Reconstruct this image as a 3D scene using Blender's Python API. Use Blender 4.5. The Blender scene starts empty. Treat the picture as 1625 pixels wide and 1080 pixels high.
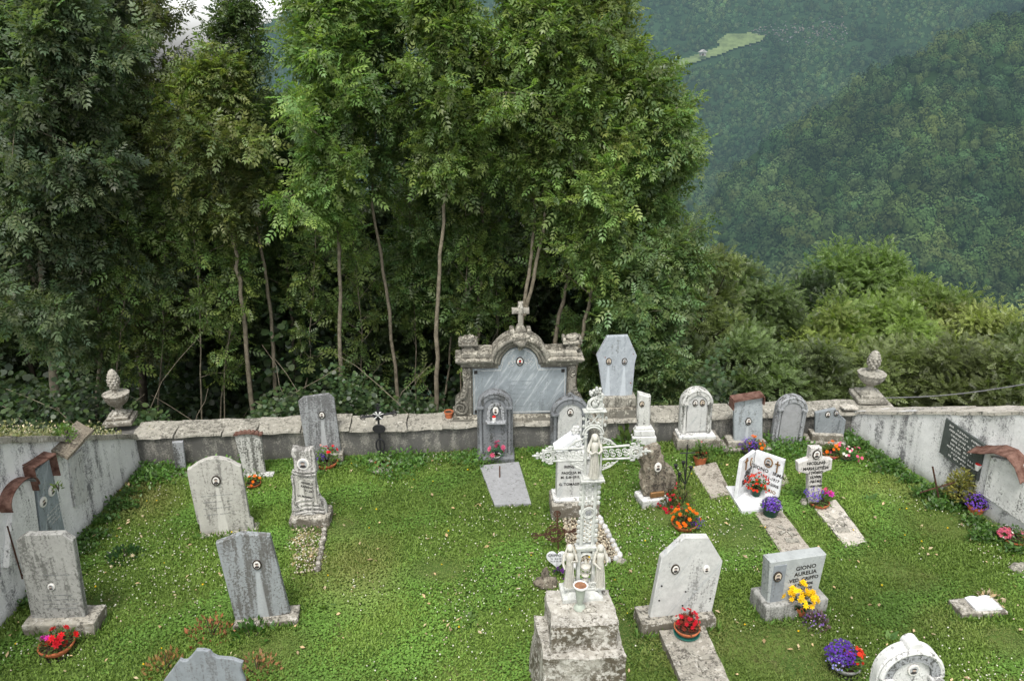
import bpy, math, random
import numpy as np
from mathutils import Vector, noise
random.seed(7); RNG = np.random.default_rng(11)
S = bpy.context.scene
COL = S.collection
PI = math.pi
R = math.radians
# ------------------------------------------------------------------ camera geometry
F = 1234.0; PITCH = R(20.0); H = 5.0
CAM = np.array([0.0, 0.0, H])
FW = np.array([0, math.cos(PITCH), -math.sin(PITCH)]); UPV = np.array([0, math.sin(PITCH), math.cos(PITCH)])
def ray(px, py): return np.array([1.0, 0, 0]) * (px - 812.5) / F + UPV * (540 - py) / F + FW
def G(px, py, z=0.0):
    d = ray(px, py); t = (z - H) / d[2]; return CAM + d * t
def PY(px, py, Y):
    d = ray(px, py); return CAM + d * (Y / d[1])
def depth(p): return float(np.dot(np.array(p) - CAM, FW))
class Frame:
    """vertical plane through two ground points; local x to the right, y away from the yard, z up"""
    def __init__(s, a, b, z=0.0, pts=None):
        A, B = pts if pts else (G(a[0], a[1], z), G(b[0], b[1], z))
        s.O = (A + B) / 2; u = B - A; u[2] = 0; s.w = float(np.linalg.norm(u)); u = u / s.w; s.u = u
        s.n = np.array([-u[1], u[0], 0.0]); s.rz = math.atan2(u[1], u[0])
    def L(s, px, py, dy=0.0):
        d = ray(px, py); Q = s.O + s.n * dy
        t = np.dot(Q - CAM, s.n) / np.dot(d, s.n); p = CAM + d * t - s.O
        return (float(np.dot(p, s.u)), float(p[2]))
    def Ls(s, pts, dy=0.0): return [s.L(p[0], p[1], dy) for p in pts]
    def k(s, px, py, dy=0.0):          # metres per pixel there
        x, z = s.L(px, py, dy); p = s.O + s.u * x + s.n * dy + np.array([0, 0, z]); return depth(p) / F
# ------------------------------------------------------------------ objects
def tag(o, label=None, cat=None, group=None, kind=None):
    if label: o['label'] = label
    if cat: o['category'] = cat
    if group: o['group'] = group
    if kind: o['kind'] = kind
    return o
def thing(name, label, cat, loc=(0, 0, 0), rz=0.0, group=None):
    o = bpy.data.objects.new(name, None); COL.objects.link(o); o.empty_display_size = .2
    o.location = loc; o.rotation_euler = (0, 0, rz); return tag(o, label, cat, group)
def fthing(fr, name, label, cat, group=None): return thing(name, label, cat, tuple(fr.O), fr.rz, group)
class MB:
    def __init__(s): s.v = []; s.f = []
    def add(s, vs, fs):
        o = len(s.v); s.v += [tuple(map(float, v)) for v in vs]; s.f += [tuple(i + o for i in f) for f in fs]; return s
    def box(s, c, d, rz=0, ry=0, b=0.0):
        x, y, z = d[0] / 2, d[1] / 2, d[2] / 2
        if b <= 0:
            vs = [(-x, -y, -z), (x, -y, -z), (x, y, -z), (-x, y, -z), (-x, -y, z), (x, -y, z), (x, y, z), (-x, y, z)]
            fs = [(0, 3, 2, 1), (4, 5, 6, 7), (0, 1, 5, 4), (1, 2, 6, 5), (2, 3, 7, 6), (3, 0, 4, 7)]
        else:
            vs = []
            for zz, k in ((-z, b), (-z + b, 0), (z - b, 0), (z, b)):
                vs += [(-x + k, -y + k, zz), (x - k, -y + k, zz), (x - k, y - k, zz), (-x + k, y - k, zz)]
            fs = [(3, 2, 1, 0), (12, 13, 14, 15)]
            for j in range(3):
                for i in range(4): fs.append((j * 4 + i, j * 4 + (i + 1) % 4, j * 4 + 4 + (i + 1) % 4, j * 4 + 4 + i))
        cr, sr = math.cos(ry), math.sin(ry); cz, sz = math.cos(rz), math.sin(rz); out = []
        for (a, bb, e) in vs:
            a, e = a * cr + e * sr, -a * sr + e * cr
            out.append((c[0] + a * cz - bb * sz, c[1] + a * sz + bb * cz, c[2] + e))
        return s.add(out, fs)
    def prism(s, pts, y0, y1, b=0.0, jit=0.0):
        pts = [tuple(p) for p in pts]
        A = sum(pts[i][0] * pts[(i + 1) % len(pts)][1] - pts[(i + 1) % len(pts)][0] * pts[i][1] for i in range(len(pts)))
        if A < 0: pts = pts[::-1]
        n = len(pts); ins = []
        for i in range(n):
            p0, p1, p2 = np.array(pts[i - 1]), np.array(pts[i]), np.array(pts[(i + 1) % n])
            e1 = p1 - p0; e2 = p2 - p1; e1 = e1 / (np.linalg.norm(e1) + 1e-9); e2 = e2 / (np.linalg.norm(e2) + 1e-9)
            nn = np.array([-e1[1] - e2[1], e1[0] + e2[0]]); l = np.linalg.norm(nn) + 1e-9; nn = nn / l
            c = max(.35, np.dot(nn, np.array([-e1[1], e1[0]]))); ins.append(p1 + nn * b / c)
        rings = [(pts, y1), (pts, y0)] if b <= 0 else [(ins, y1), (pts, y1 - b), (pts, y0 + b), (ins, y0)]
        vs = [(p[0], y, p[1]) for rg, y in rings for p in rg]; fs = []
        for j in range(len(rings) - 1):
            for i in range(n): fs.append((j * n + i, (j + 1) * n + i, (j + 1) * n + (i + 1) % n, j * n + (i + 1) % n)[::-1])
        fs.append(tuple(range(n))[::-1]); k = (len(rings) - 1) * n; fs.append(tuple(range(k, k + n)))
        return s.add(vs, fs)
    def hexa(s, b4, t4):                # bottom 4 and top 4 corners, same order
        vs = list(b4) + list(t4)
        return s.add(vs, [(0, 3, 2, 1), (4, 5, 6, 7), (0, 1, 5, 4), (1, 2, 6, 5), (2, 3, 7, 6), (3, 0, 4, 7)])
    def tube(s, P, r, n=6, flat=None):
        P = [np.array(p, float) for p in P]; m = len(P)
        rr = r if hasattr(r, '__len__') else [r] * m; vs = []; fs = []; up = None
        for i in range(m):
            t = P[min(i + 1, m - 1)] - P[max(i - 1, 0)]; t = t / (np.linalg.norm(t) + 1e-9)
            if up is None: up = np.array([0, 0, 1.0]) if abs(t[2]) < .9 else np.array([1.0, 0, 0])
            a = np.cross(up, t); a /= np.linalg.norm(a) + 1e-9; b = np.cross(t, a); up = b
            for k in range(n):
                q = 2 * PI * k / n; vs.append(P[i] + (a * math.cos(q) + b * math.sin(q)) * rr[i])
        for i in range(m - 1):
            for k in range(n): fs.append((i * n + k, i * n + (k + 1) % n, (i + 1) * n + (k + 1) % n, (i + 1) * n + k))
        fs.append(tuple(range(n))[::-1]); fs.append(tuple((m - 1) * n + k for k in range(n)))
        return s.add(vs, fs)
    def lathe(s, prof, n=20, c=(0, 0, 0), sx=1, sy=1):
        vs = []; fs = []
        for (r, z) in prof:
            for k in range(n):
                q = 2 * PI * k / n; vs.append((c[0] + r * math.cos(q) * sx, c[1] + r * math.sin(q) * sy, c[2] + z))
        for i in range(len(prof) - 1):
            for k in range(n): fs.append((i * n + k, i * n + (k + 1) % n, (i + 1) * n + (k + 1) % n, (i + 1) * n + k))
        fs.append(tuple(range(n))[::-1]); fs.append(tuple((len(prof) - 1) * n + k for k in range(n)))
        return s.add(vs, fs)
    def blob(s, c, r, amp=.15, fr=3.0, n=12, m=8, seed=0):
        r = r if hasattr(r, '__len__') else (r, r, r); vs = []; fs = []
        for i in range(m + 1):
            ph = -PI / 2 + PI * i / m
            for k in range(n):
                q = 2 * PI * k / n; d = Vector((math.cos(ph) * math.cos(q), math.cos(ph) * math.sin(q), math.sin(ph)))
                e = 1 + amp * noise.noise(d * fr + Vector((seed * 3.7, seed, 0)))
                vs.append((c[0] + d.x * r[0] * e, c[1] + d.y * r[1] * e, c[2] + d.z * r[2] * e))
        for i in range(m):
            for k in range(n): fs.append((i * n + k, i * n + (k + 1) % n, (i + 1) * n + (k + 1) % n, (i + 1) * n + k))
        return s.add(vs, fs)
    def arc(s, cx, cz, r0, r1, a0, a1, y0, y1, n=16, b=0.0, sz=1.0):   # flat arch band
        pts = [(cx + r1 * math.cos(a0 + (a1 - a0) * i / n), cz + sz * r1 * math.sin(a0 + (a1 - a0) * i / n)) for i in range(n + 1)]
        pts += [(cx + r0 * math.cos(a1 + (a0 - a1) * i / n), cz + sz * r0 * math.sin(a1 + (a0 - a1) * i / n)) for i in range(n + 1)]
        vs = []; fs = []; m = n + 1
        for j in range(m):
            o, i_ = pts[j], pts[2 * m - 1 - j]
            vs += [(o[0], y0, o[1]), (o[0], y1, o[1]), (i_[0], y1, i_[1]), (i_[0], y0, i_[1])]
        for j in range(n):
            for k in range(4): fs.append((j * 4 + k, j * 4 + (k + 1) % 4, j * 4 + 4 + (k + 1) % 4, j * 4 + 4 + k))
        fs.append((0, 1, 2, 3)[::-1]); fs.append(tuple(n * 4 + k for k in range(4)))
        return s.add(vs, fs)
    def arctube(s, c, r, rt, a0=0, a1=2 * PI, n=20, k=6, sz=1.0, sx=1.0):
        return s.tube([(c[0] + sx * r * math.cos(a0 + (a1 - a0) * i / n), c[1], c[2] + sz * r * math.sin(a0 + (a1 - a0) * i / n)) for i in range(n + 1)], rt, k)
    def scroll(s, c, r, rt, turns=1.5, a0=0, dirn=1, n=22, k=5):      # flat spiral in the xz plane
        return s.tube([(c[0] + r * (1 - .85 * t / n) * math.cos(a0 + dirn * 2 * PI * turns * t / n), c[1], c[2] + r * (1 - .85 * t / n) * math.sin(a0 + dirn * 2 * PI * turns * t / n)) for t in range(n + 1)], [rt * (1 - .4 * t / n) for t in range(n + 1)], k)
    def rough(s, amp, fr, n=1):          # subdivide quads n times and push with noise
        for _ in range(n):
            v = s.v; ed = {}; nf = []
            def mid(a, b):
                q = (min(a, b), max(a, b))
                if q not in ed: v.append(tuple((v[a][i] + v[b][i]) / 2 for i in range(3))); ed[q] = len(v) - 1
                return ed[q]
            for f in s.f:
                c = len(v); v.append(tuple(sum(v[i][k] for i in f) / len(f) for k in range(3)))
                ms = [mid(f[i], f[(i + 1) % len(f)]) for i in range(len(f))]
                for i in range(len(f)): nf.append((f[i], ms[i], c, ms[i - 1]))
            s.f = nf
        sd = random.random() * 50
        for i, p in enumerate(s.v):
            q = Vector(p) * fr + Vector((sd, 0, sd)); d = noise.noise_vector(q) + .5 * noise.noise_vector(q * 2.3)
            s.v[i] = (p[0] + d.x * amp, p[1] + d.y * amp, p[2] + d.z * amp)
        return s
    def roll(s, a, c=(0, 0)):            # lean sideways in the local xz plane
        ca, sa = math.cos(a), math.sin(a)
        s.v = [(c[0] + (x - c[0]) * ca + (z - c[1]) * sa, y, c[1] - (x - c[0]) * sa + (z - c[1]) * ca) for x, y, z in s.v]; return s
    def build(s, name, m, parent=None, ang=35):
        me = bpy.data.meshes.new(name); me.from_pydata(s.v, [], s.f); me.validate(); me.update()
        import bmesh
        bm = bmesh.new(); bm.from_mesh(me); bmesh.ops.recalc_face_normals(bm, faces=bm.faces); bm.to_mesh(me); bm.free()
        me.polygons.foreach_set('use_smooth', [True] * len(me.polygons)); me.set_sharp_from_angle(angle=R(ang))
        o = bpy.data.objects.new(name, me); COL.objects.link(o); me.materials.append(m)
        if parent: o.parent = parent
        return o
def soup(name, V, Fc, C, m, parent=None, smooth=False):
    """fast mesh from numpy arrays; Fc (n,k) all the same size, C per-vertex colour"""
    V = np.ascontiguousarray(V, np.float32); Fc = np.ascontiguousarray(Fc, np.int32); n, k = Fc.shape
    me = bpy.data.meshes.new(name); me.vertices.add(len(V)); me.vertices.foreach_set('co', V.ravel())
    me.loops.add(n * k); me.loops.foreach_set('vertex_index', Fc.ravel())
    me.polygons.add(n); me.polygons.foreach_set('loop_start', np.arange(0, n * k, k, dtype=np.int32))
    if smooth: me.polygons.foreach_set('use_smooth', np.ones(n, bool))
    me.update(calc_edges=True)
    a = me.color_attributes.new('Col', 'FLOAT_COLOR', 'POINT')
    cc = np.ones((len(V), 4), np.float32); cc[:, :3] = C; a.data.foreach_set('color', cc.ravel())
    me.materials.append(m); o = bpy.data.objects.new(name, me); COL.objects.link(o)
    if parent: o.parent = parent
    return o
def scatter(tv, tf, pos, rot, sc, col):
    """template verts (m,3), faces (f,k); pos (n,3), rot (n,3,3) with columns = axes, sc (n,) or (n,3), col (n,3)"""
    n = len(pos); m = len(tv); sc = np.asarray(sc, float)
    if sc.ndim == 1: sc = np.repeat(sc[:, None], 3, 1)
    V = np.einsum('nij,nmj->nmi', rot, tv[None] * sc[:, None, :]) + pos[:, None, :]
    Fc = tf[None] + (np.arange(n) * m)[:, None, None]
    return V.reshape(-1, 3), Fc.reshape(-1, tf.shape[1]), np.repeat(col, m, 0)
def frames(d, upish):
    d = d / (np.linalg.norm(d, axis=1, keepdims=True) + 1e-9)
    y = np.cross(upish, d); y /= np.linalg.norm(y, axis=1, keepdims=True) + 1e-9; z = np.cross(d, y)
    return np.stack([d, y, z], 2)
def rdir(n): 
    v = RNG.normal(size=(n, 3)); return v / np.linalg.norm(v, axis=1, keepdims=True)
def shade(c, n, a=.3, hue=.12):
    k = 1 + RNG.uniform(-a, a, (n, 1)); h = RNG.uniform(-hue, hue, (n, 1))
    return np.clip(np.array(c)[None] * k * np.concatenate([1 + h, np.ones((n, 1)), 1 - h], 1), 0, 1)
# ------------------------------------------------------------------ materials
def mat(name):
    m = bpy.data.materials.new(name); m.use_nodes = True; nt = m.node_tree; b = nt.nodes['Principled BSDF']
    b.inputs['Roughness'].default_value = .85
    try: b.inputs['Specular IOR Level'].default_value = .25
    except Exception: pass
    return m, nt, b
def N(nt, t, **k):
    n = nt.nodes.new(t)
    for a, v in k.items():
        if a in n.inputs.keys(): n.inputs[a].default_value = v
        else: setattr(n, a, v)
    return n
def ramp(nt, src, a, b):
    r = nt.nodes.new('ShaderNodeMapRange'); r.interpolation_type = 'SMOOTHSTEP'
    r.inputs['From Min'].default_value = a; r.inputs['From Max'].default_value = b
    nt.links.new(src, r.inputs['Value']); return r.outputs['Result']
def mth(nt, op, a, b=None, c=None):
    n = nt.nodes.new('ShaderNodeMath'); n.operation = op
    for i, v in enumerate((a, b, c)):
        if v is None: continue
        if isinstance(v, (int, float)): n.inputs[i].default_value = v
        else: nt.links.new(v, n.inputs[i])
    return n.outputs[0]
def mixc(nt, f, a, b, bt='MIX'):
    n = nt.nodes.new('ShaderNodeMix'); n.data_type = 'RGBA'; n.blend_type = bt; n.clamp_factor = True
    for i, v in ((0, f), (6, a), (7, b)):
        if isinstance(v, (int, float)): n.inputs[i].default_value = v
        elif isinstance(v, tuple): n.inputs[i].default_value = (*v[:3], 1)
        else: nt.links.new(v, n.inputs[i])
    return n.outputs[2]
def coords(nt, scale=(1, 1, 1), rnd=True):
    tc = nt.nodes.new('ShaderNodeTexCoord'); v = tc.outputs['Object']; raw = v
    if rnd:
        oi = nt.nodes.new('ShaderNodeObjectInfo'); a = nt.nodes.new('ShaderNodeVectorMath'); a.operation = 'ADD'
        cb = nt.nodes.new('ShaderNodeCombineXYZ')
        m1 = mth(nt, 'MULTIPLY', oi.outputs['Random'], 13.0)
        for i in range(3): nt.links.new(m1, cb.inputs[i])
        nt.links.new(v, a.inputs[0]); nt.links.new(cb.outputs[0], a.inputs[1]); v = a.outputs[0]
    return raw, v
def nz(nt, v, scale, detail=6, rough=.6, st=None):
    if st:
        mp = nt.nodes.new('ShaderNodeMapping'); mp.inputs['Scale'].default_value = st; nt.links.new(v, mp.inputs['Vector']); v = mp.outputs[0]
    n = nt.nodes.new('ShaderNodeTexNoise'); n.inputs['Scale'].default_value = scale; n.inputs['Detail'].default_value = detail
    n.inputs['Roughness'].default_value = rough; nt.links.new(v, n.inputs['Vector']); return n.outputs['Fac']
def stone(name, base, dark=(.05, .05, .045), grime=.5, speck=.5, lichen=None, lamt=.5, vein=None, sc=1.0, rough=.85, pale=(), red=False, bump=.3, foot=.5, side=None):
    m, nt, b = mat(name); raw, v = coords(nt)
    big = nz(nt, v, 2.2 * sc, 5, .6); st = nz(nt, v, 1.0 * sc, 7, .65, (16, 16, 1.3)); fine = nz(nt, v, 45 * sc, 6, .75); med = nz(nt, v, 11 * sc, 8, .7)
    c = mixc(nt, ramp(nt, med, .3, .7), tuple(x * .86 for x in base), tuple(min(1, x * 1.1) for x in base))
    if vein:
        vn = nz(nt, v, 3.5 * sc, 9, .7, (1.0, 1.0, 5.0)) ; 
        mq = nt.nodes.new('ShaderNodeMapping'); mq.inputs['Rotation'].default_value = (0, R(58), 0); mp = nt.nodes.new('ShaderNodeMapping'); mp.inputs['Scale'].default_value = (1, 1, 9)
        nt.links.new(v, mq.inputs['Vector']); nt.links.new(mq.outputs[0], mp.inputs['Vector']); vn = nz(nt, mp.outputs[0], 2.6, 8, .7)
        c = mixc(nt, mth(nt, 'MULTIPLY', ramp(nt, vn, .50, .66), .75), c, vein)
    g = mth(nt, 'ADD', mth(nt, 'MULTIPLY', st, .8), mth(nt, 'MULTIPLY', big, .35)); g = mth(nt, 'ADD', g, mth(nt, 'MULTIPLY', mth(nt, 'SUBTRACT', fine, .5), .7)); g = mth(nt, 'ADD', g, mth(nt, 'MULTIPLY', mth(nt, 'SUBTRACT', med, .5), .3))
    t = .69 - grime * .27
    gm = ramp(nt, g, t - .02, t + .12)
    if foot:                                             # grime gathers near the ground
        sp = nt.nodes.new('ShaderNodeSeparateXYZ'); nt.links.new(raw, sp.inputs[0])
        fm = mth(nt, 'MULTIPLY', ramp(nt, mth(nt, 'ADD', sp.outputs[2], mth(nt, 'MULTIPLY', med, .22)), .26, .10), foot)
        gm = mth(nt, 'MAXIMUM', gm, fm)
    c = mixc(nt, mth(nt, 'MULTIPLY', gm, .85), c, dark)
    sk = ramp(nt, fine, .53, .62); c = mixc(nt, mth(nt, 'MULTIPLY', mth(nt, 'MULTIPLY', sk, ramp(nt, big, .35, .6)), speck), c, tuple(x * .8 for x in dark))
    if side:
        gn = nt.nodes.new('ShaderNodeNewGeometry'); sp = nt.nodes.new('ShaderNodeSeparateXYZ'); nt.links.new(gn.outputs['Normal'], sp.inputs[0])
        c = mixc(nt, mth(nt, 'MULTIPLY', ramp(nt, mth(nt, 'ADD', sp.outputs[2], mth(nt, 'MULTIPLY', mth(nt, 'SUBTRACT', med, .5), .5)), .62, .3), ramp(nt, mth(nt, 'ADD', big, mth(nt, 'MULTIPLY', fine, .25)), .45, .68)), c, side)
    for (x0, z0, w) in pale:
        sp = nt.nodes.new('ShaderNodeSeparateXYZ'); nt.links.new(raw, sp.inputs[0])
        dn = mth(nt, 'SUBTRACT', z0, sp.outputs[2]); ww = mth(nt, 'ADD', mth(nt, 'MULTIPLY', dn, .07), w)
        dx = mth(nt, 'ABSOLUTE', mth(nt, 'SUBTRACT', mth(nt, 'ADD', sp.outputs[0], mth(nt, 'MULTIPLY', st, .02)), x0 + .01))
        mk = mth(nt, 'MULTIPLY', ramp(nt, mth(nt, 'SUBTRACT', ww, dx), -.006, .012), ramp(nt, dn, .0, .02))
        c = mixc(nt, mth(nt, 'MULTIPLY', mk, mth(nt, 'ADD', mth(nt, 'MULTIPLY', fine, .5), .4)), c, tuple(min(.62, x * 1.25 + .08) for x in base))
    if lichen:
        lc = nz(nt, v, 15 * sc, 8, .75); c = mixc(nt, mth(nt, 'MULTIPLY', ramp(nt, lc, .66 - .22 * lamt, .74 - .2 * lamt), .85), c, lichen)
    if red:
        vo = N(nt, 'ShaderNodeTexVoronoi', Scale=22.0); nt.links.new(v, vo.inputs['Vector'])
        sp = nt.nodes.new('ShaderNodeSeparateXYZ'); nt.links.new(raw, sp.inputs[0])
        mk = mth(nt, 'MULTIPLY', ramp(nt, vo.outputs['Distance'], .24, .18), mth(nt, 'MULTIPLY', ramp(nt, nz(nt, v, 6, 2), .5, .6), ramp(nt, mth(nt, 'ABSOLUTE', sp.outputs[0]), .12, .2)))
        c = mixc(nt, mk, c, (.16, .025, .01))
    nt.links.new(c, b.inputs['Base Color']); b.inputs['Roughness'].default_value = rough
    bp = nt.nodes.new('ShaderNodeBump'); bp.inputs['Strength'].default_value = bump; bp.inputs['Distance'].default_value = .012
    nt.links.new(mth(nt, 'ADD', fine, mth(nt, 'MULTIPLY', med, 1.2)), bp.inputs['Height']); nt.links.new(bp.outputs[0], b.inputs['Normal'])
    return m
def plain(name, c, rough=.6, var=.25, metal=0, sc=30, bump=.1, c2=None):
    m, nt, b = mat(name); raw, v = coords(nt); n = nz(nt, v, sc, 6, .7)
    cc = mixc(nt, ramp(nt, n, .3, .7), tuple(x * (1 - var) for x in c), c2 if c2 else tuple(min(1, x * (1 + var)) for x in c))
    nt.links.new(cc, b.inputs['Base Color']); b.inputs['Roughness'].default_value = rough; b.inputs['Metallic'].default_value = metal
    bp = nt.nodes.new('ShaderNodeBump'); bp.inputs['Strength'].default_value = bump; bp.inputs['Distance'].default_value = .01
    nt.links.new(n, bp.inputs['Height']); nt.links.new(bp.outputs[0], b.inputs['Normal']); return m
def vcol(name, rough=.55, trans=.3, spec=.3, tint=1.0, var=0):
    m, nt, b = mat(name); a = N(nt, 'ShaderNodeAttribute', attribute_name='Col'); b.inputs['Roughness'].default_value = rough
    try: b.inputs['Specular IOR Level'].default_value = spec
    except Exception: pass
    c = a.outputs['Color']
    if var:
        raw, v = coords(nt, rnd=False); n = nz(nt, v, var, 3); c = mixc(nt, 1.0, c, mixc(nt, n, (.55, .55, .55), (1.45, 1.45, 1.45)), 'MULTIPLY')
    nt.links.new(c, b.inputs['Base Color'])
    if trans:
        t = nt.nodes.new('ShaderNodeBsdfTranslucent'); h = N(nt, 'ShaderNodeMix'); h.data_type = 'RGBA'; h.blend_type = 'MULTIPLY'; h.inputs[0].default_value = 1
        nt.links.new(c, h.inputs[6]); h.inputs[7].default_value = (1.3, 1.5, .6, 1); nt.links.new(h.outputs[2], t.inputs['Color'])
        mx = nt.nodes.new('ShaderNodeMixShader'); mx.inputs[0].default_value = trans
        nt.links.new(b.outputs[0], mx.inputs[1]); nt.links.new(t.outputs[0], mx.inputs[2]); nt.links.new(mx.outputs[0], nt.nodes['Material Output'].inputs['Surface'])
    return m
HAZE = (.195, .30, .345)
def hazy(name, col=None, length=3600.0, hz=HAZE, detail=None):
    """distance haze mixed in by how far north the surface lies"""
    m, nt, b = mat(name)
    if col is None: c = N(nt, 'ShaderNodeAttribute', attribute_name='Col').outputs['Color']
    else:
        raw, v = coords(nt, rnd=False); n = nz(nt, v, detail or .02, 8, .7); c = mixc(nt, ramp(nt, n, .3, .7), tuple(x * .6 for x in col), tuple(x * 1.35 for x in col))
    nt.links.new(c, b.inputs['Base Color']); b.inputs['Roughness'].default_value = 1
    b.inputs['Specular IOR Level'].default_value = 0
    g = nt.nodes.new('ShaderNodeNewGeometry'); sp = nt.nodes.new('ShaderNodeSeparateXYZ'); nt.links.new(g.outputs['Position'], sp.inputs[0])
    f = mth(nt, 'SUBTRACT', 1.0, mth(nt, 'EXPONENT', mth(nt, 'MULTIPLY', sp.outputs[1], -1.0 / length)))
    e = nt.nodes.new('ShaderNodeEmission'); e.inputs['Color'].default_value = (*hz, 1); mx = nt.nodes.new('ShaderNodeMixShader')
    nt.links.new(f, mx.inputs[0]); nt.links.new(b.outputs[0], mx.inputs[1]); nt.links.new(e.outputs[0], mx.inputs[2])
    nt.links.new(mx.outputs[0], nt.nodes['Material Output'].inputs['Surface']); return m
M = {}
M['grey'] = stone('weathered grey marble', (.30, .31, .32), grime=.42, speck=.9)
M['bluegrey'] = stone('blue grey veined marble', (.24, .275, .29), dark=(.10, .11, .11), grime=.3, speck=.3, vein=(.44, .47, .48), lamt=.1)
M['white'] = stone('white marble', (.60, .60, .58), grime=.22, speck=.55, dark=(.09, .09, .085))
M['whitedirty'] = stone('stained white marble', (.50, .50, .47), grime=.48, speck=.9, dark=(.07, .07, .06))
M['whiteclean'] = stone('clean white marble', (.66, .67, .68), grime=.05, speck=.15, dark=(.3, .3, .3), rough=.45, foot=.1, bump=.1, vein=(.5, .51, .54))
M['darkarch'] = stone('dark grey marble', (.17, .18, .19), grime=.42, speck=.6)
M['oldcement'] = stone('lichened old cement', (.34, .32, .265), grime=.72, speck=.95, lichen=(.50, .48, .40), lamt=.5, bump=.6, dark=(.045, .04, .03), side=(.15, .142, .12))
M['coping'] = stone('stone coping', (.31, .295, .25), grime=.42, speck=.9, lichen=(.50, .48, .42), lamt=.5, bump=.7, dark=(.09, .085, .07), foot=0)
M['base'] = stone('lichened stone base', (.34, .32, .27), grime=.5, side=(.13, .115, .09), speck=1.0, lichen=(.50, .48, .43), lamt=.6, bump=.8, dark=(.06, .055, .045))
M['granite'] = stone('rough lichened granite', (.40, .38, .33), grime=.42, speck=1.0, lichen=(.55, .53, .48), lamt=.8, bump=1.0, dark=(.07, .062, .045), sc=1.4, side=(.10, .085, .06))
M['terrazzo'] = stone('speckled granite', (.52, .50, .47), grime=.22, speck=1.0, bump=.3, sc=1.6)
M['slab'] = stone('worn grave slab', (.36, .33, .28), grime=.36, speck=.9, lichen=(.48, .46, .40), lamt=.4, bump=.7, dark=(.10, .085, .065), foot=0)
M['slabgrey'] = stone('grey grave slab', (.27, .275, .28), grime=.2, speck=.4, bump=.3, dark=(.15, .15, .15), foot=0)
M['iron'] = plain('painted white iron', (.47, .48, .45), .55, .3, 0, 22, .3, c2=(.56, .57, .53))
M['statue'] = plain('cream cast figure', (.47, .455, .40), .6, .15, 0, 60, .3)
M['blackiron'] = plain('black iron', (.02, .02, .022), .5, .4)
M['rustiron'] = plain('rusted dark iron', (.045, .025, .02), .8, .5, c2=(.10, .045, .025))
M['rust'] = plain('rusty tin', (.11, .042, .027), .85, .5, 0, 12, .4, c2=(.19, .11, .085))
M['tingrey'] = plain('grey tin', (.16, .16, .16), .6, .3)
M['terra'] = plain('terracotta', (.42, .13, .055), .75, .2, 0, 14, .1)
M['soil'] = plain('dark soil', (.05, .032, .02), .95, .5)
M['greenpot'] = plain('dark green plastic', (.012, .05, .03), .35, .2)
M['darkpot'] = plain('dark plastic saucer', (.03, .03, .03), .4, .2)
M['whitepot'] = plain('white plastic', (.7, .7, .68), .4, .05)
M['greypot'] = plain('grey stone bowl', (.25, .25, .24), .7, .2)
M['ovalrim'] = plain('dark bronze rim', (.035, .028, .02), .5, .4)
M['ovalwhite'] = plain('white enamel', (.66, .64, .60), .3, .05)
M['ovaltan'] = plain('yellowed enamel', (.50, .43, .33), .3, .1)
M['ovalgrey'] = plain('grey faded enamel', (.36, .37, .37), .3, .2)
M['portrait'] = plain('dark portrait', (.05, .045, .045), .3, .5, 0, 60, 0)
M['skin'] = plain('faded portrait face', (.42, .34, .29), .4, .2, 0, 60, 0)
M['letter'] = plain('dark lettering', (.03, .028, .027), .5, .2)
M['gold'] = plain('bronze', (.22, .12, .05), .5, .3, .3)
M['lettergrey'] = plain('faint lettering', (.19, .20, .20), .6, .3)
M['letterwhite'] = plain('pale lettering', (.5, .5, .48), .6, .3)
M['red'] = plain('red plastic', (.5, .02, .015), .4, .1)
M['teal'] = plain('teal glaze', (.03, .16, .13), .3, .2)
M['bark'] = plain('grey brown bark', (.15, .13, .09), .9, .35, 0, 12, .5, c2=(.23, .20, .145))
M['barkdark'] = plain('dark bark', (.05, .042, .03), .9, .4, 0, 14, .5)
M['leaf'] = vcol('leaf', .42, .42, .45)
M['grass'] = vcol('grass blade', .6, .3, .2, var=.9)
M['petal'] = vcol('petal', .6, .15, .15)
M['dry'] = vcol('dry plant', .8, .15, .1)
# wall plaster
def plaster(name, base, dark, grime, lime=(.55, .54, .5), streaks=.6):
    m, nt, b = mat(name); raw, v = coords(nt, rnd=False)
    big = nz(nt, v, 1.1, 5, .6); med = nz(nt, v, 6, 9, .75); fine = nz(nt, v, 55, 7, .8); st = nz(nt, v, 1, 6, .6, (5.5, 5.5, .7))
    c = mixc(nt, ramp(nt, med, .35, .65), base, tuple(min(1, x * 1.25) for x in base))
    c = mixc(nt, mth(nt, 'MULTIPLY', ramp(nt, big, .52, .62), .7), c, lime)
    g = mth(nt, 'ADD', mth(nt, 'MULTIPLY', st, streaks), mth(nt, 'ADD', mth(nt, 'MULTIPLY', med, .45), mth(nt, 'MULTIPLY', fine, .5)))
    mu = (streaks + .95) / 2; t = mu + .115 - grime * .22
    c = mixc(nt, mth(nt, 'MULTIPLY', ramp(nt, g, t - .02, t + .11), .85), c, dark)
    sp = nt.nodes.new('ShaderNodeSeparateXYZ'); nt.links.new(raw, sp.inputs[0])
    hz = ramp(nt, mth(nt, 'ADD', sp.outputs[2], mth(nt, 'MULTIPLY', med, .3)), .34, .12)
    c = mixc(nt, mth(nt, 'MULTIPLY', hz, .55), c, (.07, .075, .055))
    nt.links.new(c, b.inputs['Base Color']); bp = nt.nodes.new('ShaderNodeBump'); bp.inputs['Strength'].default_value = .6; bp.inputs['Distance'].default_value = .02
    nt.links.new(mth(nt, 'ADD', med, mth(nt, 'MULTIPLY', fine, .4)), bp.inputs['Height']); nt.links.new(bp.outputs[0], b.inputs['Normal']); return m
M['wallside'] = plaster('whitewashed plaster', (.60, .60, .59), (.06, .06, .065), .52, (.68, .68, .66), .5)
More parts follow.
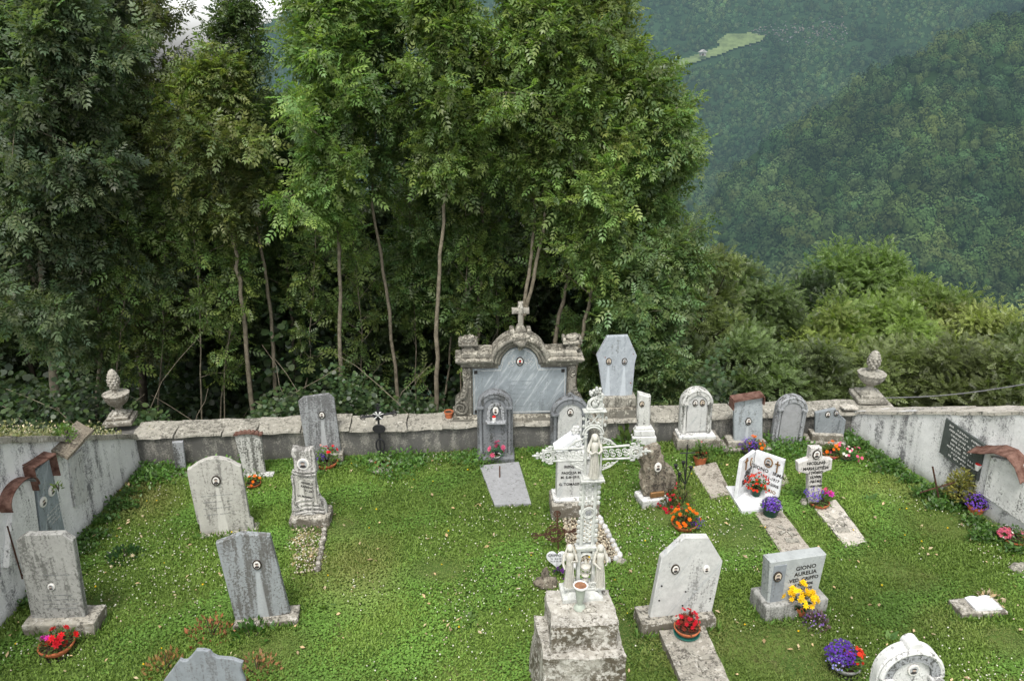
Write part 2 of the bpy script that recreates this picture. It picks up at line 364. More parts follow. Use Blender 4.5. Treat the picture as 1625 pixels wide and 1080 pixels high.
M['wallback'] = plaster('grimy grey plaster', (.25, .24, .21), (.06, .06, .058), .95, (.46, .43, .36), .4)
# ------------------------------------------------------------------ world, sun, camera
W = bpy.data.worlds.new("World"); S.world = W; W.use_nodes = True; wn = W.node_tree
bg = wn.nodes['Background']; sky = wn.nodes.new('ShaderNodeTexSky'); sky.sky_type = 'NISHITA'; sky.sun_disc = False
SUN_EL, SUN_AZ = R(62), R(192)
sky.sun_elevation = SUN_EL; sky.sun_rotation = SUN_AZ; sky.air_density = 1.0; sky.dust_density = 4.0; sky.ozone_density = 1.0
hs = wn.nodes.new('ShaderNodeHueSaturation'); hs.inputs['Saturation'].default_value = .22; hs.inputs['Value'].default_value = 1.7
wn.links.new(sky.outputs[0], hs.inputs['Color']); tcw = wn.nodes.new('ShaderNodeTexCoord'); spw = wn.nodes.new('ShaderNodeSeparateXYZ'); wn.links.new(tcw.outputs['Generated'], spw.inputs[0])
cl = mth(wn, 'ADD', 1.0, mth(wn, 'MULTIPLY', ramp(wn, spw.outputs[2], .40, .0), 1.5)); vm = wn.nodes.new('ShaderNodeVectorMath'); vm.operation = 'SCALE'
wn.links.new(hs.outputs[0], vm.inputs[0]); wn.links.new(cl, vm.inputs['Scale']); wn.links.new(vm.outputs[0], bg.inputs['Color']); bg.inputs['Strength'].default_value = .15
sl = bpy.data.lights.new('sun', 'SUN'); sl.energy = 2.5; sl.angle = R(14); sl.color = (1, .96, .9)
so = bpy.data.objects.new('sun', sl); COL.objects.link(so)
sd = Vector((math.sin(SUN_AZ) * math.cos(SUN_EL), math.cos(SUN_AZ) * math.cos(SUN_EL), math.sin(SUN_EL)))
so.rotation_euler = sd.to_track_quat('Z', 'Y').to_euler()
cd = bpy.data.cameras.new('camera'); cd.sensor_width = 36; cd.lens = F / 1625 * 36; cd.clip_end = 20000; cd.clip_start = .05
co = bpy.data.objects.new('camera', cd); COL.objects.link(co); co.location = (0, 0, H); co.rotation_euler = (PI / 2 - PITCH, 0, 0); S.camera = co
S.view_settings.view_transform = 'Standard'; S.view_settings.look = 'None'; S.view_settings.exposure = 0
S.cycles.use_denoising = True; S.cycles.max_bounces = 6; S.cycles.transparent_max_bounces = 4; S.cycles.diffuse_bounces = 3
# ------------------------------------------------------------------ walls
CL = G(225, 742); CR = G(1350, 691)                     # inner corners at ground
NL = G(0, 1000); NR = G(1625, 858)
dl = (NL - CL) / np.linalg.norm(NL - CL); dr = (NR - CR) / np.linalg.norm(NR - CR)
def wally(x): return CL[1] + (CR[1] - CL[1]) * (x - CL[0]) / (CR[0] - CL[0])
def ground_z(x, y):
    yb = wally(x) + .1; out = max(0, y - yb)
    xl = CL[0] - .3; xr = CR[0] + (CR[1] - y) * .29 + .3
    side = max(0, xl - x, x - xr)
    d = max(out, side * .8)
    return max(-330, -.03 - (.15 if d > 0 else 0) - d * .47) + (.35 * noise.noise(Vector((x * .25, y * .25, 0))) if d > 1 else 0)
xs = sorted(set([-5000, -2500, -1200, -600, -300, -150, -80, -40, -25, -18, -14] + [x * .6 for x in range(-19, 20)] + [14, 18, 25, 40, 80, 150, 300, 600, 1200, 2500, 5000]))
ys = [-300, -60, -10, 0, 2, 4, 5, 6, 7, 8, 8.6, 9, 9.4, 9.8, 10.2, 10.8, 11.4, 12, 13, 14, 15, 16, 18, 20, 23, 27, 32, 40, 55, 80, 120, 180, 260, 330, 400, 500, 600, 690, 760, 1000, 2000, 4000, 9000]
mb = MB(); nx = len(xs)
mb.v = [(x, y, ground_z(x, y)) for y in ys for x in xs]
mb.f = [(j * nx + i, j * nx + i + 1, (j + 1) * nx + i + 1, (j + 1) * nx + i) for j in range(len(ys) - 1) for i in range(nx - 1)]
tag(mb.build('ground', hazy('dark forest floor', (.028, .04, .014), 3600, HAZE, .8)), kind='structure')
# lawn sheet
m, nt, b = mat('lawn soil and turf'); raw, v = coords(nt, rnd=False)
c = mixc(nt, ramp(nt, nz(nt, v, 1.3, 5), .35, .65), (.055, .105, .018), (.10, .15, .03))
c = mixc(nt, mth(nt, 'MULTIPLY', ramp(nt, nz(nt, v, 2.3, 7, .7), .57, .68), .6), c, (.13, .10, .05))
c = mixc(nt, mth(nt, 'MULTIPLY', ramp(nt, nz(nt, v, 60, 4, .8), .5, .6), .55), c, (.02, .04, .008))
nt.links.new(c, b.inputs['Base Color']); M['lawn'] = m
mb = MB(); gx = np.linspace(-6.2, 7.5, 110); gy = np.linspace(1.0, 10.6, 90)
def lawn_z(x, y): return .02 * noise.noise(Vector((x * .9, y * .9, 3))) + .004
def inyard(x, y, m=0.0):
    if y > wally(x) - m: return False
    tl = (y - CL[1]) / dl[1]; xl = CL[0] + dl[0] * tl; tr = (y - CR[1]) / dr[1]; xr = CR[0] + dr[0] * tr
    return xl + m < x < xr - m
idx = {}
for j, y in enumerate(gy):
    for i, x in enumerate(gx):
        y2 = min(y, wally(x) + .12); tl = (y2 - CL[1]) / dl[1]; xl = CL[0] + dl[0] * tl - .12; tr = (y2 - CR[1]) / dr[1]; xr = CR[0] + dr[0] * tr + .12
        x2 = min(max(x, xl), xr); mb.v.append((x2, y2, lawn_z(x2, y2)))
n = len(gx); mb.f = [(j * n + i, j * n + i + 1, (j + 1) * n + i + 1, (j + 1) * n + i) for j in range(len(gy) - 1) for i in range(n - 1)]
tag(mb.build('lawn', M['lawn']), kind='structure')
# back wall in frame coordinates
FB = Frame(None, None, pts=(CL, CR)); FLW = Frame(None, None, pts=(NL, CL)); FRW = Frame(None, None, pts=(CR, NR))
def grid_wall(fr, x0, x1, h0, h1, th, mname, name, label, zb=-.6, amp=.012, step=.12, co=None):
    """wall body along the frame, its top rising from h0 at x0 to h1 at x1"""
    t = fthing(fr, name, label, 'wall'); mb = MB(); n = int((x1 - x0) / step); k = 9
    prof = []
    def P(i, j):
        x = x0 + (x1 - x0) * i / n; h = h0 + (h1 - h0) * i / n; return x, h
    vs = []; m_ = 2 * k + 4
    for i in range(n + 1):
        x, h = P(i, 0); col = []
        for j in range(k + 1): col.append((x, 0, zb + (h - zb) * j / k))
        col.append((x, th / 2, h))
        for j in range(k + 1): col.append((x, th, h + (zb - h) * j / k))
        for q in col:
            d = noise.noise_vector(Vector((q[0] + fr.O[0], q[1], q[2])) * 2.2) * amp * 2.0
            vs.append((q[0], q[1] + d.y, q[2] + d.z * .6))
    m_ = len(col)
    fs = [(i * m_ + j, (i + 1) * m_ + j, (i + 1) * m_ + j + 1, i * m_ + j + 1) for i in range(n) for j in range(m_ - 1)]
    fs += [tuple(range(m_)), tuple(range(n * m_, (n + 1) * m_))]
    mb.add(vs, fs); mb.build('wall_body', M[mname], t, 60); return t
lw = FB.w
hB0, hB1 = .44, .34
bw = grid_wall(FB, -lw / 2 - .35, lw / 2 + .35, hB0, hB1, .36, 'wallback', 'back_wall', 'low grimy grey plaster wall with stone coping running along the back of the cemetery')
x = -lw / 2 - .05; i = 0
while x < lw / 2 + .3:
    w = random.uniform(.42, .75); t = (x + lw / 2) / lw; h = hB0 + (hB1 - hB0) * t + random.uniform(-.012, .012)
    mb = MB(); e = .003; z0 = h - .005; z1 = h + .055
    sk = random.uniform(-.05, .05)
    mb.hexa([(x + e, -.045, z0), (x + w - e, -.045, z0), (x + w - e, .37, z0 + .01), (x + e, .37, z0 + .01)], [(x + e, -.035, z1 - .03), (x + w - e, -.035, z1 - .03), (x + w - e, .36, z1 + .0), (x + e, .36, z1 + .0)])
    mb.rough(.022, 4, 3); mb.build('coping_stone', M['coping'], bw, 50); x += w; i += 1
# side walls; the tops climb towards the viewer
ext = 2.6
wl = grid_wall(FLW, -FLW.w / 2 - ext, FLW.w / 2 + .02, 2.0 + ext * .47, .46, .34, 'wallside', 'side_wall', 'white plaster wall down the left side, hung with plaques and topped with weeds')
wr = grid_wall(FRW, -FRW.w / 2 - .02, FRW.w / 2 + ext, .37, 1.55 + ext * .44, .34, 'wallside', 'side_wall', 'streaked white plaster wall down the right side, with a dark plaque')
def side_cop(t, x0, x1, h0, h1, mname, th=.05, ov=.035, seg=.7):
    x = x0
    while x < x1:
        w = min(random.uniform(seg * .7, seg * 1.3), x1 - x + .01); ha = h0 + (h1 - h0) * (x - x0) / (x1 - x0) + .0; hb = h0 + (h1 - h0) * (x + w - x0) / (x1 - x0); e = .006; mb = MB()
        mb.hexa([(x + e, -ov, ha - .012), (x + w - e, -ov, hb - .012), (x + w - e, .38, hb - .012), (x + e, .38, ha - .012)], [(x + e, -ov, ha + th), (x + w - e, -ov, hb + th), (x + w - e, .38, hb + th + .01), (x + e, .38, ha + th + .01)])
        mb.rough(.012, 5, 3); mb.build('coping_stone', M[mname], t, 50); x += w
side_cop(wl, -FLW.w / 2 - ext, FLW.w / 2 - .05, 2.0 + ext * .47, .46, 'coping', .05, .05)
M['copwhite'] = stone('pale stone coping', (.46, .43, .37), grime=.34, speck=.9, bump=.6, foot=0, lichen=(.62, .6, .56), lamt=.5)
side_cop(wr, -FRW.w / 2 + .05, FRW.w / 2 + ext, .37, 1.55 + ext * .44, 'copwhite', .03, .02, 1.2)
# ------------------------------------------------------------------ small helpers for graves
def oval(fr, root, px, py, dy, w, style='dark', parent=None, h=None, rx=0):
    """enamel portrait set on a stone"""
    x, z = fr.L(px, py, dy) if fr else (px, py); h = h or w * 1.3; k = fr.k(px, py, dy) if fr else 1; w *= k / 2; h *= k / 2
    o = parent or root
    def ell(a, b, y0, y1): return MB().prism([(x + a * math.cos(2 * PI * i / 24), z + b * math.sin(2 * PI * i / 24)) for i in range(24)], y0, y1, .002)
    rim = {'dark': 'ovalrim', 'white': 'ovalwhite', 'gold': 'gold', 'red': 'ovalrim'}[style]
    r = ell(w, h, dy - .012, dy + .004).build('portrait_frame', M[rim], o)
    ell(w * .74, h * .76, dy - .015, dy - .006).build('portrait', M[random.choice(['ovalwhite', 'ovalwhite', 'ovaltan', 'ovalgrey'])], r); h0 = h; h *= random.uniform(.85, 1.05); x += w * random.uniform(-.08, .08)
    q = MB(); q.prism([(x + w * .33 * math.cos(a), z + h * .15 + h * .27 * math.sin(a)) for a in np.linspace(0, 2 * PI, 13)[:-1]], dy - .0175, dy - .012)
    q.build('face', M['skin'] if style != 'red' else M['red'], r)
    q = MB(); q.prism([(x - w * .55, z - h * .5), (x - w * .4, z - h * .2), (x, z - h * .05), (x + w * .4, z - h * .2), (x + w * .55, z - h * .5), (x, z - h * .68)], dy - .017, dy - .012)
    q.prism([(x + w * .4 * math.cos(a), z + h * .30 + h * .2 * math.sin(a)) for a in np.linspace(0, PI, 8)], dy - .019, dy - .012)
    q.build('bust', M['portrait'], r); return r
def text(s, x, z, dy, size, mname, parent, name='inscription', ang=0.0, ext=.0015, flat=False, sx=1.0, bold=0.0):
    cu = bpy.data.curves.new(name, 'FONT'); cu.body = s; cu.size = size; cu.align_x = 'CENTER'; cu.extrude = ext; cu.offset = bold; cu.resolution_u = 2
    o = bpy.data.objects.new(name, cu); COL.objects.link(o); dg = bpy.context.evaluated_depsgraph_get()
    me = bpy.data.meshes.new_from_object(o.evaluated_get(dg)); bpy.data.objects.remove(o); bpy.data.curves.remove(cu)
    ca, sa = math.cos(ang), math.sin(ang)
    for v in me.vertices:
        a, b, c = v.co.x * sx, v.co.y, v.co.z
        v.co = (x + a * ca - b * sa, dy - c, z + a * sa + b * ca)
    me.materials.clear(); me.materials.append(M[mname]); me.name = name
    q = bpy.data.objects.new(name, me); COL.objects.link(q); q.parent = parent; return q
def scribble(fr_w, x0, x1, z, dy, h, mname, parent, seedn, name='faint_inscription', ang=0):
    """worn, unreadable line of carved strokes"""
    rr = random.Random(seedn); mb = MB(); x = x0
    while x < x1:
        w = rr.uniform(.4, .9) * h
        if rr.random() < .83:
            zz = z + (x - x0) * math.tan(ang)
            for q in range(2): mb.box((x + q * w * .5, dy, zz), (h * .16, .002, h * rr.uniform(.5, 1)), ry=rr.uniform(-.5, .5))
            mb.box((x + w * .25, dy - .0005, zz + rr.uniform(-.3, .3) * h), (w * .5, .002, h * .14))
        x += w * 1.25
    return mb
def lines(root, xs0, xs1, zs, dy, h, mname, sd):
    mb = MB()
    for i, z in enumerate(zs):
        k = random.Random(sd + i).uniform(0, .2) * (xs1 - xs0); q = scribble(0, xs0 + k, xs1 - k, z, dy, h, mname, None, sd + i)
        mb.add(q.v, q.f)
    return mb.build('inscription', M[mname], root)
GR = []
def box_base(fr, root, x0, x1, y0, y1, z0, z1, m='base', amp=.008, name='base'):
    mb = MB().box(((x0 + x1) / 2, (y0 + y1) / 2, (z0 + z1) / 2), (x1 - x0, y1 - y0, z1 - z0), b=.012); mb.rough(amp, 7, 3); return mb.build(name, M[m], root, 50)
def rslab(fr, root, out, dy, th, m, name='slab', b=.006):
    return MB().prism(fr.Ls(out, dy), dy, dy + th, b).build(name, M[m] if isinstance(m, str) else m, root, 30)
def arcpts(x0, y0, x1, y1, rise, n=12):
    """pixel arc from one shoulder to the other, rise upwards"""
    return [(x0 + (x1 - x0) * (1 - math.cos(PI * i / n)) / 2, y0 + (y1 - y0) * (1 - math.cos(PI * i / n)) / 2 - rise * math.sin(PI * i / n)) for i in range(n + 1)]
def soft_arc(x0, y0, x1, y1, rise, n=12):
    return [(x0 + (x1 - x0) * i / n, y0 + (y1 - y0) * i / n - rise * 4 * (i / n) * (1 - i / n)) for i in range(n + 1)]
def pave(name, label, pts, h, m, group=None, cat='grave slab', rough=.006):
    P = [G(p[0], p[1], h) for p in pts]; c = sum(P) / 4
    mb = MB(); mb.hexa([(p[0] - c[0], p[1] - c[1], -.05) for p in P], [(p[0] - c[0], p[1] - c[1], h) for p in P]); mb.rough(rough, 6, 4)
    o = mb.build(name, M[m], None, 50); o.location = (c[0], c[1], 0); return tag(o, label, cat, group)
# ------------------------------------------------------------------ headstones, left half
def grave(base_l, base_r, name, label, group=None, z=0, cat='gravestone'):
    fr = Frame(base_l, base_r, z); GR.append(fr) if z == 0 else None; return fr, fthing(fr, name, label, cat, group)
# 1
fr, t = grave((40, 1013), (152, 1010), 'headstone', 'grey headstone with clipped corners standing beside the left wall, behind a bowl of red petunias')
o = [(25, 858), (38, 849), (98, 847), (115, 858), (137, 990), (52, 992)]
w = fr.w; h = fr.L(96, 990)[1]
M['g1'] = stone('grey stone of the wall headstone', (.30, .30, .28), grime=.5, speck=.9, dark=(.11, .11, .10))
rslab(fr, t, o, .08, .07, 'g1'); box_base(fr, t, -w / 2, w / 2, 0, .26, -.05, fr.L(96, 990)[1] + .01); oval(fr, t, 82, 930, .08, 11, 'white', h=12)
lines(t, *[fr.L(a, 915, .08)[0] for a in (55, 118)], [fr.L(90, yy, .079)[1] for yy in (912, 944, 951, 958, 965)], .079, .012, 'lettergrey', 5)
# 2
fr, t = grave((372, 1003), (474, 993), 'headstone', 'tall grey leaning headstone with a pointed top and a pale streak under its portrait')
o = [(342, 862), (382, 847), (428, 850), (460, 972), (375, 990)]; x0, z0 = fr.L(408, 900, .07)
M['g2'] = stone('streaked grey marble', (.26, .28, .285), grime=.6, speck=.9, dark=(.09, .085, .075), pale=[(x0, z0 - .04, .02)])
rslab(fr, t, o, .07, .06, 'g2'); box_base(fr, t, -fr.w / 2, fr.w / 2, 0, .22, -.05, .085); oval(fr, t, 408, 895, .07, 14)
# 3 arched
fr, t = grave((318, 855), (410, 846), 'headstone', 'wide pale headstone with a curved top, tilted to the left, streaked below its portrait')
o = [(297, 752), (297, 745)] + soft_arc(301, 744, 376, 738, 14) + [(382, 740), (384, 752), (396, 822), (401, 826), (404, 840), (319, 850), (316, 832), (313, 829)]; x0, z0 = fr.L(344, 768, .04)
M['g3'] = stone('pale brown stained marble', (.42, .41, .37), grime=.4, speck=.7, dark=(.17, .165, .15), pale=[(x0, z0 - .03, .018)])
rslab(fr, t, o, .04, .07, 'g3'); box_base(fr, t, -fr.w / 2, fr.w / 2, -.02, .18, -.04, .04, 'coping', .004)
oval(fr, t, 343, 762, .04, 14); lines(t, fr.L(315, 790, .04)[0], fr.L(375, 790, .04)[0], [fr.L(350, y, .04)[1] for y in (785, 795, 805, 815)], .039, .012, 'lettergrey', 9)
# stub
fr, t = grave((279, 749), (296, 747), 'marker_stone', 'small plain grey upright stone by the back wall near the left corner', cat='marker stone')
rslab(fr, t, [(273, 702), (290, 701), (296, 747), (279, 749)], 0, .06, 'grey'); MB().blob((.0, -.08, .0), (.2, .1, .04), .4).rough(.01, 9).build('loose_stone', M['base'], t)
# 6 white tablet on back wall
fr, t = grave((386, 757), (427, 756), 'headstone', 'small white marble tablet with a scalloped rusty rim, leaning against the back wall')
rslab(fr, t, [(372, 692), (382, 689), (396, 687), (408, 688), (414, 693), (421, 752), (388, 755)], .02, .04, 'whitedirty')
mb = MB(); P = soft_arc(371, 691, 416, 691, 4, 7)
for i in range(7):
    a, b = fr.L(*P[i], .02), fr.L(*P[i + 1], .02); r = abs(b[0] - a[0]) / 2; mb.arc((a[0] + b[0]) / 2, (a[1] + b[1]) / 2, .0, r, 0, PI, 0, .08, 6)
    mb.box(((a[0] + b[0]) / 2, .04, (a[1] + b[1]) / 2 + .005), (r * 2, .09, .012))
mb.build('rusty_rim', M['rust'], t); box_base(fr, t, -fr.w / 2 - .02, fr.w / 2 + .06, -.05, .06, -.03, .05, 'white', .004)
# 4 carved broken stele
fr, t = grave((461, 838), (524, 836), 'carved_stele', 'carved pale marble stele draped with cloth, round white portrait near its top', cat='gravestone')
bt = fr.L(490, 819)[1]
o = [(463, 713), (479, 714), (495, 713), (499, 722), (500, 735), (503, 748), (500, 757), (502, 775), (505, 792), (513, 798), (518, 808), (519, 822), (464, 824), (462, 800), (464, 775), (461, 757), (466, 746), (465, 730), (461, 722)]
mb = MB().prism(fr.Ls(o, .05), .05, .16, .012); mb.rough(.008, 14, 1)
M['stele'] = stone('stained carved marble', (.47, .46, .43), grime=.55, speck=.8, dark=(.10, .095, .085))
mb.build('stele', M['stele'], t, 40)
pn = MB().prism(fr.Ls([(468, 752), (500, 762), (504, 800), (484, 806), (470, 797)], .045), .035, .06, .004).build('inscription_panel', M['g3'], t)
mb = MB()
for (a, b, c2) in [((463, 748), (482, 756), (501, 752)), ((464, 745), (482, 751), (500, 747)), ((470, 796), (485, 789), (498, 793)), ((469, 803), (486, 795), (506, 800)), ((467, 810), (487, 800), (511, 806)), ((466, 817), (489, 806), (515, 812)), ((464, 790), (470, 800), (488, 811)), ((464, 760), (467, 780), (468, 800)), ((504, 770), (506, 790), (512, 808)), ((478, 818), (492, 808), (505, 818)), ((496, 770), (499, 795), (494, 818))]:
    A, B, C = fr.L(*a, .04), fr.L(*b, .04), fr.L(*c2, .04)
    mb.tube([((1 - s) ** 2 * A[0] + 2 * s * (1 - s) * B[0] + s * s * C[0], .038 - .01 * math.sin(PI * s), (1 - s) ** 2 * A[1] + 2 * s * (1 - s) * B[1] + s * s * C[1]) for s in np.linspace(0, 1, 9)], .011, 5)
mb.build('carved_drapery', M['stele'], t)
oval(fr, t, 481, 735.5, .05, 19, 'white', h=20)
for s_, yy, xx in (("ANGELO", 768, 487), ("RAPPINO", 774, 487), ("V.1.25", 780, 489), ("LA MAMMA", 789, 484)):
    x, z = fr.L(xx, yy, .034); text(s_, x, z, .034, .034, 'letter', t, ang=-.28, bold=.001)
mb = MB(); w = fr.w / 2; mb.box((0, .1, bt / 2 - .02), (2 * w, .28, bt + .04), b=.02); mb.rough(.022, 9, 3); mb.build('base', M['base'], t, 60)
# 7 tall slab near back wall
fr, t = grave((487, 735), (546, 733), 'headstone', 'tall dark headstone with clipped corners rising above the back wall, beside the black iron cross')
o = [(473, 637), (481, 630), (521, 625), (530, 633), (541, 716), (486, 718)]; x0, z0 = fr.L(511, 664, .0)
M['g7'] = stone('blackened grey marble', (.28, .29, .295), grime=.68, speck=.9, dark=(.10, .10, .10), pale=[(x0, z0 - .02, .018)])
rslab(fr, t, o, .0, .05, 'g7'); box_base(fr, t, -fr.w / 2, fr.w / 2, -.07, .1, -.04, fr.L(515, 716)[1]); oval(fr, t, 511, 658, .0, 10)
# 33 scalloped top stone, bottom left
fr, t = grave((262, 1165), (385, 1165), 'headstone', 'smooth dark grey headstone with a scalloped top edge, nearest on the left')
o = [(258, 1082), (270, 1066), (285, 1046), (290, 1048.5), (296, 1048), (303, 1041), (311, 1031), (322, 1031), (332, 1033), (337, 1039), (345, 1043), (357, 1044), (368, 1045), (385, 1051), (382, 1063), (389, 1080), (384, 1165), (262, 1165)]
M['g33'] = stone('smooth blue grey stone', (.21, .23, .245), grime=.12, speck=.15, bump=.15, dark=(.12, .12, .12)); rslab(fr, t, o, 0, .035, 'g33', b=.008)
# ------------------------------------------------------------------ headstones, right half
# 28 hexagonal
fr, t = grave((1018, 1012), (1135, 1000), 'headstone', 'white hexagonal marble headstone with two portraits and bolt holes, behind red begonias')
bt = fr.L(1075, 984)[1]
o = [(1050, 885), (1086, 852.5), (1124.5, 852.5), (1147, 890), (1127.5, 981), (1031, 981)]
M['g28'] = stone('veined white marble', (.48, .48, .46), grime=.2, speck=.25, vein=(.34, .36, .36), dark=(.16, .16, .15), foot=.3)
rslab(fr, t, o, .08, .07, 'g28'); oval(fr, t, 1071.5, 902, .08, 14); oval(fr, t, 1121, 902, .08, 11, 'white')
mb = MB()
for p in [(1050, 929), (1046, 952), (1088, 938), (1127, 949), (1083, 960), (1122, 970)]:
    x, z = fr.L(*p, .08); MB().arc(x, z, 0, .009, 0, 2 * PI, .076, .09, 10).build('bolt_hole', M['letter'], t)
box_base(fr, t, -fr.w / 2, fr.w / 2, 0, .26, -.05, bt)
# 27 GIONO AURELIA
fr, t = grave((1215, 992), (1306, 978), 'headstone', 'low thick grey headstone lettered GIONO AURELIA, behind yellow chrysanthemums')
bt = fr.L(1255, 958)[1] - .01
M['g27'] = stone('polished grey granite', (.34, .36, .355), grime=.1, speck=.5, bump=.15, rough=.5, dark=(.16, .17, .17), foot=.2)
o = [(1222, 892), (1312, 879), (1295, 950), (1217, 965)]
MB().prism(fr.Ls(o, .08), .08, .21, .005).build('slab', M['g27'], t)
x0, z0 = fr.L(1238, 930, .08); P = fr.Ls([(1229, 898), (1249, 895), (1240, 958), (1221, 961)], .075)
MB().prism(P, .074, .09, .002).build('recessed_panel', M['g33'], t)
oval(fr, t, 1234, 914, .073, 15, 'dark', h=19)
for s_, px, py, sz in (("GIONO", 1279, 902, .058), ("AURELIA", 1278, 911, .056), ("VED. GRIFFO", 1275.5, 920, .05), ("* 7-5-1906", 1275, 928, .042), ("+ 4-3-1979", 1273, 936, .042), ("I CARI", 1276, 944, .042)):
    x, z = fr.L(px, py, .08); text(s_, x, z, .079, sz * 1.05, 'letter', t, ang=.06, bold=.0012)
box_base(fr, t, -fr.w / 2 + .0, fr.w / 2 + .04, .02, .32, -.05, bt, 'g1', .004)
# 29 bottom-right arch
fr, t = grave((1397, 1190), (1503, 1185), 'headstone', 'white and grey rounded headstone with a scalloped crest, cut by the bottom right edge')
k = fr.k(1450, 1050); cx, cz = fr.L(1450, 1078, .0); rr = 54 * k
def outl(r, up): return [(cx - r, -.05)] + [(cx + r * math.cos(a), cz + r * .98 * math.sin(a)) for a in np.linspace(PI, 0, 25)] + [(cx + r, -.05)]
MB().prism(outl(rr, 0), .05, .15, .01).build('slab', M['white'], t)
MB().arc(cx, cz, 0, rr * .24, -.2, PI + .2, .04, .16, 14).roll(0).build('crest', M['white'], t).location.z = rr * .93
mb = MB(); mb.arc(cx, cz, rr * .6, rr * .86, 0, PI, .02, .06, 24, sz=.98); mb.build('arch_band', M['grey'], t)
mb = MB(); mb.arctube((cx, .03, cz), rr * .92, .02, 0, PI, 28, 8, sz=.98); mb.build('arch_moulding', M['white'], t)
for s_ in (-1, 1):
    q = MB(); q.box((cx + s_ * rr * .74, .03, cz - .02), (rr * .38, .08, .035), b=.006); q.box((cx + s_ * rr * .74, .04, (cz - .05) / 2), (rr * .24, .05, cz - .05)); q.build('pilaster', M['white'], t)
oval(None, t, cx + rr * .05, cz + rr * .22, .045, 19 * k, 'white', h=22 * k)
for i, ch in enumerate("VERA"):
    a = R(112 - i * 15); text(ch, cx + rr * .68 * math.cos(a), cz + rr * .67 * math.sin(a), .019, .055, 'grey', t, ang=a - PI / 2, bold=.001)
# 30 low block with open book
fr, t = grave((1525, 984), (1597, 980), 'grave_marker', 'low weathered stone block carrying an open white marble book, alone on the lawn', cat='grave marker')
w = fr.w; bt = fr.L(1560, 971)[1]; box_base(fr, t, -w / 2, w / 2, 0, .22, -.03, bt, 'base', .008, 'block')
bk = MB()
for s_ in (-1, 1):
    n = 7; A = [(.05 + s_ * .13 * i / n, bt + .012 + .02 * math.sin(PI * min(1, i / n * 1.0)) * .8 + .004) for i in range(n + 1)]
    bk.prism(A + [(A[-1][0], bt), (A[0][0], bt)], .02, .2)
bk.build('open_book', M['whiteclean'], t)
# 25 open book stone GIONO IRMA
rootp = G(1196, 800); t = thing('open_book_headstone', 'white marble headstone shaped like an open book, lettered GIONO IRMA, on a white slab', 'gravestone', (rootp[0], rootp[1], 0))
P = [G(*p, .06) - rootp for p in [(1152, 771), (1177, 810), (1243, 805), (1212, 768)]]
mb = MB(); mb.hexa([(p[0], p[1], -.03) for p in P], [(p[0], p[1], .06) for p in P]); mb.rough(.001, 5, 1); mb.build('base', M['whiteclean'], t)
spine = G(1191, 774, .06); lf = G(1169, 792, .06); rt = G(1235, 789, .06)
for nm, A, B, pix in (('left_leaf', lf, spine, [(1178.6, 730), (1199.4, 714.5)]), ('right_leaf', spine, rt, [(1199.4, 714.5), (1245, 730)])):
    f2 = Frame(None, None, pts=(A.copy(), B.copy())); lft = bpy.data.objects.new('book_leaf', None)
    q = [f2.L(*pix[0]), f2.L(*pix[1])]
    pts = [(-f2.w / 2, 0), (f2.w / 2, 0), (q[1][0], q[1][1]), (q[0][0], q[0][1])]
    ob = MB().prism(pts, 0, .045, .004).build('book_leaf', M['whiteclean'], t)
    ob.location = tuple(f2.O - rootp); ob.location.z = .058; ob.rotation_euler.z = f2.rz
    if nm == 'left_leaf':
        tag(ob, 'left leaf of the open book with lines of names')
        oval(f2, t, 1192, 732, 0, 7, 'gold', parent=ob, h=15)
        for i, (px, py, s_) in enumerate([(1188, 747, "GIONO"), (1186, 753, "MARIO"), (1184, 760, "24-3-1911"), (1183, 766, "17-5-1978")]):
            x, z = f2.L(px, py); text(s_, x, z, -.001, .055, 'letter', ob, ang=.1, sx=.9, bold=.003)
        x, z = f2.L(1183.5, 735); mb = MB(); mb.box((x, -.01, z), (.014, .012, .16)); mb.box((x, -.01, z + .035), (.07, .012, .014)); mb.build('bronze_cross', M['gold'], ob)
    else:
        tag(ob, 'right leaf of the open book lettered GIONO IRMA')
        oval(f2, t, 1220, 733, 0, 14, 'gold', parent=ob, h=17)
        x, z = f2.L(1234, 740); mb = MB(); mb.box((x, -.01, z), (.013, .012, .15)); mb.box((x, -.01, z + .035), (.06, .012, .013)); mb.build('bronze_cross', M['gold'], ob)
        for (px, py, s_, sz) in [(1218, 749.5, "GIONO   IRMA", .062), (1219, 759, "* 14-11-1917", .05), (1220, 768.5, "+  7-4-2005", .05), (1219, 779.5, "MARIO", .058)]:
            x, z = f2.L(px, py); text(s_, x, z, -.001, sz, 'gold' if s_ == "MARIO" else 'letter', ob, ang=-.09, bold=.0015)
# 26 cross stone
fr, t = grave((1282, 806), (1306, 804), 'stone_cross', 'speckled granite cross lettered NICOLINO MARIA LETIZIA above a bowl of purple flowers', cat='gravestone')
o = [(1286.5, 710), (1305, 710), (1305.5, 727.5), (1321.6, 728.5), (1320, 745), (1305.5, 750), (1303, 804), (1283.5, 804), (1283.5, 752), (1267.5, 749), (1266.6, 734), (1284.5, 728)]
rslab(fr, t, o, 0, .08, 'terrazzo', b=.008); oval(fr, t, 1295.5, 720.5, 0, 14, h=17)
for s_, px, py, sz in (("NICOLINO", 1295, 736.5, .052), ("MARIA LETIZIA", 1294, 744.5, .052), ("I DIORIO", 1294.5, 751, .046), ("OLIVIERI", 1294, 758, .042), ("7-2-1961", 1294, 765, .042), ("I SUOI CARI", 1293.5, 772, .034)):
    x, z = fr.L(px, py); text(s_, x, z, -.001, sz, 'letter', t, bold=.002, sx=.9)
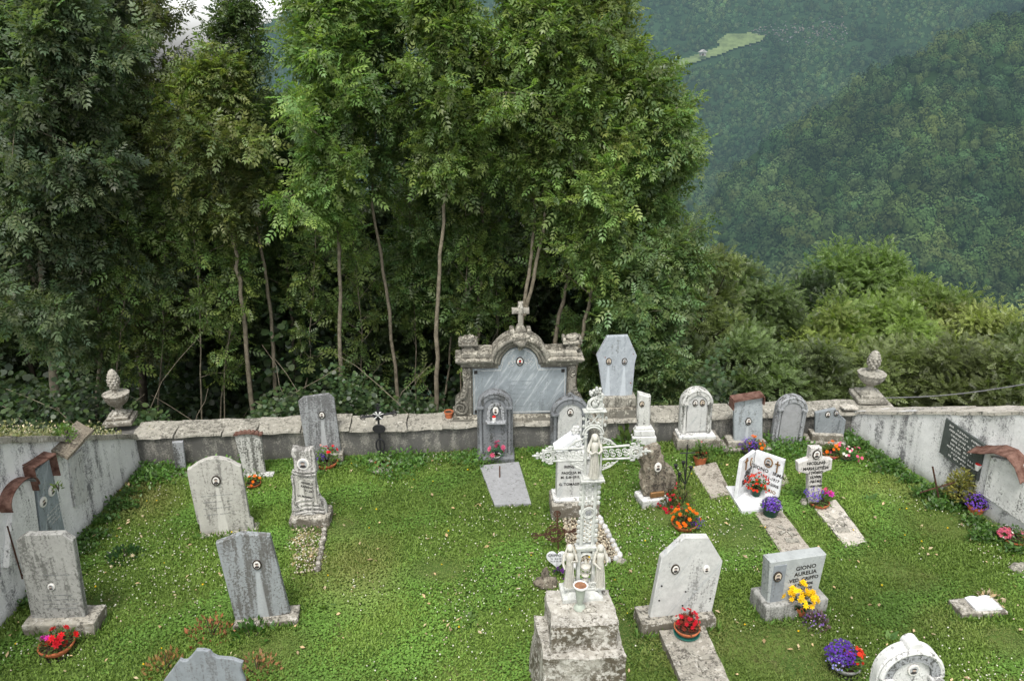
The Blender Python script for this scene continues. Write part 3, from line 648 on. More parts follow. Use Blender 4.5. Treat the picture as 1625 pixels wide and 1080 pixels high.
# 20 rocky stele
fr, t = grave((1017, 806), (1058, 800), 'rock_headstone', 'rough natural rock headstone with a white oval medallion and small bronze plate', cat='gravestone')
o = [(1026, 716), (1036, 712), (1048, 710), (1052, 718), (1053, 730), (1062, 738), (1072, 750), (1077, 766), (1070, 778), (1060, 786), (1036, 790), (1022, 787), (1020, 765), (1024, 745), (1012, 722), (1004, 712), (1014, 714), (1024, 722)]
mb = MB().prism(fr.Ls(o, .03), .03, .17, .02); mb.rough(.03, 9, 3)
M['rock'] = stone('lichened rock', (.22, .19, .145), grime=.42, speck=1, lichen=(.36, .35, .28), lamt=.5, bump=1, dark=(.06, .05, .04))
mb.build('rock', M['rock'], t, 60); oval(fr, t, 1044, 740.5, -.0, 12, 'white', h=16)
x, z = fr.L(1042, 783, 0); MB().box((x, -.015, z), (.17, .03, .075), b=.01).build('bronze_plate', M['gold'], t)
x, z = fr.L(1043, 771, 0); text("FRANCO", x, z, -.002, .04, 'letter', t)
box_base(fr, t, -fr.w / 2, fr.w / 2, -.04, .2, -.04, fr.L(1035, 789)[1], 'white', .006)
# 15 white stele behind the big cross
fr, t = grave((875, 825), (950, 822), 'stele', 'white marble stele with a slanting carved top and rosette, standing behind the ornate white cross', cat='gravestone')
k = fr.k(910, 760); bt = fr.L(912, 796)[1]
mb = MB(); mb.box((0, .12, bt / 2 - .02), (fr.w, .34, bt + .04), b=.015); mb.rough(.014, 7, 3); mb.build('base', M['base'], t, 50)
x0 = fr.L(884, 780, .04)[0]; x1 = fr.L(940, 780, .04)[0]; zt = fr.L(890, 727, .04)[1]
MB().box(((x0 + x1) / 2, .13, bt + .015), (x1 - x0 + .08, .26, .04), b=.01).build('plinth', M['white'], t)
MB().box(((x0 + x1) / 2, .12, (bt + zt) / 2 + .02), (x1 - x0, .14, zt - bt - .02), b=.01).build('panel', M['g28'], t)
for s_, px, py in (("IRENE", 903, 742), ("PASQUA M.", 907, 751.5), ("M. 5-8-1910", 905, 758.5), ("G. TOMASINI", 905, 769.5)):
    x, z = fr.L(px, py, .05); text(s_, x, z, .0485, .045, 'letter', t, bold=.001)
mb = MB(); mb.prism(fr.Ls([(880, 714), (914, 690), (921, 693), (924, 706), (900, 714), (886, 717)], .02), .0, .2, .012); mb.build('slanting_top', M['whiteclean'], t)
xa, za = fr.L(886, 719, .05); MB().prism(fr.Ls([(882, 718), (934, 716), (936, 729), (884, 730)], .03), .03, .19, .01).build('cornice', M['white'], t)
x, z = fr.L(914, 682, .05); mb = MB()
for i in range(6): a = i * PI / 3; mb.blob((x + .035 * math.cos(a), .05, z + .035 * math.sin(a)), (.024, .018, .024), .1, n=8, m=5)
mb.blob((x, .04, z), .018, n=8, m=5); mb.tube([(x, .06, z - .02), (x + .01, .06, z - .1)], .014); mb.build('rosette', M['white'], t)
# arched stones: parametric
def arch_stone(fr, t, cx, zb, w, h, dy, m_out, m_in, crest=False, pillars=True, ovals=(), th=.14, roll=0.0, inner=.62, base=None):
    r = w / 2; cz = zb + h - r; mb = MB()
    out = [(cx - r, zb)] + [(cx + r * math.cos(a), cz + r * math.sin(a)) for a in np.linspace(PI, 0, 25)] + [(cx + r, zb)]
    if crest: out = [(cx - r, zb)] + [(cx + r * (1 + .16 * math.exp(-((a - PI / 2) / .16) ** 2)) * math.cos(a), cz + r * (1 + .16 * math.exp(-((a - PI / 2) / .16) ** 2)) * math.sin(a)) for a in np.linspace(PI, 0, 41)] + [(cx + r, zb)]
    mb.prism(out, dy + .03, dy + th, .012); mb.roll(roll, (cx, zb)).build('slab', M[m_out], t)
    ri = r * inner
    MB().prism([(cx - ri, zb + .03)] + [(cx + ri * math.cos(a), cz + ri * math.sin(a)) for a in np.linspace(PI, 0, 21)] + [(cx + ri, zb + .03)], dy + .012, dy + .05, .003).roll(roll, (cx, zb)).build('inner_panel', M[m_in], t)
    q = MB(); q.arc(cx, cz, ri, r * .82, 0, PI, dy - .005, dy + .04, 24); q.arctube((cx, dy + .01, cz), r * .9, r * .09, 0, PI, 26, 8); q.roll(roll, (cx, zb)).build('arch_moulding', M[m_out], t)
    if pillars:
        for s_ in (-1, 1):
            q = MB(); px = cx + s_ * (ri + r * .14); q.lathe([(r * .14, 0), (r * .14, .03), (r * .09, .05), (r * .085, cz - zb - .05), (r * .13, cz - zb - .02), (r * .14, cz - zb)], 10, (px, dy + .01, zb + .02)); q.box((px, dy + .01, cz + .015), (r * .36, r * .3, .025)); q.roll(roll, (cx, zb)).build('pillar', M[m_out], t)
    for (ox, oz, ow) in ovals: oval(None, t, cx + ox, cz + oz, dy + .012, ow, 'dark')
    return cz
# 11 shrine
fr, t = grave((758, 727), (814, 727), 'arched_shrine', 'dark grey arched shrine with a portrait niche and red candle, before the large monument', cat='gravestone')
k = fr.k(786, 700); ht = fr.L(787, 622)[1]; w = fr.w
cz = arch_stone(fr, t, 0, .0, w * 1.0, ht, 0, 'darkarch', 'darkarch', pillars=True, inner=.66)
x, z = fr.L(786.5, 652, 0); r = 10 * k
q = MB(); q.arc(x, z, r * .85, r * 1.35, 0, PI, -.015, .03, 18); q.box((x - r * 1.1, .0, z - r * .8), (r * .5, .04, r * 1.7)); q.box((x + r * 1.1, .0, z - r * .8), (r * .5, .04, r * 1.7)); q.build('niche_arch', M['grey'], t)
q = MB(); q.box((x, -.03, z - r * 1.75), (r * 3.2, .09, .03), b=.006); q.build('shelf', M['grey'], t)
oval(fr, t, 786.5, 651, .0, 9, 'white', h=14)
tx, tz = x - r * .25, z - r * 1.6; c = thing('grave_candle', 'small white grave candle with a red lid on the niche shelf of the dark shrine', 'candle', tuple(fr.O + fr.u * tx - fr.n * .04 + np.array([0, 0, tz])), fr.rz)
MB().lathe([(.022, 0), (.026, .06), (.024, .062)], 12).build('cup', M['whitepot'], c); MB().lathe([(.024, .062), (.024, .078), (.014, .085)], 12).build('lid', M['red'], c)
lines(t, x - .11, x + .11, [fr.L(787, y)[1] for y in (678, 683, 688, 693, 698)], .008, .016, 'lettergrey', 77)
box_base(fr, t, -w / 2 - .02, w / 2 + .02, -.12, .2, -.03, .07, 'darkarch', .003); SHR = fr.O + fr.u * fr.L(788, 714)[0] - fr.n * .10 + np.array([0, 0, .07])
# 12 arch behind the cross
fr, t = grave((874, 719), (936, 717), 'headstone', 'dark arched headstone with white inner panel and pointed crest, behind the ornate white cross', 'arched headstones along the back wall')
x, z = fr.L(906, 628); kk = fr.k(905, 654, .012); cz = arch_stone(fr, t, x, -.02, fr.w * .98, z + .0, 0, 'darkarch', 'g28', crest=True, ovals=[(0, .04, 10 * kk)], th=.09)
# 21 arch with two portraits
fr, t = grave((1074, 718), (1142, 716), 'headstone', 'white arched headstone with pillars and two small portraits, on a tall weathered block', 'arched headstones along the back wall')
bt = fr.L(1108, 697)[1]; box_base(fr, t, -fr.w / 2, fr.w / 2, 0, .3, -.04, bt)
x, z = fr.L(1111, 618, .09); kk = fr.k(1110, 642)
MB().box((x - .0, .14, bt + .02), (.5, .26, .05), b=.01).build('plinth', M['white'], t)
arch_stone(fr, t, x, bt + .04, 52 * kk, z - bt - .04, .09, 'whitedirty', 'g28', ovals=[(-5.5 * kk, .02, 9 * kk), (6 * kk, .02, 9 * kk)], roll=-.03)
# 23 grey arch
fr, t = grave((1226, 708), (1271, 709), 'headstone', 'grey arched headstone with slim pillars and no portrait, near the right corner', 'arched headstones along the back wall')
x, z = fr.L(1252, 629.5); arch_stone(fr, t, 0, 0, fr.w * 1.08, z, 0, 'grey', 'slabgrey', roll=.03)
box_base(fr, t, -fr.w / 2 - .03, fr.w / 2 + .03, -.1, .16, -.03, .03, 'white', .003)
# 22 rusty cap
fr, t = grave((1149, 722), (1226, 719), 'headstone', 'pale blue grey headstone under a rusty tin cap, on a stepped base')
x0, z0 = fr.L(1187, 672, .1); M['g22'] = stone('pale blue marble', (.33, .36, .375), grime=.26, speck=.4, dark=(.16, .17, .17), pale=[(x0, z0 - .02, .012)], foot=.3)
b1 = fr.L(1187, 713)[1]; b2 = b1 + .09; box_base(fr, t, -fr.w / 2, fr.w / 2, 0, .34, -.04, b1); xx0, xx1 = fr.L(1156, 705, .07)[0], fr.L(1215, 703, .07)[0]; box_base(fr, t, xx0, xx1, .06, .28, b1 - .01, b2)
zz = fr.L(1190, 698, .1)[1]
rslab(fr, t, [(1165, 636), (1210.5, 629), (1210, 702), (1165.5, 704)], .1, .06, 'g22')
oval(fr, t, 1187.5, 668, .1, 10); a, b_, c_, d_ = fr.Ls([(1164, 637), (1164, 634), (1212, 626), (1212, 629)], .08)
mb = MB(); mb.prism([a, b_, c_, d_], .05, .22); mb.box((a[0] - .005, .12, a[1] - .05), (.012, .16, .12)); mb.box((d_[0] + .005, .12, d_[1] - .05), (.012, .16, .11)); mb.rough(.006, 12, 2); mb.build('tin_cap', M['rust'], t)
# 24 broken slab
fr, t = grave((1281, 711), (1345, 713), 'headstone', 'dark grey headstone with an uneven pointed top and two portraits, at the right corner')
b1 = fr.L(1312, 703)[1]; box_base(fr, t, -fr.w / 2, fr.w / 2, 0, .3, -.04, b1); b2 = b1 + .1; box_base(fr, t, -fr.w * .38, fr.w * .4, .06, .26, b1 - .01, b2)
o = [(1294, 655), (1326, 648), (1330, 656), (1342.5, 667), (1339, 692), (1293, 692)]; M['g24'] = stone('streaked dark marble', (.20, .22, .23), grime=.3, speck=.3, dark=(.08, .085, .09), vein=(.30, .32, .33))
rslab(fr, t, o, .11, .06, 'g24'); oval(fr, t, 1313.6, 657, .11, 8); oval(fr, t, 1327, 655, .11, 8)
fr, t = grave((1275, 692), (1295, 690), 'stone_fragment', 'wedge shaped grey stone fragment leaning between two headstones near the right corner', cat='stone fragment')
rslab(fr, t, [(1274, 690), (1280, 678), (1295, 667), (1296, 676), (1283, 690)], .05, .05, 'grey')
# 14 broken column
fr, t = grave((1002, 713), (1040, 712), 'broken_column', 'small white broken column with a portrait, on a square plinth against the back wall', cat='gravestone')
k = fr.k(1020, 670); x, z = fr.L(1022, 630); b1 = fr.L(1020, 681)[1]
mb = MB(); o = fr.Ls([(1013, 623), (1019, 624), (1027, 627), (1033, 628), (1031, 684), (1010, 684)], .06); mb.prism(o, .04, .15, .02); mb.build('column', M['whitedirty'], t)
mb = MB(); mb.box((0, .08, b1 * .3), (fr.w, .2, b1 * .7), b=.01); mb.box((.0, .08, b1 * .8), (fr.w * .84, .18, b1 * .35), b=.02); mb.box((0, .08, b1), (fr.w * .7, .16, .05), b=.015); mb.build('plinth', M['white'], t); oval(fr, t, 1018.5, 640.5, .04, 8)
# 13 tall hexagonal slab on the wall
zw = .42
fr, t = grave((945, 662), (1012, 660), 'headstone', 'tall pale blue headstone with two portraits standing on the back wall beside the large monument', z=zw)
b1 = fr.L(980, 648)[1]; b2 = fr.L(982, 632)[1]
box_base(fr, t, -fr.w / 2, fr.w / 2, -.02, .32, -.08, b1, 'oldcement'); box_base(fr, t, fr.L(953, 640)[0], fr.L(1010, 640)[0], .04, .28, b1 - .01, b2, 'coping')
p1, p2 = fr.L(966, 573, .1), fr.L(991, 573, .1)
M['g13'] = stone('pale blue memorial marble', (.33, .36, .385), grime=.14, speck=.2, vein=(.25, .28, .30), dark=(.15, .16, .16), pale=[(p1[0], p1[1] - .05, .01), (p2[0], p2[1] - .05, .012)], red=True, foot=0)
rslab(fr, t, [(964, 534), (997, 532.7), (1010.7, 564), (1007.7, 576), (1003, 629), (957, 630), (950, 577), (947, 565)], .1, .07, 'g13'); oval(fr, t, 966, 573, .1, 9); oval(fr, t, 991, 573, .1, 9)
# ------------------------------------------------------------------ large family monument
def cross_shape(cx, z0, z1, w, arm_z, arm_w, arm_h): return [(cx - w / 2, z0), (cx - w / 2, arm_z - arm_h / 2), (cx - arm_w / 2, arm_z - arm_h / 2), (cx - arm_w / 2, arm_z + arm_h / 2), (cx - w / 2, arm_z + arm_h / 2), (cx - w / 2, z1), (cx + w / 2, z1), (cx + w / 2, arm_z + arm_h / 2), (cx + arm_w / 2, arm_z + arm_h / 2), (cx + arm_w / 2, arm_z - arm_h / 2), (cx + w / 2, arm_z - arm_h / 2), (cx + w / 2, z0)]
fr = Frame((717, 674), (938, 669), .37); t = fthing(fr, 'family_monument', 'large baroque family monument with scrolled sides, arched cornice and a stone cross on top', 'monument')
k = fr.k(827, 600); L = fr.L
xl, xr = L(721, 600)[0], L(935, 600)[0]; xm = (L(750, 590)[0] + L(899, 590)[0]) / 2
zb = L(827, 659)[1]; zc = L(827, 577, .0)[1]
mb = MB(); mb.box((xm, .17, zb / 2), (xr - xl + .02, .42, zb), b=.02); mb.box((xm, .17, -.07), (xr - xl - .16, .4, .1), b=.02); mb.box((xm, .19, -.17), (xr - xl - .34, .36, .12), b=.02); mb.rough(.008, 7, 3); mb.build('plinth', M['oldcement'], t, 50)
pL, pR = L(750, 590, .06)[0], L(899, 590, .06)[0]; hw = (pR - pL) / 2
# body: side blocks and back
bd = MB(); o = [(xm - hw - .12, zb), (xm - hw - .12, zc), (xm - hw * .48, zc)] + [(xm + hw * .5 * math.cos(a), zc + .02 + hw * .5 * math.sin(a)) for a in np.linspace(PI, 0, 21)] + [(xm + hw * .48, zc), (xm + hw + .12, zc), (xm + hw + .12, zb)]
bd.prism(o, .08, .34, .01); bd.build('body', M['oldcement'], t)
rr = hw * .40; zt = L(827, 584, .06)[1]
po = [(pL, zb + .005), (pL, zt), (xm - rr - .03, zt), (xm - rr - .03, zt + .04)] + [(xm + rr * math.cos(a), zt + .05 + rr * math.sin(a)) for a in np.linspace(PI, 0, 25)] + [(xm + rr + .03, zt + .04), (xm + rr + .03, zt), (pR, zt), (pR, zb + .005)]
M['mpanel'] = stone('veined blue marble panel', (.225, .255, .27), grime=.16, speck=.15, vein=(.40, .43, .44), dark=(.15, .17, .18), foot=0, rough=.6, bump=.12)
MB().prism(po, .05, .085, .004).build('inscription_panel', M['mpanel'], t)
q = MB(); e = .022
def inset_line(mb, P, y, r):
    for i in range(len(P) - 1): mb.tube([(P[i][0], y, P[i][1]), (P[i + 1][0], y, P[i + 1][1])], r, 4)
pi = [(pL + e, zb + .03), (pL + e, zt - e), (xm - rr - .02 + e, zt - e)] + [(xm + (rr - e) * math.cos(a), zt + .05 + (rr - e) * math.sin(a)) for a in np.linspace(PI, 0, 25)] + [(xm + rr + .02 - e, zt - e), (pR - e, zt - e), (pR - e, zb + .03), (pL + e, zb + .03)]
inset_line(q, pi, .05, .004); q.build('border_line', M['g28'], t)
q = MB()
for sx in (-1, 1):
    for zz in (zb + .05, zt - .04): MB().box((xm + sx * (hw - .045), .047, zz), (.045, .012, .045)).build('corner_stud', M['letter'], t)
oval(fr, t, 825, 573, .05, 12, 'red', h=15)
mb = lines(t, xm - hw * .35, xm + hw * .35, [zb + .12 + i * .06 for i in range(7)], .049, .02, 'mpanel', 31)
# little carved sprigs round the portrait
q = MB(); r2 = random.Random(4); px, pz = L(825, 573, .05)
for i in range(46):
    a = r2.uniform(-.5, .9); s_ = r2.choice((-1, 1)); d = r2.uniform(.06, .17)
    q.blob((px + s_ * d * math.cos(a), .048, pz + d * math.sin(a) - .01), (.008, .004, .006), 0, n=5, m=3)
q.build('carved_sprigs', M['g28'], t)
# arched cornice moulding
q = MB(); R1 = hw * .60; zc2 = zt + .06
for r_, tt, yy in ((rr + .03, .02, .04), (rr + .075, .03, .02), (rr + .13, .035, -.01), (R1, .03, .03)):
    q.arctube((xm, yy, zc2), r_, tt, .12, PI - .12, 30, 8)
q.arc(xm, zc2, rr + .01, R1 + .02, .08, PI - .08, .03, .34, 28); q.rough(.006, 10, 1); q.build('arched_cornice', M['oldcement'], t, 50)
for s_ in (-1, 1):
    q = MB(); x0 = xm + s_ * R1 * .93; x1 = xm + s_ * (hw + .22); zz = zc
    for (h0, h1, ov) in ((-.03, .02, .05), (.02, .05, .09), (.05, .085, .12), (.085, .15, .03)):
        xe = x1 - s_ * (.12 - ov); q.box(((x0 + xe) / 2, .19 - ov / 2, zz + (h0 + h1) / 2), (abs(xe - x0), .3 + ov, h1 - h0), b=.008)
    q.rough(.007, 8, 2); q.build('cornice', M['oldcement'], t, 50)
    # finial dish at the corner
    fx = L(743 if s_ < 0 else 908, 560, .1)[0]; fz = zz + .14
    q = MB(); q.box((fx, .18, fz + .02), (.16, .16, .05), b=.01); q.box((fx, .18, fz + .055), (.11, .12, .04), b=.01); q.box((fx, .18, fz + .10), (.25, .2, .045), b=.012); q.box((fx - .105, .18, fz + .14), (.04, .2, .05), b=.01); q.box((fx + .105, .18, fz + .14), (.04, .2, .05), b=.01)
    q.blob((fx, .18, fz + .15), (.10, .08, .045), .5, 3, seed=s_); q.blob((fx + .03, .18, fz + .18), (.05, .05, .03), .5, 4, seed=4); q.rough(.006, 12, 1); q.build('finial', M['oldcement'], t, 50)
    # side volutes
    q = MB(); xa = xm + s_ * (hw + .02); z1 = zt - .0
    xt, xb = xm + s_ * (hw + .10), xm + s_ * (hw + .165)
    P = [(xa, zb + .0), (xa, z1 + .02), (xt + s_ * .03, z1 + .02), (xt + s_ * .035, z1 - .1), (xt, z1 - .2), (xt, zb + .36), (xt + s_ * .05, zb + .26), (xb + s_ * .07, zb + .18), (xb + s_ * .08, zb + .05), (xb + s_ * .04, zb)]
    q.prism(P, .03, .3, .012)
    q.scroll((xb - s_ * .0, .02, zb + .115), .10, .02, 1.9, PI / 2, s_); q.scroll((xt - s_ * .015, .02, z1 - .055), .055, .014, 1.8, -PI / 2, -s_)
    q.tube([(xt - s_ * .05, .02, z1 - .12), (xt - s_ * .035, .015, zb + .45), (xt - s_ * .0, .015, zb + .3), (xb + s_ * .05, .02, zb + .2)], [.012, .02, .026, .02], 6)
    for j in range(4): q.blob((xt + s_ * (.0 + j * .016), .015, zb + .42 - j * .05), (.03, .022, .03), .4, 4, seed=j)
    q.box((xm + s_ * (hw + .035), .045, (zb + z1) / 2), (.03, .03, z1 - zb)); q.rough(.006, 12, 1); q.build('volute', M['oldcement'], t, 50)
# carved shell at the crown, cross base and cross
sx, sz = L(826, 541, .0); q = MB()
q.blob((sx, .03, sz + .045), (.13, .10, .055), .35, 3); q.blob((sx, -.01, sz - .01), (.09, .08, .07), .5, 5, seed=2); q.blob((sx, .0, sz - .075), (.05, .05, .05), .5, 6, seed=5)
for s_ in (-1, 1): q.scroll((sx + s_ * .06, -.05, sz + .03), .035, .012, 1.3, PI / 2, s_); q.tube([(sx + s_ * .06, .0, sz), (sx + s_ * .13, .0, sz + .0), (sx + s_ * .19, .02, sz - .05)], [.03, .025, .01])
q.rough(.008, 14, 1); q.build('carved_shell', M['oldcement'], t, 60)
c0 = L(826, 532, .12); c1 = L(826, 480, .12); ca = L(826, 494, .12)[1]
q = MB(); q.box((c0[0], .16, c0[1] + .01), (.26, .2, .06), b=.015); q.box((c0[0] - .11, .16, c0[1] + .06), (.06, .2, .07), b=.015); q.box((c0[0] + .11, .16, c0[1] + .06), (.06, .2, .07), b=.015)
q.prism([(c0[0] - .09, c0[1] + .03), (c0[0] - .035, c0[1] + .13), (c0[0] + .035, c0[1] + .13), (c0[0] + .09, c0[1] + .03)], .1, .22, .01)
q.rough(.006, 12, 1); q.build('cross_base', M['oldcement'], t, 50)
q = MB(); q.prism(cross_shape(c0[0], c0[1] + .06, c1[1], .062, ca, .225, .075), .12, .19, .008); q.rough(.005, 16, 1); q.build('cross', M['coping'], t, 50)
# ------------------------------------------------------------------ granite pedestal and big white cross
ZT = .853; ZL = .63
t = thing('granite_pedestal', 'two tiered rough granite pedestal carrying the tall ornate white cross', 'pedestal', tuple(G(925, 1060)))
o0 = G(925, 1060)
def quad(P, z): return [tuple(G(p[0], p[1], z) - o0) for p in P]
mb = MB(); top = quad([(864, 1045), (994.5, 1042), (974, 974), (848, 976)], ZL)
cx_ = sum(p[0] for p in top) / 4; cy_ = sum(p[1] for p in top) / 4
bot = [(cx_ + (p[0] - cx_) * 1.13, cy_ + (p[1] - cy_) * 1.13, -.08) for p in top]
mb.hexa(bot, top); mb.rough(.018, 6, 4); mb.build('lower_block', M['granite'], t, 60)
mb = MB(); top = quad([(878, 997), (982, 992), (964, 936), (867, 936)], ZT); cx_ = sum(p[0] for p in top) / 4; cy_ = sum(p[1] for p in top) / 4
bot = [(cx_ + (p[0] - cx_) * 1.02, cy_ + (p[1] - cy_) * 1.02, ZL - .02) for p in top]
mb.hexa(bot, top); mb.rough(.024, 5, 4); mb.build('upper_block', M['granite'], t, 60)
fr = Frame((893, 958), (957, 954), ZT); cr = fthing(fr, 'ornate_cross', 'tall openwork white iron cross with a Madonna in its niche, on a granite pedestal', 'cross'); L = fr.L; DY = .11
k = fr.k(930, 800, DY); w = fr.w
def LL(x, y): return L(x, y, DY)
mb = MB(); mb.box((0, .11, .02), (w, .22, .045), b=.006); mb.hexa([(-w * .46, .01, .042), (w * .46, .01, .042), (w * .46, .21, .042), (-w * .46, .21, .042)], [(-w * .30, .05, .085), (w * .30, .05, .085), (w * .30, .17, .085), (-w * .30, .17, .085)]); mb.box((0, .11, .095), (w * .62, .14, .02), b=.004)
for s_ in (-1, 1): mb.scroll((s_ * w * .26, .05, .13), .035, .009, 1.6, -PI / 2, s_); mb.scroll((s_ * w * .1, .05, .12), .022, .007, 1.4, -PI / 2, -s_)
mb.build('foot', M['iron'], cr)
def rail(mb, x0, y0, x1, y1, r=.0075, yy=DY):
    a, b = L(x0, y0, yy), L(x1, y1, yy); mb.tube([(a[0], yy, a[1]), (b[0], yy, b[1])], r, 6)
def leafcurl(mb, c, r, s_, up, t_=.006):     # acanthus like curl
    mb.scroll((c[0], DY, c[1]), r, t_, 1.3, PI / 2 * up, s_, 14, 5)
# lower arch
mb = MB()
for x0, x1 in ((917, 917.5), (941, 941)):
    a, b = LL(x0, 930), LL(x1, 867); mb.box(((a[0] + b[0]) / 2, DY, (a[1] + b[1]) / 2), (.028, .05, b[1] - a[1]), b=.004)
a = LL(929, 866); mb.box((a[0], DY, a[1]), (.17, .075, .022), b=.004); mb.box((a[0], DY, a[1] - .02), (.15, .06, .02), b=.003)
b = LL(929, 884); mb.arc(b[0], b[1], .046, .062, 0, PI, DY - .02, DY + .02, 18); mb.arctube((b[0], DY - .02, b[1]), .045, .006, 0, PI, 18)
mb.build('lower_arch', M['iron'], cr)
mb = MB(); c = LL(929, 903)      # lamp like ornament in the arch
mb.lathe([(.03, -.06), (.034, -.05), (.012, -.03), (.012, -.01), (.04, .01), (.044, .035), (.03, .05), (.012, .055), (.014, .075), (.004, .1)], 12, (c[0], DY, c[1]))
for s_ in (-1, 1): mb.scroll((c[0] + s_ * .04, DY, c[1] - .03), .018, .006, 1.2, PI / 2, s_)
mb.blob((c[0], DY, c[1] - .1), (.026, .02, .03), .4, 6); mb.build('lamp_ornament', M['statue'], cr)
# shaft
for (x0, x1) in ((921.5, 926.5), (940, 946)): mb = MB(); rail(mb, x0, 864, x1, 757, .0150); mb.build('shaft_rail', M['iron'], cr)
mb = MB()
def fill(mb, xa, ya, xb, yb, n, r):
    for i in range(n):
        s0 = (i + .5) / n; x = xa + (xb - xa) * s0; y = ya + (yb - ya) * s0; c = LL(x, y)
        mb.scroll((c[0] - r * .45, DY, c[1]), r * .62, .009, 1.3, 0, 1, 12, 4); mb.scroll((c[0] + r * .45, DY, c[1] + r * .3), r * .62, .009, 1.3, PI, 1, 12, 4)
        mb.blob((c[0], DY, c[1]), (.011, .009, .011), .3, n=6, m=4)
        for s_ in (-1, 1): mb.blob((c[0] + s_ * r * 1.6, DY, c[1]), (.018, .012, .022), .3, n=6, m=4); mb.blob((c[0] + s_ * r * 1.55, DY, c[1] + .035), (.008, .008, .01), .3, n=6, m=4)
fill(mb, 931, 861, 933, 823, 5, .044); mb.build('shaft_scrollwork', M['iron'], cr); mb = MB(); fill(mb, 935, 802, 937, 761, 5, .044); mb.build('shaft_scrollwork', M['iron'], cr)
mb = MB(); c = LL(933.5, 812); mb.arctube((c[0], DY - .01, c[1]), .046, .008, n=24); mb.arctube((c[0], DY - .012, c[1]), .033, .004, n=24); mb.prism([(c[0] + .045 * math.cos(a), c[1] + .045 * math.sin(a)) for a in np.linspace(0, 2 * PI, 25)[:-1]], DY - .003, DY + .006)
for s_ in (-1, 1): mb.blob((c[0] + s_ * .062, DY, c[1]), (.014, .01, .024), .2, n=8, m=5)
mo = mb.build('medallion', M['iron'], cr); text("M", c[0], c[1] - .02, DY - .012, .06, 'slabgrey', mo, 'monogram', bold=.002)
# niche with figure
mb = MB(); a = LL(938.5, 757); mb.box((a[0], DY - .02, a[1]), (.185, .10, .02), b=.004); mb.box((a[0], DY - .02, a[1] + .018), (.15, .085, .02), b=.004)
for x0, x1 in ((928, 929), (952, 953.5)):
    p, q = LL(x0, 753), LL(x1, 691); mb.tube([(p[0], DY - .015, p[1]), (q[0], DY - .015, q[1])], .0095, 8)
    mb.lathe([(.014, -.01), (.015, 0), (.010, .012), (.016, .022)], 8, (q[0], DY - .015, q[1]))
c = LL(941, 688); mb.arctube((c[0], DY - .01, c[1]), .062, .009, 0, PI, 20); mb.arctube((c[0], DY - .01, c[1]), .079, .007, 0, PI, 20); mb.build('niche', M['iron'], cr)
def figure(name, parent, x, y, z, h, m, arms='praying', veil=True, sd=1, lean=0.0):
    """small cast devotional figure in long drapery"""
    mb = MB(); n = 20; prof = [(0, .150), (.03, .155), (.12, .135), (.3, .12), (.45, .115), (.56, .105), (.64, .10), (.70, .112), (.76, .118), (.80, .10), (.835, .055), (.85, .04)]
    vs = []; fs = []
    for j, (zz, r) in enumerate(prof):
        for i in range(n):
            a = 2 * PI * i / n; fold = 1 + (.10 * math.sin(7 * a + zz * 5 + sd) + .06 * math.sin(11 * a - zz * 9)) * max(0, 1 - zz * 1.15)
            vs.append((x + r * h * .74 * math.cos(a) * fold + lean * zz * h, y + r * h * .72 * math.sin(a) * fold, z + zz * h))
    for j in range(len(prof) - 1):
        for i in range(n): fs.append((j * n + i, j * n + (i + 1) % n, (j + 1) * n + (i + 1) % n, (j + 1) * n + i))
    fs.append(tuple(range(n))[::-1]); fs.append(tuple((len(prof) - 1) * n + i for i in range(n))); mb.add(vs, fs)
    hx = x + lean * .92 * h; mb.blob((hx, y - .01 * h, z + .915 * h), (.058 * h, .062 * h, .078 * h), .04, n=12, m=8)
    mb.blob((hx, y - .07 * h, z + .91 * h), (.010 * h, .014 * h, .016 * h), 0, n=6, m=4)
    if veil:
        mb.blob((hx, y + .02 * h, z + .925 * h), (.078 * h, .07 * h, .085 * h), .05, n=12, m=8)
        for s_ in (-1, 1): mb.tube([(hx + s_ * .062 * h, y, z + .93 * h), (hx + s_ * .08 * h, y, z + .84 * h), (x + s_ * .125 * h, y + .01 * h, z + .72 * h), (x + s_ * .14 * h, y, z + .5 * h)], [.02 * h, .03 * h, .035 * h, .012 * h], 7)
    for s_ in (-1, 1):
        if arms == 'praying': mb.tube([(x + s_ * .11 * h, y, z + .78 * h), (x + s_ * .14 * h, y - .04 * h, z + .64 * h), (x + s_ * .07 * h, y - .10 * h, z + .60 * h), (x + .0 * h, y - .12 * h, z + .66 * h)], [.036 * h, .034 * h, .028 * h, .016 * h], 8)
        else: mb.tube([(x + s_ * .11 * h, y, z + .78 * h), (x + s_ * .15 * h, y - .04 * h, z + .62 * h), (x + s_ * (.02 if s_ * sd > 0 else .12) * h, y - .12 * h, z + (.68 if s_ > 0 else .5) * h)], [.036 * h, .034 * h, .018 * h], 8)
    for i in range(5): mb.tube([(x - .10 * h + i * .04 * h, y - .085 * h, z + .58 * h - i * .01 * h), (x - .06 * h + i * .035 * h, y - .10 * h, z + .3 * h), (x - .08 * h + i * .045 * h, y - .11 * h, z + .02 * h)], [.006 * h, .012 * h, .008 * h], 5)
    return mb.build(name, m, parent, 60)
a = LL(940.5, 753); hh = LL(940.5, 683)[1] - a[1]; figure('madonna_figure', cr, a[0], DY - .035, a[1], hh * .96, M['statue'])
for sx, s_, px in ((-1, 1, 903.5), (1, -1, 951.5)):
    a = L(px, 931, .05); hh = L(px, 867, .05)[1] - a[1]; mb = MB().box((a[0], .07, a[1] - .005), (.085, .085, .022), b=.004); mb.box((a[0], .07, (a[1] + .04) / 2), (.03, .04, a[1] - .0)); mb.build('figure_bracket', M['iron'], cr)
    figure('saint_figure', cr, a[0], .07, a[1], hh, M['statue'], 'other', True, s_ * 2)
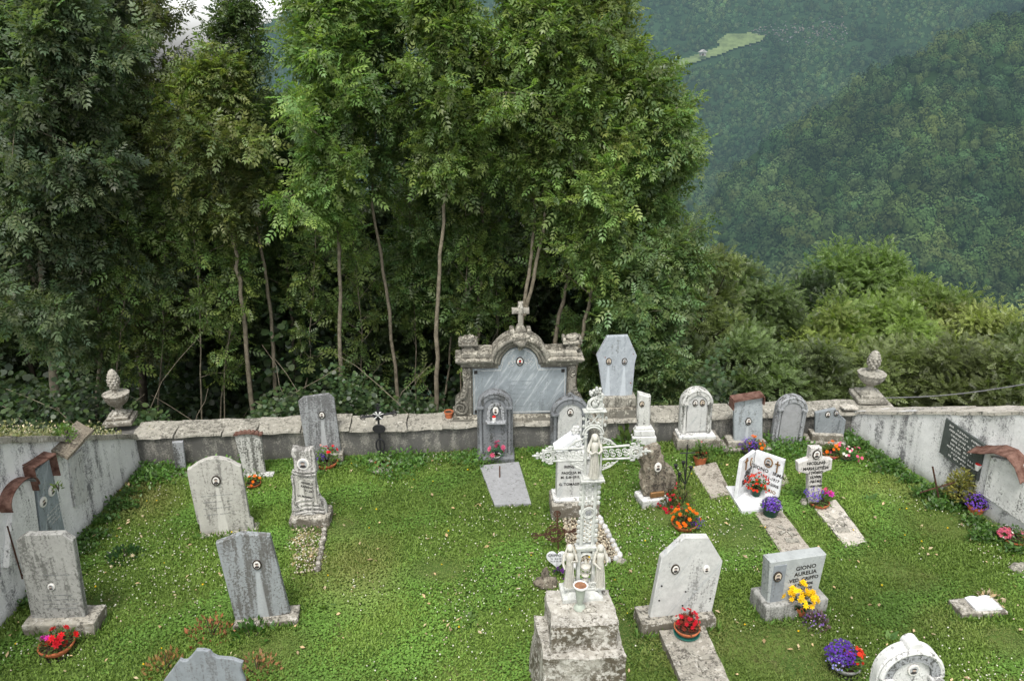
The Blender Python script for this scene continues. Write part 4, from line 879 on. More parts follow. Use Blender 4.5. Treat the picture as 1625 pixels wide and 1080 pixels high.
# arms
for q_ in ((878, 712.5, 927, 710.5), (877, 731, 925, 729.5), (955, 710, 999, 706), (955, 728, 1000, 726.5)): mb = MB(); rail(mb, *q_, .009); mb.build('arm_rail', M['iron'], cr)
mb = MB()
for (xa, ya, xb, yb, n) in ((884, 721.5, 926, 720, 4), (956, 719, 997, 716.5, 4)):
    for i in range(n):
        s0 = (i + .5) / n; c = LL(xa + (xb - xa) * s0, ya + (yb - ya) * s0)
        mb.scroll((c[0] - .008, DY, c[1] + .012), .021, .0055, 1.3, 0, 1, 12, 4); mb.scroll((c[0] + .012, DY, c[1] - .014), .021, .0055, 1.3, PI, 1, 12, 4); mb.blob((c[0], DY, c[1]), (.010, .009, .010), .3, n=6, m=4)
for (px, py, sx, sz) in ((914, 737, -1, -1), (968, 736, 1, -1), (914, 703, -1, 1), (968, 702, 1, 1)):   # corner brackets
    c = LL(px, py); s2 = LL(927 if sx < 0 else 955, py + (9 if sz < 0 else -8)); e_ = LL(px + sx * 13, py - (6 if sz < 0 else -7))
    mb.tube([(s2[0], DY, s2[1]), (c[0], DY, c[1] + sz * .018), (e_[0], DY, e_[1])], [.006, .009, .004], 5); mb.scroll((c[0] - sx * .01, DY, c[1]), .026, .006, 1.4, 0, sx * sz, 14, 4); mb.scroll((c[0] - sx * .045, DY, c[1] + sz * .012), .02, .005, 1.3, PI, sx, 12, 4); mb.blob((c[0] + sx * .02, DY, c[1] - sz * .01), (.014, .009, .01), .4, n=6, m=4)
mb.build('arm_scrollwork', M['iron'], cr)
for (px, py, s_) in ((869.6, 722, -1), (1008.3, 716.5, 1)):
    mb = MB(); c = LL(px, py); mb.arctube((c[0], DY - .004, c[1]), .032, .0075, n=22); mb.arctube((c[0], DY, c[1]), .046, .008, n=22); mb.blob((c[0], DY, c[1]), .009, 0, n=6, m=4)
    for i in range(6): a = i * PI / 3 + .3; mb.tube([(c[0], DY, c[1]), (c[0] + .03 * math.cos(a), DY, c[1] + .03 * math.sin(a))], .0045, 4)
    for i in range(11): a = i * 2 * PI / 11; mb.blob((c[0] + .056 * math.cos(a), DY, c[1] + .056 * math.sin(a)), (.013, .009, .013), .2, n=6, m=4)
    for j, (dx, r_) in enumerate(((.078, .017), (.098, .013), (.115, .008))): mb.blob((c[0] + s_ * dx, DY, c[1] + .002), (r_, .009, r_ * .8), .25, n=7, m=5)
    for q_ in (-1, 1): mb.blob((c[0] + s_ * .082, DY, c[1] + q_ * .02), (.012, .008, .01), .2, n=6, m=4); mb.blob((c[0] - s_ * .02, DY, c[1] + q_ * .07), (.022, .009, .012), .3, n=6, m=4)
    mb.build('end_rosette', M['iron'], cr)
# head of the cross
mb = MB(); rail(mb, 929, 684, 930.5, 653, .007); rail(mb, 955, 682, 957.5, 652, .007)
for (px, py) in ((936, 672), (950, 671), (937, 660), (951, 659)):
    c = LL(px, py); mb.scroll((c[0], DY, c[1]), .026, .0065, 1.3, PI / 2, 1 if px < 943 else -1, 14, 4); mb.blob((c[0], DY, c[1]), .01, .2, n=6, m=4)
for (px, py) in ((926, 676), (960, 674), (926, 664), (962, 663)): c = LL(px, py); mb.blob((c[0], DY, c[1]), (.012, .009, .016), .4, n=6, m=4)
c = LL(943, 666); mb.tube([(c[0] - .03, DY, c[1] - .04), (c[0] + .03, DY, c[1] + .04)], .006); mb.tube([(c[0] + .03, DY, c[1] - .04), (c[0] - .03, DY, c[1] + .04)], .006)
a = LL(943.5, 651); mb.box((a[0], DY, a[1]), (.175, .065, .016), b=.004); mb.box((a[0], DY, a[1] + .016), (.12, .05, .016), b=.004); mb.build('head_scrollwork', M['iron'], cr)
mb = MB(); c = LL(944.5, 640); mb.arctube((c[0], DY, c[1]), .042, .010, n=20); mb.blob((c[0], DY - .005, c[1] - .005), (.026, .016, .03), .25, 5, n=10, m=6)
for s_ in (-1, 1): mb.scroll((c[0] + s_ * .045, DY, c[1] - .02), .02, .007, 1.2, 0, s_, 12, 4); mb.tube([(c[0] + s_ * .06, DY, c[1] - .04), (c[0] + s_ * .05, DY, c[1] + .02), (c[0] + s_ * .02, DY, c[1] + .05)], .007)
c = LL(946.5, 626)
for i in range(44):
    a = random.uniform(0, 2 * PI); r_ = .052 * random.uniform(0, 1) ** .5; mb.blob((c[0] + r_ * math.cos(a), DY + random.uniform(-.02, .02), c[1] + r_ * math.sin(a) * 1.05), (.011, .010, .012), .4, 6, n=7, m=5, seed=i)
mb.blob((c[0], DY, c[1] + .052), (.011, .01, .016), .2, n=6, m=4); mb.build('crown_ornament', M['iron'], cr)
# vase and pebble on the pedestal
p = G(920, 965, ZT); t = thing('grave_vase', 'pale green and white flower vase at the foot of the ornate white cross', 'vase', tuple(p))
M['vase'] = plain('faded pale green plastic', (.30, .335, .28), .5, .1)
kk = depth(p) / F
MB().lathe([(9.5 * kk, 0), (10 * kk, .01), (8 * kk, .03), (4 * kk, .045), (4.5 * kk, .06), (6.6 * kk, .11), (8.2 * kk, .19), (8.6 * kk, .2)], 20).build('body', M['vase'], t)
MB().lathe([(8.6 * kk, .198), (11.5 * kk, .215), (11.7 * kk, .228), (10.5 * kk, .23), (9 * kk, .215)], 20).build('rim', M['whitepot'], t)
MB().lathe([(0.001, .224), (9.6 * kk, .222)], 16).rough(.003, 20, 1).build('dry_filling', plain('dry brown filling', (.22, .11, .06), .9, .4), t)
p = G(933, 969, ZT); o = MB().blob((0, 0, .008), (.065, .03, .018), .35, 2, n=14, m=6).build('flat_stone', M['coping']); o.location = tuple(p); tag(o, 'thin flat grey stone lying beside the vase on the granite pedestal', 'stone')
# ------------------------------------------------------------------ iron crosses, heart plaque
def iron_cross(name, label, foot, top, armL, armR, mt, r=.012, ornate=0, cat='cross', bk=0.0):
    f = G(*foot); fr = Frame(None, None, pts=(f - np.array([.1, 0, 0]), f + np.array([.1, 0, 0]))); t = fthing(fr, name, label, cat)
    T = fr.L(*top); A = fr.L(*armL); B = fr.L(*armR); mb = MB(); mb.tube([(0, 0, -.03), (T[0], bk, T[1])], r, 6); mb.build('upright', M[mt], t)
    mb = MB(); mb.tube([(A[0], bk * .6, A[1]), (B[0], bk * .6, B[1])], r * .9, 6); mb.build('crossbar', M[mt], t)
    if ornate:
        mb = MB(); cx, cz = (A[0] + B[0]) / 2, (A[1] + B[1]) / 2
        for i in range(8): a = i * PI / 4 + .4; mb.scroll((cx + ornate * math.cos(a), -.005, cz + ornate * math.sin(a)), ornate * .42, .007, 1.3, a, 1, 12, 4)
        mb.arctube((cx, 0, cz), ornate * .8, .008, n=18); mb.arctube((cx, 0, cz), ornate * 1.35, .006, n=20)
        for i in range(18): a = random.uniform(0, 2 * PI); q = ornate * random.uniform(.5, 1.5); mb.blob((cx + q * math.cos(a), -.006, cz + q * math.sin(a)), (.014, .006, .012), .5, 7, n=6, m=4, seed=i)
        for E in (A, B, T):
            d = np.array([E[0] - cx, E[1] - cz]); l = np.linalg.norm(d); d = d / l
            for q in np.arange(ornate * 1.5, l - .01, .045): mb.scroll((cx + d[0] * q, 0, cz + d[1] * q), .022, .006, 1.2, 0, 1, 10, 4)
            mb.arctube((E[0] - d[0] * .02, 0, E[1] - d[1] * .02), .034, .006, n=12)
        mb.build('scrollwork', M[mt], t)
    return fr, t
iron_cross('iron_cross', 'rusted dark ornate iron cross with a filigree centre, above the white heart plaque', (886, 876), (884.5, 812), (846, 850), (916, 842), 'rustiron', .008, .075)
fr, t = iron_cross('iron_cross', 'black ornate iron cross with an oval plate and white ribbons, against the back wall', (605, 732), (599, 642), (573, 662), (628, 655), 'blackiron', .015, .045)
x, z = fr.L(601.5, 680, -.02); q = MB(); q.prism([(x + .085 * math.cos(a), z + .062 * math.sin(a)) for a in np.linspace(0, 2 * PI, 25)[:-1]], -.03, -.01, .004); q.build('name_plate', M['blackiron'], t)
q = MB(); q.arctube((x, 0, fr.L(604, 706)[1]), .055, .012, 0, PI * 2, 18, sz=1.7)
q.build('lower_loop', M['blackiron'], t); x, z = fr.L(600, 659, -.03); q = MB()
for a in (.5, 1.1, 2.0, 2.6, -.9, -2.3): q.prism([(x, z), (x + .065 * math.cos(a) - .012, z + .055 * math.sin(a)), (x + .07 * math.cos(a) + .012, z + .055 * math.sin(a))], -.035, -.028)
q.build('ribbon', M['whitepot'], t)
iron_cross('iron_cross', 'plain thin rusty iron cross leaning near the dark plaque on the right wall', (1494, 805), (1480, 740), (1460, 781), (1516, 764.5), 'rustiron', .010, 0)
fr, t = iron_cross('iron_cross', 'slender black iron cross with flower cups, beside the rock headstone', (1086, 790), (1091, 705), (1079, 718.5), (1103, 718), 'blackiron', .008, 0)
q = MB()
for (px, py) in ((1084, 733), (1096, 741), (1072, 738), (1078, 752)): x, z = fr.L(px, py); q.lathe([(.008, -.03), (.02, 0), (.026, .02)], 8, (x, -.02, z)); q.tube([(0, 0, .18), (x * .7, -.02, z - .08), (x, -.02, z - .02)], .006, 5)
q.tube([(0, 0, .1), (-.06, -.01, .16), (-.1, -.01, .3)], .006, 5); q.build('flower_cup', M['blackiron'], t)
fr = Frame((872, 905), (896, 905)); t = fthing(fr, 'heart_plaque', 'small white heart shaped plaque lettered GRIFFO M. at the foot of the rusted iron cross', 'plaque')
cx, cz = fr.L(884, 887); hp = []
for a in np.linspace(0, 2 * PI, 41)[:-1]:
    hx = 16 * math.sin(a) ** 3; hz = 13 * math.cos(a) - 5 * math.cos(2 * a) - 2 * math.cos(3 * a) - math.cos(4 * a); hp.append((cx + hx * .0069, cz + hz * .0071))
MB().prism(hp, -.0, .025, .004).build('heart', M['whiteclean'], t)
for s_, dz, sz in (("GRIFFO M.", .035, .042), ("N.  8.2.1912", .0, .026), ("M. 5.10.1979", -.03, .026)): text(s_, cx, cz + dz, -.001, sz, 'letter', t)
# ------------------------------------------------------------------ urns on the wall corners
def urn(label, px, py, z, s=1.0, mt='base'):
    p = G(px, py, z); t = thing('stone_urn', label, 'urn', tuple(p), random.uniform(-.2, .2), 'stone urns on the wall corners')
    q = MB(); q.box((0, 0, .03), (.46 * s, .46 * s, .07), b=.01); q.box((0, 0, .085), (.34 * s, .34 * s, .05), b=.01); q.rough(.008, 8, 2); q.build('plinth', M[mt], t, 50)
    q = MB(); q.lathe([(.13 * s, .10), (.12 * s, .13), (.06 * s, .17), (.05 * s, .2), (.08 * s, .225), (.15 * s, .27), (.195 * s, .33), (.205 * s, .37), (.215 * s, .385), (.215 * s, .4), (.16 * s, .41), (.06 * s, .42), (.045 * s, .46), (.06 * s, .47)], 28); q.rough(.004, 14, 1)
    q.build('bowl', M[mt], t, 50)
    q = MB(); q.lathe([(.05 * s, .46), (.075 * s, .5), (.09 * s, .56), (.085 * s, .64), (.06 * s, .70), (.02 * s, .735)], 16)
    for j in range(7):
        for i in range(8): a = i * PI / 4 + j * .4; zz = .49 + j * .035; r_ = .085 * math.sin(PI * (.25 + .62 * j / 6)) * s; q.blob((r_ * math.cos(a), r_ * math.sin(a), zz), (.026 * s, .026 * s, .024 * s), .4, n=6, m=4, seed=i)
    q.rough(.004, 14, 0); q.build('pine_cone', M[mt], t, 60)
    return t
urn('grey stone urn with carved pine cone on the left corner of the back wall', 192, 668, .52, .76, 'base')
urn('pale stone urn with carved pine cone on the right corner of the back wall', 1377, 632, .40, .9, 'coping')
p = G(1300, 655, .41); q = MB(); q.box((0, 0, .02), (.22, .14, .03), b=.006); q.rough(.006, 9, 2); o = q.build('flat_stone', M['copwhite']); o.location = tuple(G(1347, 648, .4)); tag(o, 'small flat pale stone lying on the wall top beside the right urn', 'stone')
# ------------------------------------------------------------------ plaques on the left wall
fr = FLW
def at_frame(name, label, cat, cx, group=None):          # thing rooted on a wall frame below cx
    t = thing(name, label, cat, tuple(fr.O + fr.u * cx), fr.rz, group); return t
def sh(P, cx): return [(a - cx, b) for a, b in P]
cx = fr.L(124, 760)[0]; t = at_frame('wall_plaque', 'plain pale plaque under a tilted stone slab on the left wall', 'plaque', cx)
MB().prism(sh(fr.Ls([(110, 728), (131, 712), (139, 792), (120, 804)], -.03), cx), -.03, .02, .004).build('plaque', M['g28'], t)
a, b = fr.L(96, 727, -.08)[0] - cx, fr.L(143, 693, -.08)[0] - cx; z0 = fr.L(104, 727, -.14)[1]; z1 = fr.L(143, 696, -.1)[1]
q = MB(); q.hexa([(a, -.16, z0 - .02), (b, -.14, z0 + .0), (b, .03, z0 + .10), (a, .03, z0 + .08)], [(a, -.16, z0 + .01), (b, -.14, z0 + .03), (b, .03, z0 + .13), (a, .03, z0 + .11)]); q.rough(.01, 7, 2); q.build('stone_canopy', M['rock'], t, 50)
cx = fr.L(80, 790)[0]; t = at_frame('wall_plaque', 'blue grey plaque with two portraits under a rusty tin hood on the left wall', 'plaque', cx)
MB().prism(sh(fr.Ls([(56, 747), (80, 727), (104, 845), (66, 852)], -.04), cx), -.04, .02, .004).build('plaque', M['bluegrey'], t)
lines(t, fr.L(72, 810, -.04)[0] - cx, fr.L(95, 800, -.04)[0] - cx, [fr.L(82, y, -.04)[1] for y in (810, 817, 824, 831)], -.042, .02, 'letterwhite', 90)
class _F:                                                # shift a frame sideways for ovals
    def __init__(s, f, cx): s.f = f; s.cx = cx
    def L(s, px, py, dy=0): x, z = s.f.L(px, py, dy); return x - s.cx, z
    def k(s, px, py, dy=0): return s.f.k(px, py, dy)
oval(_F(fr, cx), t, 81.5, 778.5, -.04, 18, 'white', h=17); oval(_F(fr, cx), t, 68, 796, -.04, 18, 'white', h=17)
A, B = fr.L(52, 742, -.1), fr.L(86, 720, -.1); q = MB(); q.hexa([(A[0] - cx, -.12, A[1] - .01), (B[0] - cx, -.12, B[1] - .01), (B[0] - cx, .02, B[1] + .03), (A[0] - cx, .02, A[1] + .03)], [(A[0] - cx, -.12, A[1] + .0), (B[0] - cx, -.12, B[1] + .0), (B[0] - cx, .02, B[1] + .04), (A[0] - cx, .02, A[1] + .04)])
for X, Z in (A, B): q.box((X - cx, -.05, Z - .12), (.012, .13, .26))
q.rough(.006, 10, 1); q.build('tin_hood', M['rust'], t)
cx = fr.L(30, 850)[0]; t = at_frame('wall_niche', 'white wall tablet sheltered by a curved rusty tin hood, leftmost on the left wall', 'plaque', cx)
MB().prism(sh(fr.Ls([(22, 768), (52, 760), (66, 870), (14, 900)], -.05), cx), -.05, .02, .004).build('tablet', M['white'], t)
xa, xb = fr.L(14, 800, -.1)[0] - cx, fr.L(62, 775, -.1)[0] - cx; zt = fr.L(45, 752, -.12)[1]; xm_, rr_ = (xa + xb) / 2, (xb - xa) / 2
q = MB(); q.arc(xm_, zt - rr_ * .75, rr_, rr_ + .010, -.1, PI + .3, -.12, .02, 18, sz=.62); q.build('curved_hood', M['rust'], t)
q = MB(); q.arc(xm_, zt - rr_ * .75, rr_ - .02, rr_ - .012, -.0, PI + .2, -.11, .0, 18, sz=.62); q.build('hood_lining', M['tingrey'], t)
q = MB(); q.tube([(-.2, -.06, .9), (-.18, -.06, .3)], .008, 5); q.tube([(-.18, -.06, .33), (-.10, -.12, .36)], .008, 5); q.build('bracket', M['rustiron'], t)
# right wall
fr = FRW
cx = fr.L(1525, 715)[0]; t = at_frame('wall_plaque', 'large black speckled stone plaque with pale lettering on the right wall', 'plaque', cx)
M['blackstone'] = stone('black speckled stone', (.065, .075, .07), grime=.2, speck=.7, dark=(.02, .02, .02), lichen=(.20, .21, .20), lamt=.25, rough=.5, foot=0)
P = sh(fr.Ls([(1501, 663), (1562, 706), (1551, 763), (1490, 717)], -.03), cx); MB().prism(P, -.03, .03, .004).build('plaque', M['blackstone'], t)
mb = MB()
for i in range(8):
    s0 = (i + .9) / 9; A = (P[0][0] * (1 - s0) + P[3][0] * s0, P[0][1] * (1 - s0) + P[3][1] * s0); B = (P[1][0] * (1 - s0) + P[2][0] * s0, P[1][1] * (1 - s0) + P[2][1] * s0)
    k0 = random.uniform(.08, .3); k1 = 1 - random.uniform(.08, .35); x0 = A[0] + (B[0] - A[0]) * k0; x1 = A[0] + (B[0] - A[0]) * k1; sl_ = math.atan2(B[1] - A[1], B[0] - A[0])
    q = scribble(0, x0, x1, A[1] + (x0 - A[0]) * math.tan(sl_), -.032, .030, '', None, 40 + i, ang=sl_); mb.add(q.v, q.f)
mb.build('inscription', M['letterwhite'], t)
cx = fr.L(1600, 780)[0]; t = at_frame('wall_tablet', 'large white marble tablet leaning on the right wall under a bent rusty tin sheet', 'plaque', cx)
MB().prism(sh(fr.Ls([(1572, 724), (1640, 740), (1640, 842), (1559, 786)], -.07), cx), -.07, .0, .01).build('tablet', M['white'], t)
P = [fr.L(*p, -.15) for p in ((1537, 714), (1560, 716), (1580, 715), (1600, 722), (1613, 738), (1622, 764))]; q = MB()
for i in range(5):
    a, b = P[i], P[i + 1]; q.hexa([(a[0] - cx, -.17, a[1] - .03), (b[0] - cx, -.17, b[1] - .03), (b[0] - cx, .0, b[1] + .04), (a[0] - cx, .0, a[1] + .04)], [(a[0] - cx, -.17, a[1] - .02), (b[0] - cx, -.17, b[1] - .02), (b[0] - cx, .0, b[1] + .05), (a[0] - cx, .0, a[1] + .05)])
q.build('bent_tin_sheet', M['rust'], t)
# ------------------------------------------------------------------ grave slabs on the lawn
pave('grave_slab', 'smooth blue grey slab with an iron stub lying before the dark arched shrine', [(785, 801), (843, 798), (823, 732), (761, 738)], .045, 'slabgrey', rough=.003)
o = MB().tube([(0, 0, 0), (.0, .02, .14)], .009, 6).build('iron_stub', M['rustiron']); p = G(793, 757, .045); o.location = tuple(p); o.rotation_euler = (R(-25), 0, 0); tag(o, 'short rusty iron stub sticking out of the blue grey slab', 'iron rod')
pave('grave_slab', 'long mossy slab with a carved cross in front of the white hexagonal headstone', [(1095, 1110), (1172, 1110), (1118, 992), (1046, 1000)], .09, 'base', rough=.009)
pave('grave_slab', 'worn slab with a carved motif running forward from the open book headstone', [(1243, 882), (1292, 878), (1238, 806), (1198, 813)], .04, 'slab')
pave('grave_slab', 'pale worn slab in front of the granite cross with purple flowers', [(1342, 866), (1376, 858), (1326, 792), (1290, 802)], .04, 'copwhite')
pave('grave_slab', 'worn slab in front of the white headstone with two portraits and pillars', [(1129, 790), (1161, 783), (1136, 733), (1097, 740)], .035, 'slab')
pave('grave_slab', 'narrow dark slab beside the rocky headstone', [(1030, 772), (1056, 768), (1034, 712), (1012, 716)], .03, 'slab')
pave('grave_slab', 'short strip of worn slab showing behind the open book headstone', [(1240, 770), (1252, 765), (1238, 738), (1215, 740)], .03, 'slab')
# carved crosses on two slabs
for (px, py, z, s_, a, lb) in ((1106, 1046, .092, .16, .3, 'eroded cross carved in relief on the mossy slab'), (1248, 842, .042, .12, .5, 'eroded star shaped motif carved on the slab before the open book'), (1327, 826, .042, .12, .5, 'eroded star shaped motif carved on the pale slab')):
    p = G(px, py, z); q = MB()
    for i in range(4): b = a + i * PI / 2; q.prism([(.02, -.012), (s_, -.035), (s_ * .85, 0), (s_, .035), (.02, .012)], 0, 1); n0 = len(q.v) - 10; q.v[n0:] = [(x * math.cos(b) - zz * math.sin(b), x * math.sin(b) + zz * math.cos(b), .012 * yy - .003) for x, yy, zz in q.v[n0:]]
    q.box((0, -s_ * 1.5, .004), (s_ * 1.2, s_ * .7, .012), b=.003); q.rough(.002, 20, 1); o = q.build('carved_relief', M['coping']); o.location = tuple(p); tag(o, lb, 'carving')
def petals(n=6, cup=.25, lay=2):
    v = []; f = []
    for l in range(lay):
        k = 1 - l * .38
        for i in range(n):
            a = 2 * PI * (i + l * .5) / n; w = PI / n * .85; o = len(v)
            v += [(0, 0, l * .12), (.6 * k * math.cos(a - w), .6 * k * math.sin(a - w), cup * .5 + l * .2), (k * math.cos(a), k * math.sin(a), cup + l * .22), (.6 * k * math.cos(a + w), .6 * k * math.sin(a + w), cup * .5 + l * .2)]; f.append((o, o + 1, o + 2, o + 3))
    return np.array(v), np.array(f)
BL = petals(7, .25, 3); BLS = petals(5, .1, 1)
LEAFQ = (np.array([(0, 0, 0), (.45, -.25, .06), (1, 0, -.05), (.45, .25, .06)]), np.array([(0, 1, 2, 3)]))
# clumps growing without a pot
def clump(name, label, px, py, rad, h, n, col, leafs, flowers=(), cat='plant', z=0, grp=None, mt='leaf', up=.4):
    p = G(px, py, z); t = thing(name, label, cat, tuple(p), 0, grp); d = rdir(n); d[:, 2] = np.abs(d[:, 2]); P = d * RNG.uniform(.2, 1, (n, 1)) ** .5 * np.array([rad, rad, h]); dd = d + rdir(n) * .6; dd[:, 2] += up
    V, Fc, C = scatter(*LEAFQ, P, frames(dd, rdir(n) + np.array([0, 0, .8])), RNG.uniform(.6, 1.3, n) * leafs, shade(col, n, .45)); soup('foliage', V, Fc, C, M[mt], t)
    q = MB()
    for i in range(6): a = random.uniform(0, 6.3); q.tube([(0, 0, -.02), (math.cos(a) * rad * .4, math.sin(a) * rad * .4, h * .7)], .004, 4)
    q.build('stem', M['barkdark'], t)
    for (c, nf, sz, nm) in flowers:
        d = rdir(nf); d[:, 2] = np.abs(d[:, 2]); P = d * np.array([rad, rad, h]) * RNG.uniform(.8, 1.1, (nf, 1)); nn = d + np.array([0, -.5, .6]); nn /= np.linalg.norm(nn, axis=1, keepdims=True)
        tv, tf = BL if sz > .016 else BLS; V, Fc, C = scatter(tv, tf, P, frames(np.cross(nn, rdir(nf)), nn), RNG.uniform(.75, 1.2, nf) * sz, shade(c, nf, .2, .06)); tag(soup(nm, V, Fc, C, M['petal'], t), kind='stuff')
    return t
# gravel graves with stone kerbs
def kerb_grave(label, pts, edges, n, m='base'):
    P = [G(*p) for p in pts]; c = sum(P) / len(P); t = thing('gravel_grave', label, 'grave bed', (c[0], c[1], 0)); mb = MB(); mb.prism([(p[0] - c[0], p[1] - c[1]) for p in P], 0, 1); mb.v = [(x, z, (.03 if n > 500 else .008) * (1 - y)) for x, y, z in mb.v]; mb.build('soil_bed', M['soil'], t)
    for i, j in edges:
        A, B = P[i] - c, P[j] - c; l = np.linalg.norm(B - A); kx = int(l / .085)
        for e_ in range(kx): u_ = (e_ + .5) / kx; pt = A + (B - A) * u_; MB().blob((pt[0] + random.uniform(-.01, .01), pt[1], .04), (.036, .04, .04), .4, 2, n=8, m=6, seed=random.random() * 90).build('kerb_stone', M[m], t, 60)
    A = np.array([[p[0] - c[0], p[1] - c[1]] for p in P]); mn, mx = A.min(0), A.max(0); pts2 = []
    while len(pts2) < n:
        x, y = RNG.uniform(mn[0], mx[0]), RNG.uniform(mn[1], mx[1]); s0 = True
        for i in range(len(A)):
            a, b = A[i], A[(i + 1) % len(A)]
            if (b[0] - a[0]) * (y - a[1]) - (b[1] - a[1]) * (x - a[0]) < 0: s0 = False; break
        if s0: pts2.append((x, y, .032 + RNG.uniform(0, .02)))
    tv = np.array([(1, 0, 0), (0, 1, 0), (-1, 0, 0), (0, -1, 0), (0, 0, .8), (0, 0, -.5)]); tf = np.array([(0, 1, 4), (1, 2, 4), (2, 3, 4), (3, 0, 4), (1, 0, 5), (2, 1, 5), (3, 2, 5), (0, 3, 5)])
    d = rdir(n); V, Fc, C = scatter(tv, tf, np.array(pts2), frames(d, rdir(n)), RNG.uniform(.008, .02, n), shade((.42, .37, .28), n, .45, .06)); tag(soup('gravel', V, Fc, C, M['dry'], t), kind='stuff'); return t
kerb_grave('bed of white gravel edged with small stones, behind the ornate white cross', [(905, 905), (985, 890), (950, 824), (892, 826)], [(0, 1), (1, 2)], 1400, 'white')
kerb_grave('narrow gravel grave overgrown with dry plants, in front of the carved pale stele', [(467, 915), (503, 912), (517, 842), (470, 842)], [(1, 2)], 150)
for a_, b_ in (((478, 862), 'dry tan and white flowering mat on the gravel grave before the carved stele'), ((487, 890), 'lower dry tan mat at the front end of the narrow gravel grave')):
    clump('dry_mat', b_, a_[0] + 3, a_[1], (.2), .06, 520, (.34, .30, .15), .026, [((.62, .6, .5), 110, .010, 'pale_blossoms')], 'plant', mt='dry')
# loose rocks
for i, (px, py, r_, lb) in enumerate([(868, 930, .10, 'lichened rock with a jagged tip lying left of the granite pedestal'), (590, 737, .06, 'round pale stone left of the small empty terracotta bowl'), (626, 738, .055, 'white stone right of the small empty terracotta bowl'), (607, 750, .09, 'flat beige stone in front of the small empty terracotta bowl'), (1617, 905, .08, 'grey stone at the right edge below the pink flowers'), (1283, 802, .08, 'pale broken stone left of the foot of the granite cross'), (985, 893, .05, 'small pale stone at the corner of the white gravel bed')]):
    p = G(px, py); q = MB(); q.blob((0, 0, r_ * .35), (r_ * 1.3, r_ * .8, r_ * (.8 if i != 3 else .4)), .4, 1.6, n=16, m=10, seed=i); 
    if i == 0: q.blob((-.02, .02, .12), (.04, .04, .1), .4, 2, n=10, m=7)
    q.rough(.008, 10, 0); o = q.build('rock', M['rock' if i == 0 else 'coping'], None, 60); o.location = tuple(p); tag(o, lb, 'rock')
# ------------------------------------------------------------------ flowers in pots
def potted(label, px, py, wpx, kind='bowl', cm='terra', flowers=(), fol=(160, 1.0, .8), z=0, saucer=None, cat='flower pot', name=None, folcol=(.075, .15, .03), leafs=.035, grp=None, at=None):
    p = G(px, py, z) if at is None else at; kk = depth(p) / F; Rr = wpx * kk / 2; p = p + np.array([0, Rr * (.6 if at is None else 0), 0]); t = thing(name or ('flower_bowl' if kind == 'bowl' else 'flower_pot'), label, cat, tuple(p), random.uniform(0, 6), grp)
    hgt = Rr * (.62 if kind == 'bowl' else 1.45); zb = .0
    if saucer: MB().lathe([(.001, .001), (Rr * .85, .002), (Rr * 1.0, .022), (Rr * .96, .022), (Rr * .8, .008)], 24).build('saucer', M[saucer], t); zb = .008
    if kind == 'bowl': pr = [(Rr * .5, zb), (Rr * .62, zb + .01), (Rr * .86, zb + hgt * .5), (Rr * .95, zb + hgt * .85), (Rr * 1.0, zb + hgt * .86), (Rr * 1.0, zb + hgt), (Rr * .92, zb + hgt), (Rr * .88, zb + hgt * .82)]
    else: pr = [(Rr * .68, zb), (Rr * .72, zb + .01), (Rr * .9, zb + hgt * .78), (Rr * 1.0, zb + hgt * .79), (Rr * 1.02, zb + hgt), (Rr * .92, zb + hgt), (Rr * .88, zb + hgt * .85)]
    MB().lathe(pr, 28).build('pot', M[cm], t); MB().lathe([(.001, zb + hgt * .90), (Rr * .9, zb + hgt * .86)], 20).rough(.006, 25, 1).build('soil', M['soil'], t)
    top = zb + hgt * .85; n, sr, shh = fol
    if n:
        n = int(n * 1.7); d = rdir(n); d[:, 2] = np.abs(d[:, 2]) * .9 + .1; rad = RNG.uniform(.25, 1, n) ** .5; P = d * rad[:, None] * np.array([Rr * sr, Rr * sr, Rr * shh]) + np.array([0, 0, top]); dd = d + rdir(n) * .5
        dd[:, 2] = dd[:, 2] * .5; V, Fc, C = scatter(*LEAFQ, P, frames(dd, rdir(n) * .5 + np.array([0, 0, 1])), RNG.uniform(.7, 1.3, n) * leafs, shade(folcol, n, .45)); soup('foliage', V, Fc, C, M['leaf'], t)
        q = MB()
        for i in range(7): a = random.uniform(0, 2 * PI); q.tube([(0, 0, top - .02), (math.cos(a) * Rr * .4, math.sin(a) * Rr * .4, top + Rr * shh * .6)], .004, 4)
        q.build('stem', M['leaf'], t); 
    for (col, nf, sz, (ox, oy, oz), spread, nm) in flowers:
        d = rdir(nf); d[:, 2] = np.abs(d[:, 2]); P = d * np.array([Rr * sr, Rr * sr, Rr * shh]) * spread * RNG.uniform(.75, 1.1, (nf, 1)) + np.array([ox * Rr, oy * Rr, top + oz * Rr]); nn = d + rdir(nf) * .35 + np.array([0, -.35, .4]); nn /= np.linalg.norm(nn, axis=1, keepdims=True)
        fx = frames(np.cross(nn, rdir(nf)), nn); tv, tf = (BL if sz > .016 else BLS); ss = RNG.uniform(.75, 1.2, nf) * sz; cs = shade(col, nf, .3, .1)
        if nf <= 36 and sz > .018 and 'leaves' not in nm:
            for e in range(nf): V, Fc, C = scatter(tv, tf, np.zeros((1, 3)), fx[e:e + 1], ss[e:e + 1], cs[e:e + 1]); soup(nm[:-1] if nm.endswith('s') else nm, V, Fc, C, M['petal'], t).location = tuple(P[e])
        else: V, Fc, C = scatter(tv, tf, P, fx, ss, cs); tag(soup(nm, V, Fc, C, M['petal'], t), kind='stuff')
    t.rotation_euler = (0, 0, 0); return t
RED = (.55, .012, .02); ORG = (.75, .16, .01); PUR = (.11, .04, .33); PINK = (.65, .12, .25); MAG = (.5, .03, .3); YEL = (.80, .48, .01); WHT = (.7, .68, .6); SAL = (.7, .25, .2)
